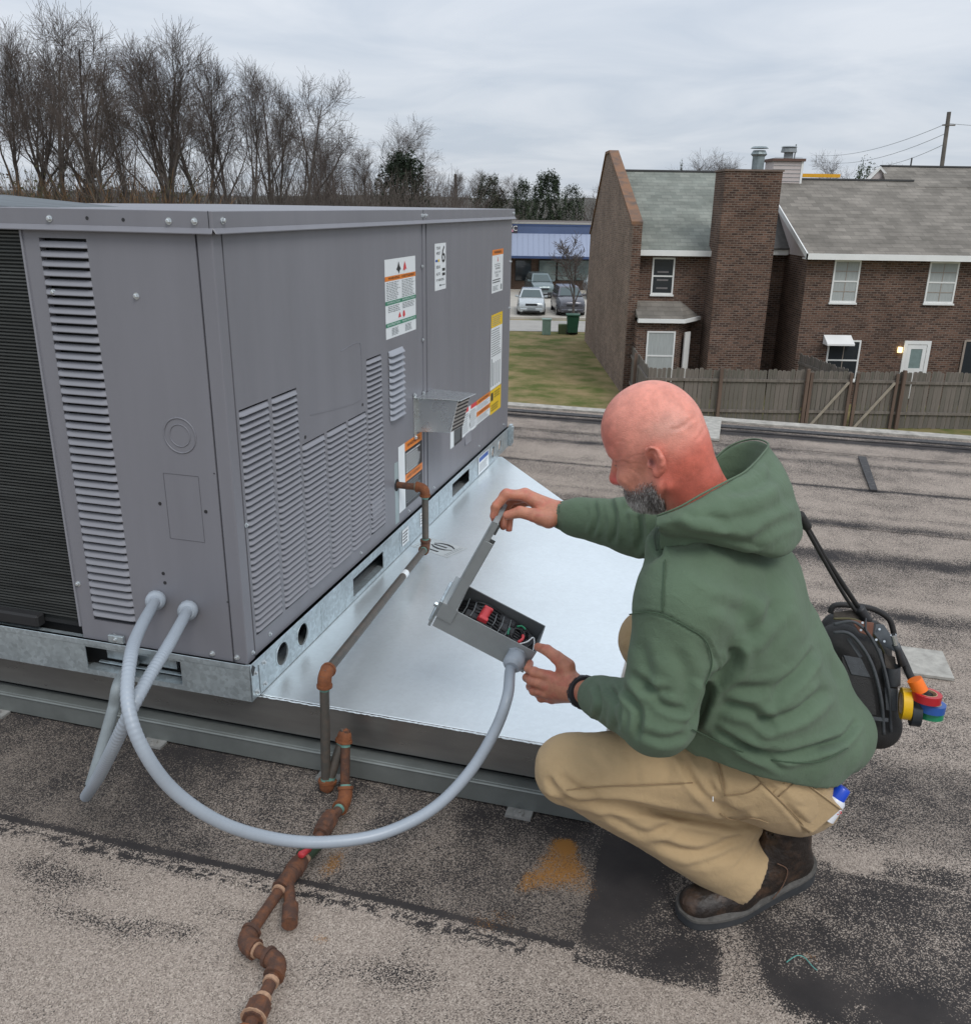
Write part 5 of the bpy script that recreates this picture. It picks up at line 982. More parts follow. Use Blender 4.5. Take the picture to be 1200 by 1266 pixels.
# evergreens: leaf clumps through the volume
M_leaf = [mat('evergreen_leaf', (.026, .036, .022), .8, 0, .3, .4, spec=.2), mat('evergreen_leaf_light', (.055, .075, .042), .8, 0, .3, .4, spec=.2), mat('olive_leaf', (.050, .055, .038), .8, 0, .3, .4, spec=.2)]
def foliage(seed, shape, n, size, asp=.2):
    r = np.random.default_rng(seed); b = MB(); clumps = []
    for i in range(n//26):
        z = r.random(); R = shape(z); a = r.random()*6.283; rad = R*math.sqrt(r.random())*(.75+.35*r.random()); clumps.append((rad*math.cos(a), rad*math.sin(a), z+r.normal(0, .01), r.random()))
    for (cx, cy, cz, lt) in clumps:
        for j in range(26):
            p = np.array([cx, cy, cz])+r.normal(0, 1, 3)*np.array([.05, .05, .035]); q_ = r.normal(0, 1, 3); q_ /= np.linalg.norm(q_); w = np.cross(q_, r.normal(0, 1, 3)); w /= np.linalg.norm(w); s = size*(.6+.8*r.random())
            A3 = np.array([1, 1, asp]); b.add([p-q_*s*A3, p+w*s*.6*A3, p+q_*s*A3], [(0, 1, 2)], 1 if (lt > .62 and r.random() < .8) else 0)
    return b
def evergreen(seed, label_, px, pt, Y, wpx, shape, n=7000, mats=(0, 1), size=.065, trunk=True):
    loc = ground(px, Y); H = Hof(px, pt, Y); t = thing('evergreen_tree', label_, 'tree', loc=loc); W = wpx/FPX*Y/2
    o = foliage(seed, shape, n, size, W/H).build('crown', [M_leaf[mats[0]], M_leaf[mats[1]]], t); o.scale = (W, W, H)
    b = MB(); b.tube([(0, 0, 0), (0, 0, H*.5)], [H*.018, H*.009], 7); b.build('trunk', M_bark, t); return t
con = lambda z: max(.05, (1-z)**.8*(1.0 if z > .12 else .7)); rnd = lambda z: max(.03, math.sqrt(max(0, 1-((z-.62)/.40)**2)))
evergreen(1, 'dark evergreen in front of the rounded bare tree', 500, 196, 78, 74, rnd, 12000, (0, 0)); evergreen(2, 'dark evergreen left of the pale-trunked pines', 640, 226, 105, 36, rnd, 9000); evergreen(3, 'tallest evergreen of the clump above the shop', 672, 216, 108, 46, rnd, 11000)
evergreen(4, 'round dark evergreen at the right of the clump', 700, 232, 112, 34, rnd, 8000); evergreen(5, 'grey-green rounded tree above the left end of the shop', 602, 220, 115, 46, rnd, 9000, (2, 2)); evergreen(6, 'small pine behind the right roof ridge', 1043, 206, 75, 44, rnd, 6000, (1, 1)); evergreen(7, 'leafy green tree at the left edge of the view', -12, 180, 50, 130, con, 14000, (0, 1)); evergreen(8, 'low dark evergreen between the pole and the clump', 655, 240, 100, 22, rnd, 3000); evergreen(9, 'dark evergreen tip over the left roof', 826, 205, 70, 26, con, 2500)
# undergrowth at the foot of the wood
def brush(name, x0p, x1p, Y, top, n, seed, mats, jitter=3.0, tall=1.0):
    r = random.Random(seed); b = MB()
    for i in range(n):
        px = r.uniform(x0p, x1p); Yj = Y+r.uniform(-jitter, jitter); base = ground(px, Yj); h = (at(px, top, Yj).z-GZ)*r.uniform(.45, 1.05); k_ = r.choices(range(len(mats)), weights=[5, 3, 2][:len(mats)])[0]
        a = base; d = Vector((r.gauss(0, .40), r.gauss(0, .35), 1)).normalized()
        for s in range(3):
            c = a+d*(h/3); w = .022*(1-s*.25); o = Vector((w, 0, 0)); b.add([a-o, a+o, c+o*.7, c-o*.7], [(0, 1, 2, 3)], k_)
            for q_ in range(3):
                e = a.lerp(c, r.random()); f_ = e+Vector((r.gauss(0, .5), r.gauss(0, .5), r.uniform(.1, .7))); b.add([e-o*.5, e+o*.5, f_], [(0, 1, 2)], k_)
                if k_ and mats[k_] is not mats[0]: b.add([f_+Vector((r.gauss(0, .08), 0, r.gauss(0, .08))), f_+Vector((r.gauss(0, .09), 0, .10)), f_+Vector((.10, 0, r.gauss(0, .05)))], [(0, 1, 2)], k_)
            a = c; d = (d+Vector((r.gauss(0, .25), r.gauss(0, .25), .1))).normalized()
    return kind(b.build(name, mats), 'stuff')
M_b1 = mat('brush_grey', (.085, .070, .060), .95, 0, .3, .5); M_b2 = mat('brush_rust', (.22, .125, .06), .95, 0, .3, .5); M_b3 = mat('brush_olive', (.075, .070, .035), .95, 0, .3, .5)
tag(brush('undergrowth', -30, 560, 66, 205, 6500, 5, [M_b1, M_b1, M_b1], 8), 'grey tangle of brush at the foot of the bare trees', 'brush')
tag(brush('undergrowth', -30, 235, 56, 206, 2600, 6, [M_b2, M_b1, M_b3], 3), 'rust-brown brush just behind the unit at the left', 'brush')
tag(brush('undergrowth', 380, 760, 125, 240, 3000, 7, [M_b1, M_b1, M_b1], 10), 'far grey brush behind the shop', 'brush')
tag(brush('undergrowth', 340, 560, 90, 218, 3600, 8, [M_b1, M_b1, M_b1], 8), 'grey-brown thicket around the dark evergreen', 'brush')
# far wooded rise closing the view to the horizon
b = MB(); Yw = 260; xs = np.linspace(-220, 260, 160); hz = [EYE-.5+2.2*fbm(np.array([x*.05]), np.array([0.]), 1, 9)[0]+1.6*fbm(np.array([x]), np.array([0.]), .7, 10)[0] for x in xs]
for i in range(len(xs)-1): b.hexa([(xs[i], Yw, GZ), (xs[i+1], Yw, GZ), (xs[i+1], Yw+30, GZ), (xs[i], Yw+30, GZ)], [(xs[i], Yw, hz[i]), (xs[i+1], Yw, hz[i+1]), (xs[i+1], Yw+30, hz[i+1]), (xs[i], Yw+30, hz[i])])
kind(b.build('hills', mat('distant_wood', (.19, .19, .19), .95, 0, .35, .25, .5, 2)), 'structure')
# poles and wires
pt, pb = at(1173, 138, 62), at(1163, 212, 62); d = (pb-pt).normalized(); pole = thing('utility_pole', 'tall leaning wooden utility pole behind the right house', 'utility pole', loc=(pb.x+d.x*8, 62, GZ)); b = MB(); b.tube([pt, pt+d*14.0], [.13, .17], 8); part('post', b, M_bark2, pole); ca = pt.lerp(pb, .22); b = MB(); b.box(ca.x-.35, ca.x+.45, 61.85, 61.97, ca.z-.04, ca.z+.04); part('crossarm', b, M_bark2, pole)
def wire_(pa, pb_, sag, label_, Ya=62, Yb=95):
    A_, B_ = at(*pa, Ya), at(*pb_, Yb); b = MB(); b.tube([A_.lerp(B_, t)-Vector((0, 0, sag*4*t*(1-t))) for t in np.linspace(0, 1, 14)], .018, 4); tag(b.build('power_line', M_gry), label_, 'power line')
wire_((1171, 152), (1010, 192), .6, 'topmost overhead wire running left from the leaning pole'); wire_((1168, 165), (1015, 200), .7, 'second overhead wire left of the leaning pole'); wire_((1167, 178), (1060, 206), .5, 'lowest overhead wire left of the leaning pole'); wire_((1170, 152), (1290, 150), .2, 'overhead wire running right from the leaning pole', 62, 62)
p = at(563, 215, 100); tag(MB().tube([(p.x, 100, GZ), (p.x, 100, p.z)], .16, 7).build('utility_pole', M_bark), 'short dark pole left of the far evergreens', 'utility pole')

# ================================================================== PERSON : distance-field sculpting
class SDF:
    def __init__(s, pts, pad, res):
        P_ = np.array([list(p) for p in pts]); s.lo = P_.min(0)-pad; s.res = res; s.n = np.ceil((P_.max(0)+pad-s.lo)/res).astype(int)+1
        s.D = np.full(tuple(s.n), 1.0, np.float32)
    def sub(s, pts, r):
        P_ = np.array([list(p) for p in pts]); a = np.maximum(0, np.floor((P_.min(0)-r-s.lo)/s.res).astype(int)); c = np.minimum(s.n, np.ceil((P_.max(0)+r-s.lo)/s.res).astype(int)+1)
        if np.any(c <= a): return None, None
        ax = [s.lo[i]+s.res*np.arange(a[i], c[i]) for i in range(3)]
        return tuple(slice(a[i], c[i]) for i in range(3)), (ax[0][:, None, None].astype(np.float32), ax[1][None, :, None].astype(np.float32), ax[2][None, None, :].astype(np.float32))
    def comb(s, sl, d, k, op):
        A = s.D[sl]
        if op == 'sub':
            d = -d
            if k > 0: h = np.clip(.5-.5*(d-A)/k, 0, 1); s.D[sl] = A*h+d*(1-h)+0*h+k*h*(1-h)
            else: s.D[sl] = np.maximum(A, d)
        else:
            if k > 0: h = np.clip(.5+.5*(A-d)/k, 0, 1); s.D[sl] = A+(d-A)*h-k*h*(1-h)
            else: s.D[sl] = np.minimum(A, d)
    def cone(s, a, b_, ra, rb, k=.01, n=None, fl=1.0, op='add'):
        """rounded cone; n, fl: flatten the section to fl of its radius along direction n"""
        a, b_ = np.array(a, float), np.array(b_, float); rm = max(ra, rb)+k+2*s.res; sl, g_ = s.sub([a, b_], rm)
        if sl is None: return
        ba = b_-a; L2 = max(ba @ ba, 1e-9); q = [g_[i]-a[i] for i in range(3)]; t = np.clip((q[0]*ba[0]+q[1]*ba[1]+q[2]*ba[2])/L2, 0, 1)
        q = [q[i]-t*ba[i] for i in range(3)]; r = ra+(rb-ra)*t
        if n is not None:
            n = np.array(n, float); n /= np.linalg.norm(n); c = q[0]*n[0]+q[1]*n[1]+q[2]*n[2]; f = 1/fl-1; q = [q[i]+n[i]*c*f for i in range(3)]
            m = np.sqrt(q[0]**2+q[1]**2+q[2]**2); cc = (c*(1/fl))/np.maximum(m, 1e-6); d = (m-r)*(1-(1-fl)*cc**2)
        else: d = np.sqrt(q[0]**2+q[1]**2+q[2]**2)-r
        s.comb(sl, d.astype(np.float32), k, op)
    def ell(s, c, rad, R=None, k=.01, op='add'):
        c = np.array(c, float); rad = np.array(rad, float); R = np.eye(3) if R is None else np.array(R); sl, g_ = s.sub([c], rad.max()+k+2*s.res)
        if sl is None: return
        q = [g_[i]-c[i] for i in range(3)]; l = [(q[0]*R[0][j]+q[1]*R[1][j]+q[2]*R[2][j]) for j in range(3)]
        k0 = np.sqrt(sum((l[j]/rad[j])**2 for j in range(3))); k1 = np.sqrt(sum((l[j]/rad[j]**2)**2 for j in range(3)))
        s.comb(sl, (k0*(k0-1)/np.maximum(k1, 1e-6)).astype(np.float32), k, op)
    def chain(s, pts, rs, k=.01, **kw):
        for i in range(len(pts)-1): s.cone(pts[i], pts[i+1], rs[i], rs[i+1], k, **kw)
    def mesh(s):
        D = s.D; S = D < 0; nx, ny, nz = D.shape
        acc = np.zeros((nx-1, ny-1, nz-1, 3), np.float32); cnt = np.zeros((nx-1, ny-1, nz-1), np.float32)
        for ax in range(3):
            o = [(0, 0), (0, 0)]
            for u in (0, 1):
                for w in (0, 1):
                    oth = [i for i in range(3) if i != ax]; off = [0, 0, 0]; off[oth[0]] = u; off[oth[1]] = w
                    A = D[off[0]:off[0]+nx-1, off[1]:off[1]+ny-1, off[2]:off[2]+nz-1]; o2 = off.copy(); o2[ax] += 1; B = D[o2[0]:o2[0]+nx-1, o2[1]:o2[1]+ny-1, o2[2]:o2[2]+nz-1]
                    m = (A < 0) != (B < 0); t = np.where(m, A/np.where(m, A-B, 1), 0)
                    for j in range(3):
                        if j == ax: acc[..., j] += np.where(m, t, 0)
                        elif off[j]: acc[..., j] += m
                    cnt += m
        act = cnt > 0; idx = np.full(act.shape, -1, np.int64); idx[act] = np.arange(act.sum()); I = np.argwhere(act); vv = s.lo+(I+acc[act]/cnt[act][:, None])*s.res
        F = []
        for ax in range(3):
            sl0 = [slice(None)]*3; sl1 = [slice(None)]*3; sl0[ax] = slice(0, -1); sl1[ax] = slice(1, None); a, b_ = S[tuple(sl0)], S[tuple(sl1)]; ch = np.argwhere(a != b_)
            oth = [i for i in range(3) if i != ax]; ok = np.all([(ch[:, o] >= 1) & (ch[:, o] < D.shape[o]-1) for o in oth], axis=0); ch = ch[ok]; sg = a[tuple(ch.T)]
            def I_(du, dw): c = ch.copy(); c[:, oth[0]] -= du; c[:, oth[1]] -= dw; return idx[tuple(c.T)]
            q = np.stack([I_(1, 1), I_(0, 1), I_(0, 0), I_(1, 0)], -1); flip = sg if ax != 1 else ~sg
            q[~flip] = q[~flip][:, ::-1]; F.append(q)
        return vv, np.concatenate(F)
def lap(v, F, it=2, f=.5):
    for _ in range(it):
        s_ = np.zeros_like(v); c = np.zeros(len(v))
        for i in range(4):
            for j in ((i+1) % 4, (i+3) % 4): np.add.at(s_, F[:, i], v[F[:, j]]); np.add.at(c, F[:, i], 1)
        v = v+(s_/np.maximum(c, 1)[:, None]-v)*f
    return v
def vnorm(v, F):
    n = np.cross(v[F[:, 2]]-v[F[:, 0]], v[F[:, 3]]-v[F[:, 1]]); o = np.zeros_like(v)
    for i in range(4): np.add.at(o, F[:, i], n)
    return o/np.maximum(np.linalg.norm(o, axis=1), 1e-12)[:, None]
def mk(name, v, F, m, parent, color=None):
    me = bpy.data.meshes.new(name); me.vertices.add(len(v)); me.vertices.foreach_set('co', np.asarray(v, np.float32).ravel()); me.loops.add(F.size); me.loops.foreach_set('vertex_index', F.astype(np.int32).ravel())
    me.polygons.add(len(F)); me.polygons.foreach_set('loop_start', np.arange(0, F.size, 4, dtype=np.int32)); me.polygons.foreach_set('loop_total', np.full(len(F), 4, np.int32)); me.update(calc_edges=True); me.validate()
    me.polygons.foreach_set('use_smooth', [True]*len(me.polygons)); me.materials.append(m)
    if color is not None: ca = me.color_attributes.new('tone', 'FLOAT_COLOR', 'POINT'); ca.data.foreach_set('color', np.concatenate([color, np.ones((len(v), 1))], 1).astype(np.float32).ravel())
    o = bpy.data.objects.new(name, me); COL.objects.link(o); o.parent = parent; o.matrix_parent_inverse = mw(parent).inverted(); return o
def folds(v, F, lines, facing=True):
    """press cloth creases (polylines measured over the visible side) into the surface: valley with soft ridges beside it"""
    n = vnorm(v, F); sx, sy = toscreen(v); vd = v-np.array([0, 0, EYE]); vd /= np.linalg.norm(vd, axis=1)[:, None]; w = np.clip(-(n*vd).sum(1)*3+.3, 0, 1) if facing else 1
    tot = np.zeros(len(v))
    for ln in lines:
        pts, wd_, dep = np.array(ln[0], float), ln[1], ln[2]; pts = np.array([tuple(p) for p in catmull([(x, y, 0) for x, y in pts], 6)])[:, :2]
        best = np.full(len(v), 1e9); par = np.zeros(len(v)); N_ = len(pts)-1
        bb = (sx > pts[:, 0].min()-4*wd_) & (sx < pts[:, 0].max()+4*wd_) & (sy > pts[:, 1].min()-4*wd_) & (sy < pts[:, 1].max()+4*wd_); ii = np.where(bb)[0]
        if not len(ii): continue
        X, Y = sx[ii], sy[ii]; bs = np.full(len(ii), 1e9); pr = np.zeros(len(ii))
        for i in range(N_):
            d = pts[i+1]-pts[i]; L2 = max(d @ d, 1e-6); t = np.clip(((X-pts[i][0])*d[0]+(Y-pts[i][1])*d[1])/L2, 0, 1); dd = np.hypot(X-pts[i][0]-t*d[0], Y-pts[i][1]-t*d[1]); m = dd < bs; bs[m] = dd[m]; pr[m] = (i+t[m])/N_
        fade = np.minimum(1, np.minimum(pr, 1-pr)*5+.05) if len(ln) < 4 else 1
        u = bs/wd_; prof = -np.exp(-u**2)+.55*np.exp(-((u-2.0)/1.0)**2)
        tot[ii] += prof*dep*fade
    return v+n*(tot*w)[:, None]
def skinmat():
    m = bpy.data.materials.new('skin'); m.use_nodes = True; t = m.node_tree; b = t.nodes['Principled BSDF']; vc = N(t, 'ShaderNodeVertexColor', layer_name='tone'); tcn = N(t, 'ShaderNodeTexCoord')
    nz = N(t, 'ShaderNodeTexNoise', i_Scale=55.0, i_Detail=6.0, i_Roughness=.65); t.links.new(tcn.outputs['Object'], nz.inputs['Vector']); mr = N(t, 'ShaderNodeMapRange'); mr.inputs['From Min'].default_value = .3; mr.inputs['From Max'].default_value = .7; mr.inputs['To Min'].default_value = .80; mr.inputs['To Max'].default_value = 1.14; t.links.new(nz.outputs['Fac'], mr.inputs['Value'])
    mx = N(t, 'ShaderNodeMix', data_type='RGBA', blend_type='MULTIPLY'); mx.inputs[0].default_value = 1; t.links.new(vc.outputs[0], mx.inputs[6]); t.links.new(mr.outputs[0], mx.inputs[7]); t.links.new(mx.outputs[2], b.inputs['Base Color'])
    b.inputs['Roughness'].default_value = .42; b.inputs['Subsurface Weight'].default_value = .08; b.inputs['Subsurface Radius'].default_value = (.012, .005, .003); b.inputs['Subsurface Scale'].default_value = .6; b.inputs['Specular IOR Level'].default_value = .4
    nb = N(t, 'ShaderNodeTexNoise', i_Scale=420.0, i_Detail=3.0); t.links.new(tcn.outputs['Object'], nb.inputs['Vector']); bp = N(t, 'ShaderNodeBump', i_Strength=.6, i_Distance=.0018); t.links.new(nb.outputs['Fac'], bp.inputs['Height']); t.links.new(bp.outputs[0], b.inputs['Normal']); return m
M_skin = skinmat()
def clothmat(name, base, var, weave, bump=.35, rough=.9, sheen=.3, wear=(1, 1, 1), wsc=6):
    m = mat(name, base, rough, 0, var, wsc, bump, weave, spec=.15, detail=8); b = m.node_tree.nodes['Principled BSDF']; b.inputs['Sheen Weight'].default_value = sheen; b.inputs['Sheen Roughness'].default_value = .6
    t = m.node_tree
    for n_ in list(t.nodes):
        if n_.type == 'BUMP':
            n_.inputs['Distance'].default_value = .002; tcn = N(t, 'ShaderNodeTexCoord'); n2_ = N(t, 'ShaderNodeTexNoise', i_Scale=38.0, i_Detail=7.0, i_Roughness=.6, i_Distortion=.8); t.links.new(tcn.outputs['Object'], n2_.inputs['Vector'])
            b2_ = N(t, 'ShaderNodeBump', i_Strength=.45, i_Distance=.006); t.links.new(n2_.outputs['Fac'], b2_.inputs['Height']); t.links.new(b2_.outputs[0], n_.inputs['Normal'])
    return m
M_hood = clothmat('green_fleece', (.100, .146, .094), .10, 700, .5, sheen=.08); M_khaki = clothmat('khaki_canvas', (.42, .30, .165), .09, 900, .4, sheen=.1)
M_boot = mat('brown_leather', (.020, .014, .011), .5, 0, .3, 22, .5, 60, col2=(.080, .045, .027), amount=(.50, .72)); M_sole = mat('rubber_sole', (.035, .037, .04), .7, 0, .2, 40); M_welt = mat('sole_welt', (.09, .085, .078), .7, 0, .3, 90)

man = thing('person', 'bald bearded man in a green hoodie and khaki trousers crouching beside the unit', 'person', loc=(.62, 1.72, 0))
FWD = np.array([-.90, .43, 0.]); FWD /= np.linalg.norm(FWD); LAT = np.array([.43, .90, 0.]); LAT /= np.linalg.norm(LAT)   # LAT points to his right (away from us)
Pv = lambda *a: np.array(V(*a))
shL = Pv(845, 742, 1.66); elL = Pv(812, 886, 1.70); wrL = Pv(722, 856, 2.17)
shR = shL+LAT*.36; elR = Pv(785, 650, 2.06); wrR = Pv(693, 637, 2.13)
neck = Pv(868, 640, 1.76); pelv = Pv(965, 925, 2.02); hipL = Pv(945, 948, 1.93); hipR = hipL+LAT*.19
knL = Pv(706, 952, 2.0); anL = Pv(905, 1068, 2.06); knR = Pv(803, 792, 2.17); anR = np.array([.60, 1.99, .12])
HEADC = Pv(816, 548, 1.70)
# ---- body (head, neck, arms, hands: one surface)
hd_f = np.array([-.85, .53, 0]); hd_f /= np.linalg.norm(hd_f); pitch_ = math.radians(25)
HU = np.array([hd_f[0]*math.sin(pitch_), hd_f[1]*math.sin(pitch_), math.cos(pitch_)]); HF = np.array([hd_f[0]*math.cos(pitch_), hd_f[1]*math.cos(pitch_), -math.sin(pitch_)]); HS = np.cross(HU, HF)   # HS: his left side
rollh = math.radians(4); HU, HS = HU*math.cos(rollh)+HS*math.sin(rollh), HS*math.cos(rollh)-HU*math.sin(rollh)
HK = 1.035; RH = np.stack([HF, HS, HU], 1)       # columns: local axes
H = lambda x, y, z: HEADC+(HF*x+HS*y+HU*z)*HK
S = SDF([H(-.13, -.1, -.14), H(.14, .1, .13), H(-.13, 0, .14), H(.14, 0, .15), H(.14, 0, -.14), neck, shL, shR], .045, .0030)
E3 = lambda c, r, k=.012, op='add': S.ell(H(*c), np.array(r)*HK, RH, k*HK, op)
C2 = lambda a, b_, ra, rb, k=.01, op='add': S.cone(H(*a), H(*b_), ra*HK, rb*HK, k*HK, op=op)
E3((.002, 0, .030), (.089, .077, .090)); E3((.035, 0, .035), (.062, .062, .066), .03); E3((-.035, 0, .005), (.044, .062, .055), .03)
E3((.040, 0, -.045), (.054, .056, .070), .025); C2((.0, .055, -.062), (.062, .028, -.082), .017, .017, .03); C2((.0, -.055, -.062), (.062, -.028, -.082), .017, .017, .03); C2((.055, 0, -.078), (.076, 0, -.084), .024, .018, .02)
for sd_ in (1, -1):
    C2((.086, sd_*.012, .014), (.070, sd_*.048, .016), .010, .010, .014); E3((.062, sd_*.040, -.036), (.026, .020, .018), .02)      # brow, cheek
    E3((.092, sd_*.033, -.004), (.017, .020, .014), .010, 'sub'); E3((.072, sd_*.032, -.004), (.0155, .0165, .0135), .003)     # socket, lidded eye
    E3((.097, sd_*.012, -.047), (.012, .0085, .008), .006)
C2((.090, 0, .006), (.112, 0, -.040), .0085, .0125, .010); C2((.112, 0, -.040), (.100, 0, -.050), .0115, .008, .008)
C2((.086, .020, -.076), (.096, 0, -.071), .005, .007, .008); C2((.096, 0, -.071), (.086, -.020, -.076), .007, .005, .008); C2((.084, .016, -.082), (.092, 0, -.084), .006, .008, .007); C2((.092, 0, -.084), (.084, -.016, -.082), .008, .006, .007)
C2((.088, .024, -.0775), (.099, 0, -.0780), .0016, .0016, .003, 'sub')
for sd_ in (1, -1):       # ears
    ec = (-.020, sd_*.083, -.014); S.ell(H(*ec), np.array([.0165, .008, .0275])*HK, RH, .006)
    arc = [(-.004, .081, .0), (-.012, .088, .0095), (-.023, .092, .0115), (-.0325, .0935, .003), (-.0350, .093, -.010), (-.031, .091, -.023), (-.022, .088, -.033), (-.011, .084, -.039)]
    for p, q in zip(arc[:-1], arc[1:]): C2((p[0], sd_*p[1], p[2]), (q[0], sd_*q[1], q[2]), .0042, .0042, .004)
    E3((-.012, sd_*.086, -.037), (.0085, .0055, .0085), .005); E3((-.014, sd_*.0925, -.012), (.011, .0105, .0145), .002, 'sub'); E3((-.023, sd_*.094, .003), (.008, .006, .007), .004, 'sub'); E3((-.004, sd_*.0845, -.019), (.005, .006, .007), .004); C2((-.026, sd_*.090, -.004), (-.024, sd_*.088, -.028), .0032, .0035, .005)
# neck, with the trapezius running into the shoulders
S.cone(H(-.022, 0, -.035), neck+FWD*.012, .058, .066, .03); S.cone(H(.0, 0, -.065), neck-FWD*.005, .040, .052, .03); S.cone(H(-.042, 0, -.02), neck-FWD*.018, .036, .056, .03); S.cone(neck-np.array([0, 0, .03]), shL, .045, .04, .03); S.cone(neck-np.array([0, 0, .03]), shR, .045, .04, .03); S.cone(neck, (shL+shR)/2-np.array([0, 0, .12])-FWD*.03, .06, .07, .05)
hv, hF = S.mesh(); hv = lap(hv, hF, 1, .4)
hv = folds(hv, hF, [([(826, 531), (838, 530), (848, 524), (862, 512)], 2.4, .0010), ([(858, 546), (866, 538), (872, 526)], 2.2, .0008), ([(822, 596), (821, 615), (819, 634)], 3, .003), ([(780, 588), (786, 600), (788, 612)], 3, .0015), ([(760, 573), (768, 571), (778, 573)], 1.6, .001), ([(777, 567), (786, 563), (795, 562)], 1.2, .0007), ([(778, 573), (788, 573), (796, 576)], 1.2, .0007), ([(777, 579), (786, 583), (793, 590)], 1.3, .0007), ([(757, 548), (765, 545), (775, 547)], 1.4, .0006), ([(772, 590), (779, 599), (781, 608)], 2, .0012)])
def headlocal(v): q = (v-HEADC)/HK; return np.stack([q @ HF, q @ HS, q @ HU], 1)
ql = headlocal(hv)
# ---- hands
def hand(side):
    k = .004; Pv = lambda *a_: np.array(V(*a_))
    if side == 'R':
        W = wrR; Pv = lambda x_, y_, d_: np.array(V(x_, y_, d_-.20)); pts = [Pv(608, 660, 2.30), Pv(700, 600, 2.45), W, elR]; s = SDF([p for p in pts[:3]]+[W+(elR-W)*.35], .03, .0017)
        nrm = Pv(660, 620, 2.2)-Pv(660, 620, 2.3)
        s.cone(W+(elR-W)*.3, W, .029, .0275, k, n=nrm, fl=.8); mc = [Pv(650, 613, 2.335), Pv(649, 611, 2.362), Pv(652, 614, 2.388), Pv(658, 619, 2.41)]
        for m_ in mc: s.cone(W+(m_-W)*.15, m_, .022, .0155, .014)
        s.cone(W, Pv(668, 640, 2.32), .027, .019, .016)
        F4 = [[mc[0], Pv(626, 611, 2.325), Pv(613.5, 625, 2.33), Pv(610, 638, 2.34)], [mc[1], Pv(624, 613, 2.358), Pv(612, 628, 2.366), Pv(611, 641, 2.372)], [mc[2], Pv(630, 619, 2.392), Pv(622, 636, 2.396), Pv(622, 651, 2.386)], [mc[3], Pv(637, 624, 2.415), Pv(630, 640, 2.418), Pv(629, 655, 2.405)]]
        T = [Pv(678, 643, 2.305), Pv(660, 637, 2.30), Pv(643, 633, 2.305), Pv(627, 637, 2.318)]
        cr_ = [((662, 600), (668, 625))]
    else:
        Pv = lambda x_, y_, d_: np.array(V(x_, y_, d_+.085)); W = wrL; s = SDF([Pv(645, 792, 2.10), Pv(720, 880, 2.28), W, W+(elL-W)*.35], .03, .0017); nrm = Pv(690, 845, 2.1)-Pv(690, 845, 2.2)
        s.cone(W+(elL-W)*.3, W, .031, .029, k, n=nrm, fl=.85); mc = [Pv(679, 836, 2.145), Pv(674, 847, 2.150), Pv(675, 857, 2.158), Pv(682, 864, 2.17)]
        for m_ in mc: s.cone(W+(m_-W)*.15, m_, .021, .0135, .015)
        s.cone(W, Pv(696, 828, 2.125), .026, .018, .016)
        F4 = [[mc[0], Pv(660, 831, 2.165), Pv(653, 827, 2.19), Pv(655, 820, 2.225)], [mc[1], Pv(657, 842, 2.17), Pv(651, 838, 2.20), Pv(655, 833, 2.235)], [mc[2], Pv(660, 854, 2.18), Pv(655, 849, 2.21), Pv(659, 843, 2.24)], [mc[3], Pv(669, 863, 2.19), Pv(664, 858, 2.215), Pv(668, 851, 2.24)]]
        T = [Pv(701, 824, 2.118), Pv(688, 813, 2.125), Pv(676, 804, 2.145), Pv(665, 800, 2.175)]
    for i, f in enumerate(F4):
        r0 = (.0138, .0140, .0132, .0118)[i]; s.cone(f[0], f[1], r0, r0*.90, .005); s.cone(f[1], f[2], r0*.92, r0*.80, .003); s.cone(f[2], f[3], r0*.80, r0*.68, .003); s.ell(f[1], np.array([1, 1, 1])*r0*.98, None, .004)
    s.cone(T[0], T[1], .0205, .0165, .010); s.cone(T[1], T[2], .0160, .0142, .004); s.cone(T[2], T[3], .0142, .0108, .003)
    return s.mesh(), F4, T
(rv, rF), RFi, RT_ = hand('R'); (lv, lF), LFi, LT_ = hand('L')
# forearms inside the sleeves complete the figure
S2 = SDF([shL, elL, wrL, shR, elR, wrR], .08, .006); S2.cone(shL, elL, .05, .042, .01); S2.cone(elL, wrL+(elL-wrL)*.05, .042, .027, .01); S2.cone(shR, elR, .05, .042, .01); S2.cone(elR, wrR+(elR-wrR)*.05, .042, .026, .01); S2.cone(shL, shR, .07, .07, .02); S2.cone((shL+shR)/2, pelv, .10, .11, .03)
av, aF = S2.mesh(); av = lap(av, aF, 1)
base_hand = np.array([.50, .215, .135]); red = np.array([.60, .155, .108]); scalp = np.array([.72, .285, .215]); face = np.array([.60, .245, .17])
x, y, z = ql.T
col = np.tile(scalp, (len(hv), 1)); mixc = lambda c, t, w: c*(1-w[:, None])+np.array(t)*w[:, None]
col = mixc(col, (.60, .22, .165), sstep(.02, .07, x)*.8); col = mixc(col, (.58, .17, .125), np.exp(-(((x-.075)/.04)**2+((z-.04)/.03)**2))*.7)
col = mixc(col, face, sstep(.01, -.03, z)*sstep(-.02, .03, x)); col = mixc(col, red, sstep(.00, -.05, z+.30*(x+.03))*sstep(.02, -.02, x)); col = mixc(col, (.50, .30, .24), np.exp(-(((x+.045)/.035)**2+((z-.035)/.022)**2))*.55*(np.abs(y) > .03))
col = mixc(col, (.58, .10, .09), np.exp(-(((x-.11)/.018)**2+((z+.040)/.016)**2))*.85); col = mixc(col, (.56, .17, .12), (np.abs(y) > .078)*sstep(-.055, -.045, z)*sstep(.025, .015, z)*sstep(.0, -.006, x)*.6)
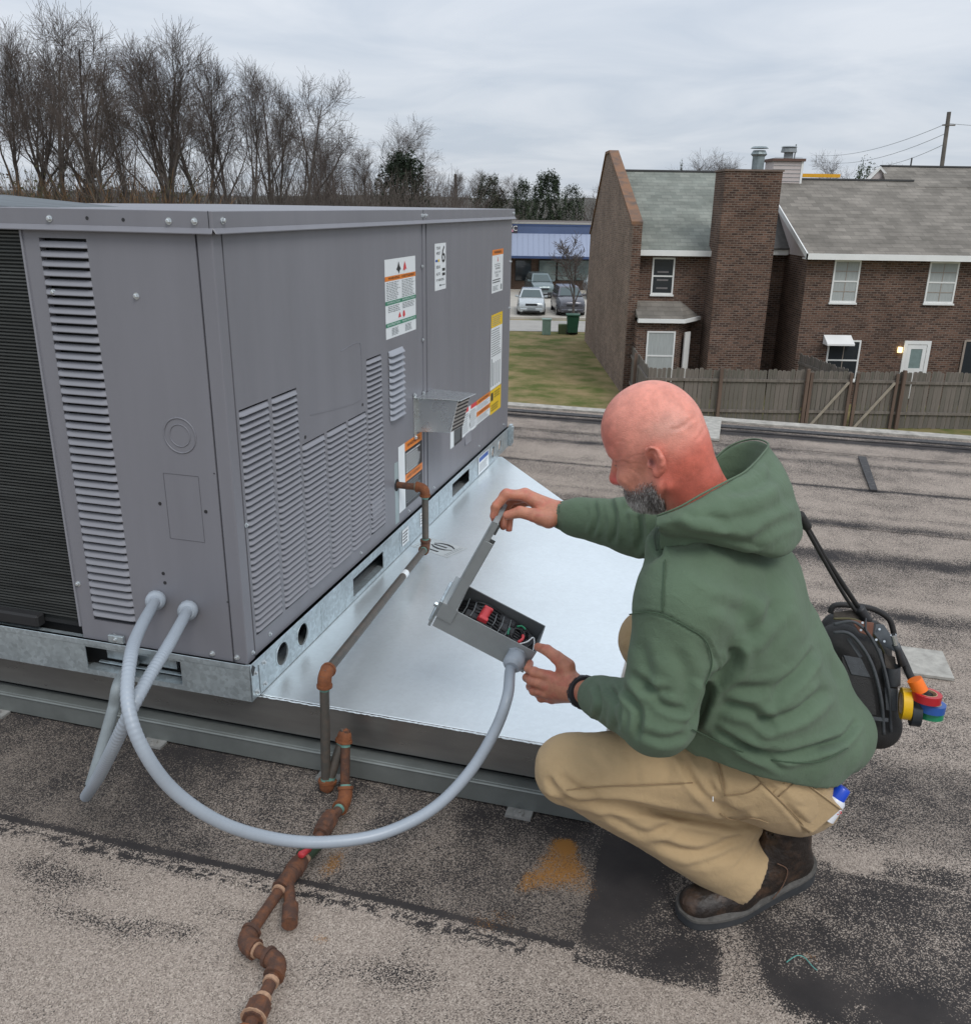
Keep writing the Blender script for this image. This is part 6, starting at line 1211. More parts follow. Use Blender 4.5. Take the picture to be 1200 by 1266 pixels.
eyel = np.exp(-((z+.0085)/.0016)**2)*(np.abs(np.abs(y)-.032) < .0155)*(x > .068); col = mixc(col, (.05, .03, .03), np.clip(eyel, 0, 1)*.9); ear_shade = np.exp(-(((x+.010)/.006)**2+((z+.014)/.010)**2))*(np.abs(y) > .072)*(np.abs(y) < .090); col = mixc(col, (.10, .02, .02), ear_shade*.9)  # lash line; shade of the ear hollow painted into the skin tone
nz_ = fbm(x*40+y*13, z*40+y*7, 1.2, 91); col *= (.90+.2*nz_)[:, None]
bd = sstep(-.046, -.070, z+.25*(.02-x)*(x < .02)+.02*(nz_-.5))*sstep(.0, .014, x+.3*(z+.06))*(z > -.116); stache = np.exp(-((z+.066)/.007)**2)*(x > .066)*(np.abs(y) < .032); bd = np.clip(bd*(1-np.exp(-(((np.abs(y))/.020)**2+((z+.078)/.006)**2))*(x > .08)), 0, 1); beardw = np.clip(bd+stache*.5, 0, 1)
col = mixc(col, (.22, .15, .13), beardw*.7)
def handcol(v, fing):
    c = np.tile(base_hand, (len(v), 1)); n3 = fbm(v[:, 0]*60, v[:, 2]*60+v[:, 1]*30, 1, 13); c = mixc(c, (.52, .15, .11), sstep(.45, .7, n3)*.5)
    for f in fing:
        for j, w in ((0, .5), (1, .6), (3, .5)): d = np.linalg.norm(v-f[j], axis=1); c = mixc(c, (.55, .16, .12), np.exp(-(d/.012)**2)*w)
    return c
allv = np.concatenate([hv, rv, lv, av]); o1, o2, o3 = len(hv), len(hv)+len(rv), len(hv)+len(rv)+len(lv)
allF = np.concatenate([hF, rF+o1, lF+o2, aF+o3]); allc = np.concatenate([col, handcol(rv, RFi+[RT_]), handcol(lv, LFi+[LT_]), np.tile(base_hand, (len(av), 1))])
mk('body', allv, allF, M_skin, man, allc)
# nails
for f in (RFi[0], RT_, LT_):
    a, c = Vector(f[2]), Vector(f[3]); t_ = (c-a).normalized(); view = (Vector((0, 0, EYE))-c).normalized(); up_ = (view-t_*view.dot(t_)).normalized(); sd_ = t_.cross(up_); b = MB(); cc = c+up_*.0078-t_*.001
    b.add([cc+t_*x_+sd_*y_+up_*(-.0018*abs(y_)/.005) for x_, y_ in ((-.006, -.0045), (-.006, 0), (-.006, .0045), (.004, .005), (.006, 0), (.004, -.005))], [(0, 1, 4, 5), (1, 2, 3, 4)]); b.build('fingernail', mat('nail', (.62, .36, .29), .3), man, smooth=True, world=True)
# beard and eyebrow hair
n_h = vnorm(hv, hF); prob = beardw*(x > -.01)*(.35+.65*sstep(-.05, -.085, z)); ids = rng.choice(len(hv), 13000, p=prob/prob.sum()); b1, b2, b3 = MB(), MB(), MB()
for i in ids:
    p = Vector(hv[i])+Vector(rng.normal(0, .0012, 3)); nn = Vector(n_h[i]); L_ = .003+.005*sstep(-.06, -.10, z[i])*rng.uniform(.6, 1.2)+.003*rng.random(); dn = Vector(-HU*.9+HF*.25)+Vector(rng.normal(0, .25, 3)); dr = (nn*.35+dn*.85).normalized(); sd_ = dr.cross(nn+Vector(rng.normal(0, .3, 3))).normalized()*.00034
    q = p+dr*L_*.6+nn*.001; e = p+dr*L_+dn*L_*.15; wp = 1.0 if (z[i] < -.080 and x[i] > .045) else .30
    tgt = (b1 if rng.random() < wp*.75 else (b2 if rng.random() < .5 else b3)); tgt.add([p-sd_, p+sd_, q+sd_*.8, q-sd_*.8, e], [(0, 1, 2, 3), (3, 2, 4)])
for bb_, c_ in ((b1, (.46, .44, .42)), (b2, (.22, .20, .185)), (b3, (.06, .05, .045))): kind(bb_.build('beard', mat('hair_%d' % int(c_[0]*100), c_, .6, 0, .2, 200), man, world=True), 'stuff')
b = MB()
for sd_ in (1, -1):
    for i in range(160):
        p = Vector(H(.094-.004*rng.random()-.35*(abs(rng.uniform(.014, .046)-.012))**1.0*.0, 0, 0)); yy = rng.uniform(.012, .048); xx = .0965-.42*max(0, yy-.02); p = Vector(H(xx, sd_*yy, .015+rng.uniform(-.003, .003))); d = Vector(HS*sd_*.8+HU*rng.uniform(-.2, .4)-HF*.3).normalized()*.007; w = Vector(HU)*.0004; b.add([p-w, p+w, p+d], [(0, 1, 2)])
kind(b.build('eyebrows', mat('brow_hair', (.14, .08, .06), .6), man, world=True), 'stuff')
# ---- hoodie
S = SDF([shL, shR, elL, wrL, elR, wrR, pelv+np.array([.1, 0, -.1]), neck], .17, .0052)
chest = Pv(898, 745, 1.86); mid = Pv(925, 830, 1.95); hem = Pv(962, 905, 2.02)
def tor(a, b_, ra, rb, off=.10, k=.06):
    for o in (-off, 0, off): S.cone(a+LAT*o, b_+LAT*o, ra, rb, k)
tor(neck-np.array([0, 0, .085])+LAT*.02, chest, .085, .125, .085); tor(chest, mid, .128, .150, .09); tor(mid, hem, .150, .150, .085, .05)
hmp = [Pv(*p) for p in ((834, 898, 1.86), (868, 915, 1.835), (908, 934, 1.815), (952, 948, 1.81), (1000, 951, 1.83), (1036, 942, 1.90), (1054, 923, 2.0))]
for p_, q_ in zip(hmp[:-1], hmp[1:]): S.cone(p_, q_, .027, .027, .02)
for p_, q_ in zip(hmp[:-1], hmp[1:]): S.cone(p_+np.array([0, .02, .03]), q_+np.array([0, .02, .03]), .038, .038, .035)
S.cone(Pv(1000, 860, 2.0), Pv(1018, 905, 2.02), .085, .085, .05); S.cone(Pv(985, 905, 1.90), Pv(1030, 905, 2.0), .075, .080, .04); S.cone(Pv(900, 900, 1.88), Pv(985, 925, 1.92), .05, .06, .03)
S.cone(neck-np.array([0, 0, .06]), shL-np.array([0, 0, .0]), .075, .082, .05); S.cone(neck-np.array([0, 0, .06]), shR, .075, .080, .05)
S.cone(shL, elL, .088, .072, .030); S.ell(elL, (.076, .076, .070), None, .02); S.cone(elL, wrL+(elL-wrL)*.22, .070, .049, .012); S.cone(wrL+(elL-wrL)*.30, wrL+(elL-wrL)*.14, .050, .037, .008)
S.cone(shR, elR, .088, .068, .04); S.cone(elR, wrR+(elR-wrR)*.22, .064, .047, .02); S.cone(wrR+(elR-wrR)*.25, wrR+(elR-wrR)*.03, .047, .036, .008)
# straight cut along the waist hem
h0, h1, h2 = Pv(836, 914, 1.88), Pv(1000, 968, 1.84), Pv(1066, 950, 2.06); hn_ = np.cross(h1-h0, h2-h0); hn_ /= np.linalg.norm(hn_); hn_ = hn_ if hn_[2] > 0 else -hn_
gx_ = (S.lo[0]+S.res*np.arange(S.n[0]))[:, None, None]; gy_ = (S.lo[1]+S.res*np.arange(S.n[1]))[None, :, None]; gz_ = (S.lo[2]+S.res*np.arange(S.n[2]))[None, None, :]
hh_ = (gx_-h0[0])*hn_[0]+(gy_-h0[1])*hn_[1]+(gz_-h0[2])*hn_[2]+np.maximum(0, .455-gx_)*2.5
S.D = np.maximum(S.D, -hh_).astype(np.float32)
# cuffs are open tubes
for W, E_, r in ((wrL, elL, .031), (wrR, elR, .030)): d = (E_-W)/np.linalg.norm(E_-W); S.cone(W-d*.03, W+d*.06, r, r, .003, op='sub')
S.cone(H(-.0, 0, -.06), neck+np.array([0, 0, .01]), .062, .072, .006, op='sub')

vv, FF = S.mesh(); vv = lap(vv, FF, 3, .5)
HL = [([(775, 759), (800, 757), (821, 761), (850, 776), (874, 792), (884, 823), (872, 850)], 1.87, 0.0038), ([(822, 690), (820, 725), (819, 759)], 1.36, 0.0022),
      ([(905, 800), (906, 822), (880, 843)], 6.8, 0.0175), ([(920, 790), (945, 770), (965, 740)], 8.5, 0.0081), ([(876, 842), (868, 872), (856, 900)], 6.8, 0.0216),
      ([(950, 866), (985, 835), (1008, 800)], 5.95, 0.0121), ([(930, 896), (985, 882), (1022, 850)], 6.8, 0.0135), ([(905, 918), (970, 934), (1046, 912)], 5.1, 0.0121), ([(880, 900), (925, 925), (972, 952)], 4.25, 0.0095), ([(1010, 925), (1040, 915), (1060, 890)], 4.25, 0.0095),
      ([(1010, 760), (1020, 810), (1045, 850)], 7.6499999999999995, 0.0081), ([(940, 700), (960, 760), (950, 820)], 11.9, 0.0081), ([(890, 870), (930, 880), (960, 905)], 5.95, 0.0108), ([(830, 800), (850, 840), (845, 880)], 8.5, 0.0068),
      ([(735, 845), (742, 868), (736, 894)], 3.4, 0.0095), ([(752, 848), (764, 872), (760, 908)], 3.8249999999999997, 0.0095), ([(772, 852), (790, 880), (786, 915)], 4.25, 0.0095), ([(795, 845), (822, 872), (850, 880)], 5.1, 0.0081), ([(780, 830), (800, 850), (830, 856)], 5.1, 0.0081), ([(790, 905), (820, 915), (850, 908)], 5.1, 0.0068),
      ([(733, 616), (737, 640), (731, 664)], 2.975, 0.0068), ([(752, 612), (760, 640), (758, 672)], 3.4, 0.0081), ([(778, 612), (790, 640), (792, 678)], 4.25, 0.0108), ([(800, 612), (812, 650), (815, 690)], 4.25, 0.0108), ([(770, 630), (800, 625), (825, 640)], 4.25, 0.0068),
      ([(790, 700), (812, 680), (826, 655)], 5.1, 0.0081), ([(850, 690), (900, 720), (960, 730)], 10.2, 0.0054), ([(790, 790), (800, 830), (795, 860)], 7.6499999999999995, 0.0054), ([(880, 740), (915, 760), (940, 800)], 10.2, 0.0068), ([(985, 700), (1000, 760), (1000, 800)], 7.6499999999999995, 0.0054), ([(905, 850), (950, 850), (985, 830)], 5.95, 0.0081)]
vv = folds(vv, FF, HL); n_ = vnorm(vv, FF); q = vv*1.0
amp = .0030*(fbm(q[:, 0]*9+q[:, 1]*4, q[:, 2]*9-q[:, 1]*5, 1.3, 5)-.5)*2+.0016*(fbm(q[:, 0]*25+q[:, 1]*11, q[:, 2]*22, 1.3, 6)-.5)*2; vv = vv+n_*amp[:, None]
hdv = vv; mk('hoodie', vv, FF, M_hood, man)
# hood lying on the back: a closed loop of sections (rim, bulge, lower edge, underside, lining)
secs = [((812, 640, 1.625), (811, 648, 1.61), (813, 655, 1.62)), ((838, 630, 1.60), (840, 645, 1.575), (846, 662, 1.60)), ((868, 613, 1.60), (880, 640, 1.56), (888, 672, 1.595)), ((897, 598, 1.63), (920, 635, 1.575), (935, 681, 1.625)),
        ((921, 585, 1.68), (955, 625, 1.625), (976, 684, 1.69)), ((940, 566, 1.76), (977, 610, 1.73), (994, 662, 1.79)), ((949, 551, 1.84), (972, 585, 1.85), (984, 625, 1.90)), ((930, 545, 1.92), (945, 558, 1.96), (955, 590, 1.99)), ((903, 553, 1.95), (900, 560, 2.0), (905, 590, 2.02)), ((880, 572, 1.94), (872, 580, 1.98), (875, 605, 2.0)), ((855, 600, 1.88), (845, 605, 1.93), (850, 630, 1.95)), ((833, 632, 1.76), (825, 636, 1.78), (828, 650, 1.80)), ((818, 642, 1.67), (814, 648, 1.68), (818, 656, 1.69))]
R_ = catmull([V(*s[0]) for s in secs]+[V(*secs[0][0])], 6); B_ = catmull([V(*s[1]) for s in secs]+[V(*secs[0][1])], 6); O_ = catmull([V(*s[2]) for s in secs]+[V(*secs[0][2])], 6); nk = Vector(neck)
rings = []; nseg = len(R_)-1
for i in range(nseg):
    r, m_, o = R_[i], B_[i], O_[i]; inn = (nk-r); inn.z = 0; inn.normalize()
    mid1 = r.lerp(m_, .5)*1.0+(m_-nk).normalized()*.004; mid2 = m_.lerp(o, .55)+(m_-nk).normalized()*.003
    low = o+inn*.035+Vector((0, 0, -.02)); lin2 = r+inn*.022+Vector((0, 0, -.085)); lin1 = r+inn*.012+Vector((0, 0, -.035)); rim2 = r+inn*.008+Vector((0, 0, -.002))
    rings.append([r+Vector((0, 0, .003)), mid1, m_, mid2, o, o+inn*.012+Vector((0, 0, -.008)), low, lin2, lin1, rim2])
k_ = len(rings[0]); hv2 = np.array([list(p) for r in rings for p in r]); hF2 = np.array([[i*k_+j, ((i+1) % nseg)*k_+j, ((i+1) % nseg)*k_+(j+1) % k_, i*k_+(j+1) % k_] for i in range(nseg) for j in range(k_)])
ho = mk('hood', hv2, hF2, M_hood, man)
md = ho.modifiers.new('sub', 'SUBSURF'); md.levels = 3; md.render_levels = 3; dg_ = bpy.context.evaluated_depsgraph_get(); dg_.update(); em = ho.evaluated_get(dg_).to_mesh()
hq = np.array([v.co[:] for v in em.vertices]); hf4 = np.array([p.vertices[:] for p in em.polygons]); ho.evaluated_get(dg_).to_mesh_clear(); bpy.data.objects.remove(ho)
hn = vnorm(hq, hf4); fl_ = np.sign(((hq-hq.mean(0))*hn).sum()); hf4 = hf4 if fl_ > 0 else hf4[:, ::-1]
hq = folds(hq, hf4, [([(824, 648), (860, 664), (905, 672), (950, 676)], 7, .007), ([(862, 628), (905, 640), (950, 632), (980, 612)], 9, .007), ([(895, 606), (930, 604), (958, 588)], 6, .005), ([(930, 668), (958, 650), (985, 640)], 6, .006), ([(845, 640), (880, 640), (905, 652)], 6, .004), ([(950, 570), (962, 600), (985, 622)], 6, .005)]); hn = vnorm(hq, hf4); hq = hq+hn*(.005*(fbm(hq[:, 0]*9+hq[:, 1]*6, hq[:, 2]*13, 1.2, 8)-.5)*2)[:, None]
ho = mk('hood', hq, hf4, M_hood, man)
cs = MB(); cs.tube([R_[i]+Vector((0, 0, .004)) for i in range(0, nseg-2)], .0022, 6); cs.build('hood_hem', M_hood, man, smooth=True, world=True)
ds = MB(); ds.tube(catmull([V(814, 652, 1.60), V(810, 662, 1.61), V(812, 680, 1.63)], 5), .0025, 6); ds.build('drawstring', mat('dark_green_cord', (.03, .05, .035), .8), man, smooth=True, world=True)
# watch
d = Vector(elL-wrL).normalized(); b = MB(); c_ = Vector(wrL)+d*.001; b.tube([c_-d*.014, c_-d*.011, c_+d*.011, c_+d*.014], [.0385, .0415, .0415, .039], 28); o = b.build('wristwatch', mat('black_strap', (.014, .015, .018), .6, 0, .2, 60), man, smooth=True, world=True); auto_smooth(o, 40)
b = MB(); t2 = Vector((0, 0, 1)).cross(d).normalized()
for i in range(14): a_ = i*.449; w_ = (d.orthogonal().normalized()*math.cos(a_)+d.cross(d.orthogonal().normalized())*math.sin(a_)); b.box(-.004, .004, -.010, .010, 0, .002, T=Matrix.Translation(c_+w_*.0405) @ Matrix((( *d.cross(w_), 0), (*d, 0), (*w_, 0), (0, 0, 0, 1))).transposed().to_4x4())
kind(b.build('strap_links', mat('black_link', (.02, .022, .026), .35), man, world=True), 'stuff')
# ---- trousers
S = SDF([knL, anL, hipL, hipR, knR, anR, pelv], .17, .0052)
S.cone(hipL, knL, .108, .076, .02); S.ell(knL, (.083, .080, .080), None, .02); S.cone(hipR, knR, .105, .074, .02); S.cone(knR, anR+np.array([0, 0, .05]), .070, .066, .02)
S.cone(knL+np.array([.01, 0, -.01]), anL, .074, .076, .007); S.cone(anL+(knL-anL)*.3, anL+(anL-knL)*.10, .078, .084, .01)
for o in (-.02, .09, .2): S.cone(hipL+LAT*o+np.array([0, 0, -.005]), pelv+LAT*(o-.09)+np.array([.02, 0, -.02]), .102, .102, .04)
S.cone(hipL, Pv(985, 985, 1.96), .10, .085, .03); S.cone(Pv(985, 975, 1.92), Pv(1010, 985, 1.95), .05, .045, .03); S.cone(Pv(970, 985, 2.1), Pv(995, 990, 2.1), .09, .08, .04)
S.cone(Pv(860, 1005, 2.02), Pv(915, 1018, 2.03), .055, .050, .025)
hemd = (anL-knL)/np.linalg.norm(anL-knL); S.cone(anL+hemd*.245, anL+hemd*.50, .22, .22, .004, op='sub'); S.cone(anL-hemd*.03, anL+hemd*.2, .066, .068, .003, op='sub')
vv, FF = S.mesh(); vv = lap(vv, FF, 3, .5)
TL = [([(664, 985), (706, 993), (768, 995), (834, 1008), (897, 1019), (941, 1021)], 5, .012), ([(700, 979), (740, 974), (794, 972), (856, 968)], 1.6, .0016), ([(840, 930), (858, 968), (890, 1000), (935, 1020)], 4.5, .008), ([(880, 916), (888, 950), (895, 982)], 3.5, .005), ([(895, 982), (925, 978), (945, 966)], 1.6, .002),
      ([(938, 962), (960, 982), (980, 1004), (1002, 1030)], 4.0, .006), ([(960, 972), (975, 988), (990, 1000)], 3, .003), ([(870, 962), (900, 1000), (930, 1008)], 5, .006), ([(745, 1004), (798, 1030), (836, 1014)], 5, .007), ([(812, 1042), (862, 1054), (922, 1030)], 5, .007), ([(780, 1030), (830, 1052), (880, 1058)], 6, .005), ([(850, 1070), (880, 1064), (915, 1050)], 5, .004),
      ([(676, 960), (690, 980), (715, 992)], 4, .006), ([(690, 955), (715, 975), (745, 985)], 5, .005), ([(668, 985), (700, 1002), (740, 1006)], 5, .006), ([(725, 930), (745, 950), (750, 970)], 5, .0025), ([(770, 925), (785, 950), (785, 972)], 5, .0025), ([(810, 925), (825, 950), (825, 972)], 5, .0025), ([(690, 1000), (760, 1030), (820, 1070)], 8, .004), ([(905, 1075), (925, 1055), (940, 1028)], 2, .002)]
vv = folds(vv, FF, TL); n_ = vnorm(vv, FF); q = vv; vv = vv+n_*(.0030*(fbm(q[:, 0]*10+q[:, 1]*5, q[:, 2]*14, 1.3, 15)-.5)*2+.0012*(fbm(q[:, 0]*30, q[:, 2]*28+q[:, 1]*9, 1.3, 16)-.5)*2)[:, None]
mk('trousers', vv, FF, M_khaki, man)
trv = vv
# rear patch pocket standing open, loop and seams
pk_ = [V(982, 958, 1.80), V(1041, 1001, 1.86), V(1004, 1033, 1.865), V(975, 1014, 1.84), V(948, 988, 1.81)]; off = Vector(LAT)*.012; b = MB(); b.hexa([p for p in pk_], [p+off*(8 if i_ in (2, 3, 4) else 5)+Vector((-.02, 0, .0)) for i_, p in enumerate(pk_)]); o = b.build('pocket', M_khaki, man, world=True, bevel=.006, seg=3); auto_smooth(o, 60)
b = MB(); b.tube(catmull([V(983, 959, 1.798), V(1012, 980, 1.828), V(1040, 1001, 1.857)], 5), .0022, 5); b.tube(catmull([V(972, 980, 1.80), V(1000, 1004, 1.82), V(1018, 1018, 1.85)], 5), .0012, 5) if False else None; b.build('pocket_hem', M_khaki, man, smooth=True, world=True)
b = MB(); b.tube([V(881, 985, 1.84), V(881, 991, 1.84)], .0012, 4); b.build('stitch', M_white, man, world=True)
def seamline(name, verts, line, r, m, lift=.0008):
    sx, sy = toscreen(verts); dist = np.linalg.norm(verts-np.array([0, 0, EYE]), axis=1); out = []
    for p in catmull([(x_, y_, 0) for x_, y_ in line], 8):
        near_ = np.where(np.hypot(sx-p.x, sy-p.y) < 4.5)[0]
        if not len(near_): continue
        i = near_[np.argsort(dist[near_])[:3]]; dm = dist[i].mean(); rr_ = Vector(ray(p.x, p.y)); out.append(Vector((0, 0, EYE))+rr_.normalized()*(dm-lift))
    if len(out) > 3:
        sm = [out[0]]+[(out[i-1]+out[i]*2+out[i+1])/4 for i in range(1, len(out)-1)]+[out[-1]]; b = MB(); b.tube(sm, r, 5); b.build(name, m, man, smooth=True, world=True)
M_sk = mat('khaki_seam', (.27, .185, .10), .9); M_sg = mat('green_seam', (.050, .085, .048), .9)
for l_ in ([(700, 977), (740, 973), (794, 971), (856, 968)], [(895, 984), (925, 980), (942, 968)], [(930, 958), (958, 984), (982, 1008), (1000, 1030)], [(880, 918), (889, 950), (896, 984)], [(950, 1018), (930, 1012), (905, 1014), (890, 1006)], [(962, 985), (985, 965)]): seamline('seam', trv, l_, .0013, M_sk)
for l_ in ([(776, 760), (800, 757), (821, 761), (850, 776), (872, 792), (880, 820), (872, 846)], [(822, 692), (820, 725), (819, 757)], [(856, 902), (905, 925), (955, 940), (1010, 942), (1048, 925)]): seamline('seam', hdv, l_, .0013, M_sg)
# ---- boots
def boot(toe, heel, lift, name='boot', lat=None):
    toe, heel = Vector(toe), Vector(heel); fx_ = (heel-toe); fx_.z = 0; Lf = fx_.length; fx_.normalize(); sy_ = Vector((0, 0, 1)).cross(fx_)
    prof = lambda t: 0 if t < .38 else lift*((t-.38)/.62)**1.25
    def Q(t, s_, h): return np.array(toe+fx_*(Lf*t)+sy_*s_+Vector((0, 0, prof(t)+h)))
    pts = [Q(0, .06, 0), Q(1, -.06, .26), Q(0, -.06, 0), Q(1, .06, 0)]
    S = SDF(pts, .05, .0036); n = (0, 0, 1)
    S.cone(Q(.14, 0, .035), Q(.40, 0, .045), .044, .050, .02, n=n, fl=.80); S.cone(Q(.40, 0, .050), Q(.62, 0, .065), .050, .046, .02); S.cone(Q(.62, 0, .06), Q(.86, 0, .055), .046, .040, .02); S.cone(Q(.5, 0, .075), Q(.72, 0, .13), .040, .048, .02); S.cone(Q(.72, 0, .10), Q(.70, 0, .20), .050, .054, .02); S.cone(Q(.84, 0, .06), Q(.80, 0, .17), .040, .042, .02)
    a = toe+fx_*(Lf*.5)
    S.cone(Q(.69, 0, .19), Q(.66, 0, .30), .046, .05, .004, op='sub')
    S.cone(Q(.36, .05, .05), Q(.36, -.05, .05), .0001, .0001, .0) if False else None
    v, F = S.mesh(); v = lap(v, F, 2)
    zloc = v[:, 2]
    o = mk(name, v, F, M_boot, man)
    out = [(.0, .0), (.03, .030), (.10, .044), (.24, .051), (.40, .050), (.55, .043), (.70, .040), (.85, .042), (.95, .034), (1.0, .012)]
    half = [(t, w) for t, w in out]; loop = [(t, w) for t, w in half]+[(t, -w) for t, w in half[::-1][:-1]]
    cc = catmull([Vector((t, w, 0)) for t, w in loop]+[Vector((*loop[0], 0))], 4)[:-1]
    for nm, h0, h1, gr, mt_ in (('sole', -.0, .020, .005, M_sole), ('welt', .020, .026, .0075, M_welt)):
        lo = [Q(p.x, p.y*(1+gr/.05), h0 if nm == 'welt' or p.x < .66 or True else h0) for p in cc]; hi = [Q(p.x, p.y*(1+gr/.05), h1+(.012*max(0, (p.x-.62)/.38) if nm == 'sole' else .012*max(0, (p.x-.62)/.38))) for p in cc]
        if nm == 'welt': lo = [np.array(q)-np.array([0, 0, .006]) for q in hi]
        b = MB(); nn = len(lo); b.add(lo+hi, [(i, (i+1) % nn, nn+(i+1) % nn, nn+i) for i in range(nn)]); cb = [Q(t, 0, h0) for t in np.linspace(.01, .99, 12)]; 
        b.hexa(lo, hi) if False else None
        # top and bottom as fans along the midline
        for ring_, hh in ((lo, 0), (hi, 1)):
            cpt = np.mean(ring_, 0); b.add([cpt]+list(ring_), [(0, 1+i, 1+(i+1) % nn) for i in range(nn)])
        so_ = b.build(nm, mt_, o, world=True); auto_smooth(so_, 50)
    for t, h in ((.40, .098), (.46, .112), (.52, .126)):
        for s_ in (.020, -.020): b = MB(); c_ = Vector(Q(t, s_, h)); b.tube([c_-Vector((0, 0, .003)), c_+Vector((0, 0, .004))], .0042, 10); b.build('eyelet', M_screw, o, world=True)
        b = MB(); b.tube([Vector(Q(t, .020, h+.002)), Vector(Q(t+.02, 0, h+.012)), Vector(Q(t+.05, -.020, h+.008))], .0024, 6); b.build('lace', M_blk, o, smooth=True, world=True)
    sv = MB(); sv.tube(catmull([Q(.60, -.052, .030), Q(.66, -.054, .06), Q(.68, -.053, .10), Q(.60, -.050, .13)], 6), .0014, 5); sv.build('seam', mat('tan_seam', (.13, .07, .045), .7), o, smooth=True, world=True)
    return o
bt0 = np.array(atz(842, 1110, .0)); bt1 = np.array(atz(1003, 1092, .0))
boot((.458, 1.612, 0), (.792, 1.720, 0), .055)
boot((.50, 1.97, 0), (.80, 2.05, 0), .02)

# ================================================================== SHOULDER TOOL BAG AND THINGS ON IT
M_bag = mat('black_ballistic_nylon', (.017, .016, .0155), .62, 0, .25, 40, .4, 500); M_bag2 = mat('grey_webbing', (.05, .055, .06), .7, 0, .2, 60, .3, 500)
bag = thing('tool_bag', 'black nylon shoulder tool bag hanging behind the man on a long strap', 'tool bag', loc=V(1075, 918, 2.12))
S = SDF([V(1010, 740, 2.05), V(1125, 925, 2.05), V(1040, 840, 2.3)], .06, .0045); bn = LAT
prof_ = [(1045, 775, 2.14), (1080, 800, 2.12), (1092, 850, 2.12), (1085, 895, 2.13)]
a, c, e, f = [Pv(*p) for p in ((1040, 790, 2.14), (1070, 800, 2.13), (1085, 885, 2.13), (1040, 885, 2.14))]
for p, q in ((a, c), (c, e), (e, f), (f, a), (a, e), (c, f)):
    for o in (-.045, .03): S.cone(p+LAT*o, q+LAT*o, .052, .050, .012)
vv, FF = S.mesh(); vv = lap(vv, FF, 2); mk('bag_body', vv, FF, M_bag, bag)
def bagtube(name, pts, r, m, n=8): b = MB(); b.tube(catmull([V(*p) for p in pts], 6), r, n); return b.build(name, m, bag, smooth=True, world=True)
bagtube('zip_edge', [(1030, 772, 2.02), (1058, 770, 2.01), (1083, 800, 2.01), (1098, 850, 2.01), (1101, 905, 2.03)], .0035, M_bag2); bagtube('zip_edge', [(1030, 782, 2.01), (1052, 785, 2.0), (1076, 818, 2.0), (1089, 865, 2.0), (1092, 908, 2.02)], .004, M_bag2)
bagtube('piping', [(1030, 765, 2.04), (1062, 768, 2.04), (1088, 798, 2.04), (1100, 830, 2.05)], .0025, mat('olive_piping', (.09, .08, .035), .7))
bagtube('handle_loop', [(1026, 758, 2.1), (1034, 748, 2.1), (1075, 752, 2.12), (1098, 765, 2.13), (1105, 785, 2.14)], .007, M_bag)
bagtube('strap', [(960, 600, 1.80), (972, 615, 1.82), (990, 640, 1.88), (1020, 690, 1.97), (1050, 735, 2.04), (1068, 762, 2.08)], .0058, M_bag); bagtube('strap', [(990, 642, 1.86), (1020, 696, 1.955), (1046, 740, 2.02), (1064, 764, 2.07)], .0042, M_bag)
bagtube('strap_buckle', [(988, 636, 1.86), (998, 652, 1.88)], .010, M_bag); bagtube('swivel_hook', [(1062, 752, 2.05), (1072, 768, 2.06)], .012, M_blk); bagtube('cord_loop', [(1070, 765, 2.03), (1070, 778, 2.0), (1075, 788, 2.0)], .0025, M_blk)
def patch(name, px, d, m, t_=.004):
    P_ = [V(x_, y_, d) for x_, y_ in px]; nv = (Vector((0, 0, EYE))-P_[0]).normalized(); b = MB(); b.hexa(P_, [p+nv*t_ for p in P_]); return b.build(name, m, bag, world=True, bevel=.001)
patch('leather_patch', [(1051, 766), (1080, 770), (1078, 788), (1062, 782)], 2.035, mat('brown_suede', (.17, .075, .05), .85, 0, .2, 50)); patch('corner_patch', [(1082, 772), (1092, 772), (1104, 790), (1106, 806), (1094, 800), (1080, 784)], 2.03, mat('grey_patch', (.07, .08, .09), .7, 0, .2, 50))
for (x_, y_) in ((1066, 770), (1064, 779), (1087, 778), (1083, 791), (1093, 793)): c_ = V(x_, y_, 2.02); nv = (Vector((0, 0, EYE))-c_).normalized(); MB().tube([c_, c_+nv*.003], .0028, 8).build('rivet', M_screw, bag, world=True)
b = MB(); c_ = V(1103, 835, 2.03); ax = (V(1103, 845, 2.03)-V(1103, 825, 2.03)).normalized(); b.tube([V(1103, 824, 2.02), V(1104, 846, 2.03)], [.017, .0155], 14, caps=False); b.tube([V(1104, 846, 2.03), V(1103, 824, 2.02)], [.0135, .015], 14, caps=False); b.build('tool_loop', M_bag2, bag, smooth=True, world=True)
bagtube('tape_strap', [(1108, 800, 2.05), (1118, 820, 2.03), (1126, 838, 2.01), (1136, 852, 1.99), (1150, 862, 1.98)], .009, M_bag)
tl = thing('screwdriver', 'dark nut driver with a bright hollow end standing in the bag pocket', 'tool', loc=V(1112, 830, 2.03)); b = MB(); b.tube([V(1104, 785, 2.0), V(1107, 797, 2.005)], .0068, 12); b.build('socket', M_steel, tl, world=True); b = MB(); b.tube([V(1107, 797, 2.005), V(1110, 803, 2.01), V(1115, 822, 2.02)], [.009, .008, .009], 12); b.build('handle', mat('dark_handle', (.05, .055, .06), .4), tl, smooth=True, world=True)
b = MB(); b.tube([V(1104, 784.2, 1.9995), V(1104.2, 784.8, 2.0)], .0042, 12); b.build('socket_hole', M_dark, tl, world=True)
M_panel = mat('brown_grey_canvas', (.062, .052, .043), .85, 0, .3, 60, .4, 400)
patch('top_panel', [(1030, 757), (1052, 754), (1074, 760), (1062, 772), (1046, 768), (1030, 766)], 2.06, M_panel)
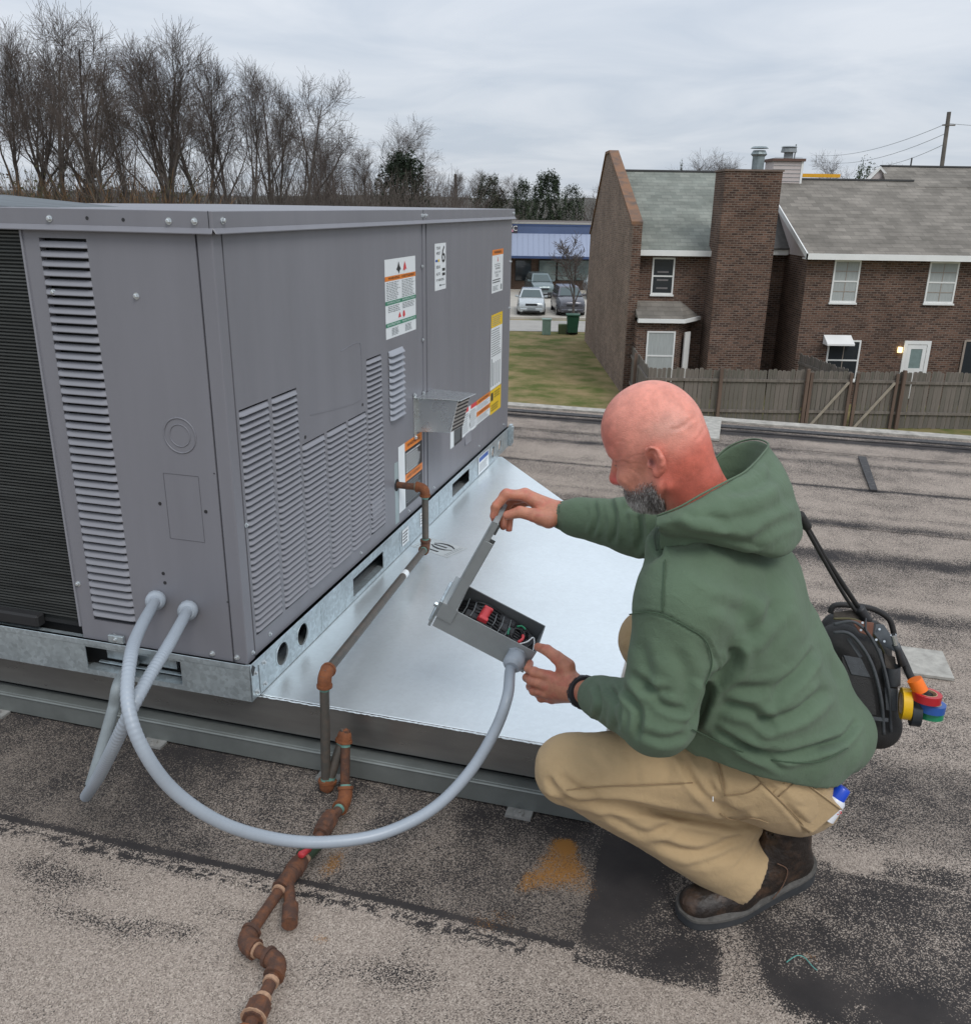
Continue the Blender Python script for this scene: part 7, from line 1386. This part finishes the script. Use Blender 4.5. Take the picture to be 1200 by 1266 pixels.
patch('side_panel', [(1092, 808), (1106, 812), (1110, 838), (1108, 872), (1098, 872), (1096, 838)], 2.035, M_panel); patch('side_pocket', [(1093, 850), (1108, 852), (1109, 880), (1095, 878)], 2.025, M_bag2, .010)
patch('front_pocket', [(1040, 812), (1066, 818), (1080, 850), (1083, 884), (1050, 884)], 2.02, M_bag, .012); patch('pocket_flap', [(1042, 810), (1064, 814), (1076, 838), (1052, 834)], 2.01, M_bag2, .004)
patch('webbing_strap', [(1084, 800), (1089, 803), (1100, 850), (1095, 850)], 2.015, M_bag2, .004); patch('webbing_strap', [(1060, 884), (1098, 888), (1098, 893), (1060, 889)], 2.01, M_bag2, .003); patch('webbing_strap', [(1046, 790), (1050, 788), (1066, 812), (1062, 814)], 2.012, M_bag2, .003)
def tape(c, axis, r, w, m, label_):
    c = Vector(c); ax = Vector(axis).normalized(); u = ax.orthogonal().normalized(); v_ = ax.cross(u); t = thing('tape_roll', label_, 'tape', loc=c); n = 32; ri = r*.62; rc = r*.68
    def tubeann(ro, rin, w_, name, mm):
        b = MB(); vs = []
        for (rad, h) in ((ro, -w_), (ro, w_), (rin, w_), (rin, -w_)): vs += [c+(u*math.cos(2*math.pi*i/n)+v_*math.sin(2*math.pi*i/n))*rad+ax*h/2 for i in range(n)]
        b.add(vs, [(k_*n+i, k_*n+(i+1) % n, ((k_+1) % 4)*n+(i+1) % n, ((k_+1) % 4)*n+i) for k_ in range(4) for i in range(n)]); o = b.build(name, mm, t, world=True); auto_smooth(o, 40)
    tubeann(r, rc, w, 'tape_winding', m); tubeann(rc, ri, w*1.04, 'cardboard_core', mat('cardboard', (.42, .30, .18), .8)); return t
vw = (Vector((0, 0, EYE))-V(1140, 870, 2)).normalized(); rt = Vector((1, 0, 0)); upv = vw.cross(rt).normalized()
if upv.z < 0: upv = -upv
tape(V(1119, 870, 2.0), rt*.97+vw*.25+upv*-.08, .036, .019, mat('yellow_tape', (.72, .42, .005), .3, 0, .03, 40), 'yellow tape roll hanging on the bag strap'); tape(V(1131, 880, 2.0), rt*.97+vw*.25-upv*.1, .033, .020, mat('black_tape', (.022, .028, .034), .35), 'black tape roll between the yellow and the coloured rolls')
tape(V(1145, 861, 1.97), upv*.80+vw*.45+rt*.25, .031, .018, mat('red_tape', (.42, .012, .02), .3), 'red tape roll on top of the blue one'); tape(V(1150, 873, 1.985), upv*.80+vw*.45+rt*.25, .031, .018, mat('blue_tape', (.02, .09, .34), .3), 'blue tape roll between the red and green rolls'); tape(V(1149, 882, 2.00), upv*.85+vw*.4+rt*.2, .029, .016, mat('green_tape', (.01, .22, .10), .3), 'green tape roll lowest of the coloured stack')
t = thing('strap_clip', 'bright orange band holding the tape strap', 'clip', loc=V(1134, 848, 1.98)); b = MB(); A_, B_ = V(1127, 852, 1.985), V(1138, 843, 1.975); dd = (B_-A_).normalized(); b.tube([V(1130, 840, 1.97), V(1138, 855, 1.97)], .0165, 16); o = b.build('band', mat('orange_plastic', (.80, .16, .01), .4), t, world=True); auto_smooth(o, 40)
# white bottle with blue cap in the rear pocket
bo = thing('bottle', 'small white bottle with a bright blue cap in his rear pocket', 'bottle', loc=V(1028, 1000, 1.925)); A_, B_, C_ = V(1018, 1010, 1.89), V(1034, 986, 1.885), V(1045, 968, 1.88); dd = (B_-A_).normalized(); b = MB(); b.tube([A_, B_-dd*.006, B_], [.0225, .0225, .019], 24); o = b.build('bottle_body', mat('white_plastic', (.70, .72, .76), .35, 0, .05, 60), bo, world=True); auto_smooth(o, 40)
b = MB(); b.tube([B_, B_+dd*.024, B_+dd*.027], [.0175, .0165, .014], 20); o = b.build('cap', mat('blue_cap', (.01, .06, .50), .3), bo, world=True); auto_smooth(o, 40)
b = MB()
for i in range(9): b.tube([A_.lerp(B_, .35+.05*(i % 4))+Vector((.004*(i-4), -.0205, .004*(i % 3))), A_.lerp(B_, .35+.05*(i % 4))+Vector((.004*(i-4)+.004, -.0205, .004*(i % 3)))], .0009, 4)
kind(b.build('small_print', M_red, bo, world=True), 'stuff')
# green thread lying on the roof
p = [atz(*q, .004) for q in ((972, 1190), (984, 1182), (994, 1184), (1004, 1195), (1010, 1200))]; tag(MB().tube(catmull(p, 6), .0012, 5).build('thread', mat('teal_thread', (.10, .30, .26), .6)), 'thin teal thread curled on the dark roof patch', 'thread')

# ------------------------------------------------------------------ groups of alike things
GR = {'bare_tree': 'bare winter trees behind the roof', 'evergreen_tree': 'evergreen trees behind the roof', 'parked_car': 'cars parked outside the shop', 'board_fence': 'grey board fences behind the houses', 'fence_gate': 'board gates in the grey fence', 'townhouse': 'brick townhouses', 'tape_roll': 'tape rolls hanging from the tool bag', 'power_line': 'overhead wires by the leaning pole', 'liquid_tight_conduit': 'grey conduits leaving the unit', 'utility_pole': 'utility poles'}
for o in bpy.data.objects:
    if o.parent is None and o.get('category'):
        b_ = o.name.split('.')[0]
        if b_ in GR: o['group'] = GR[b_]
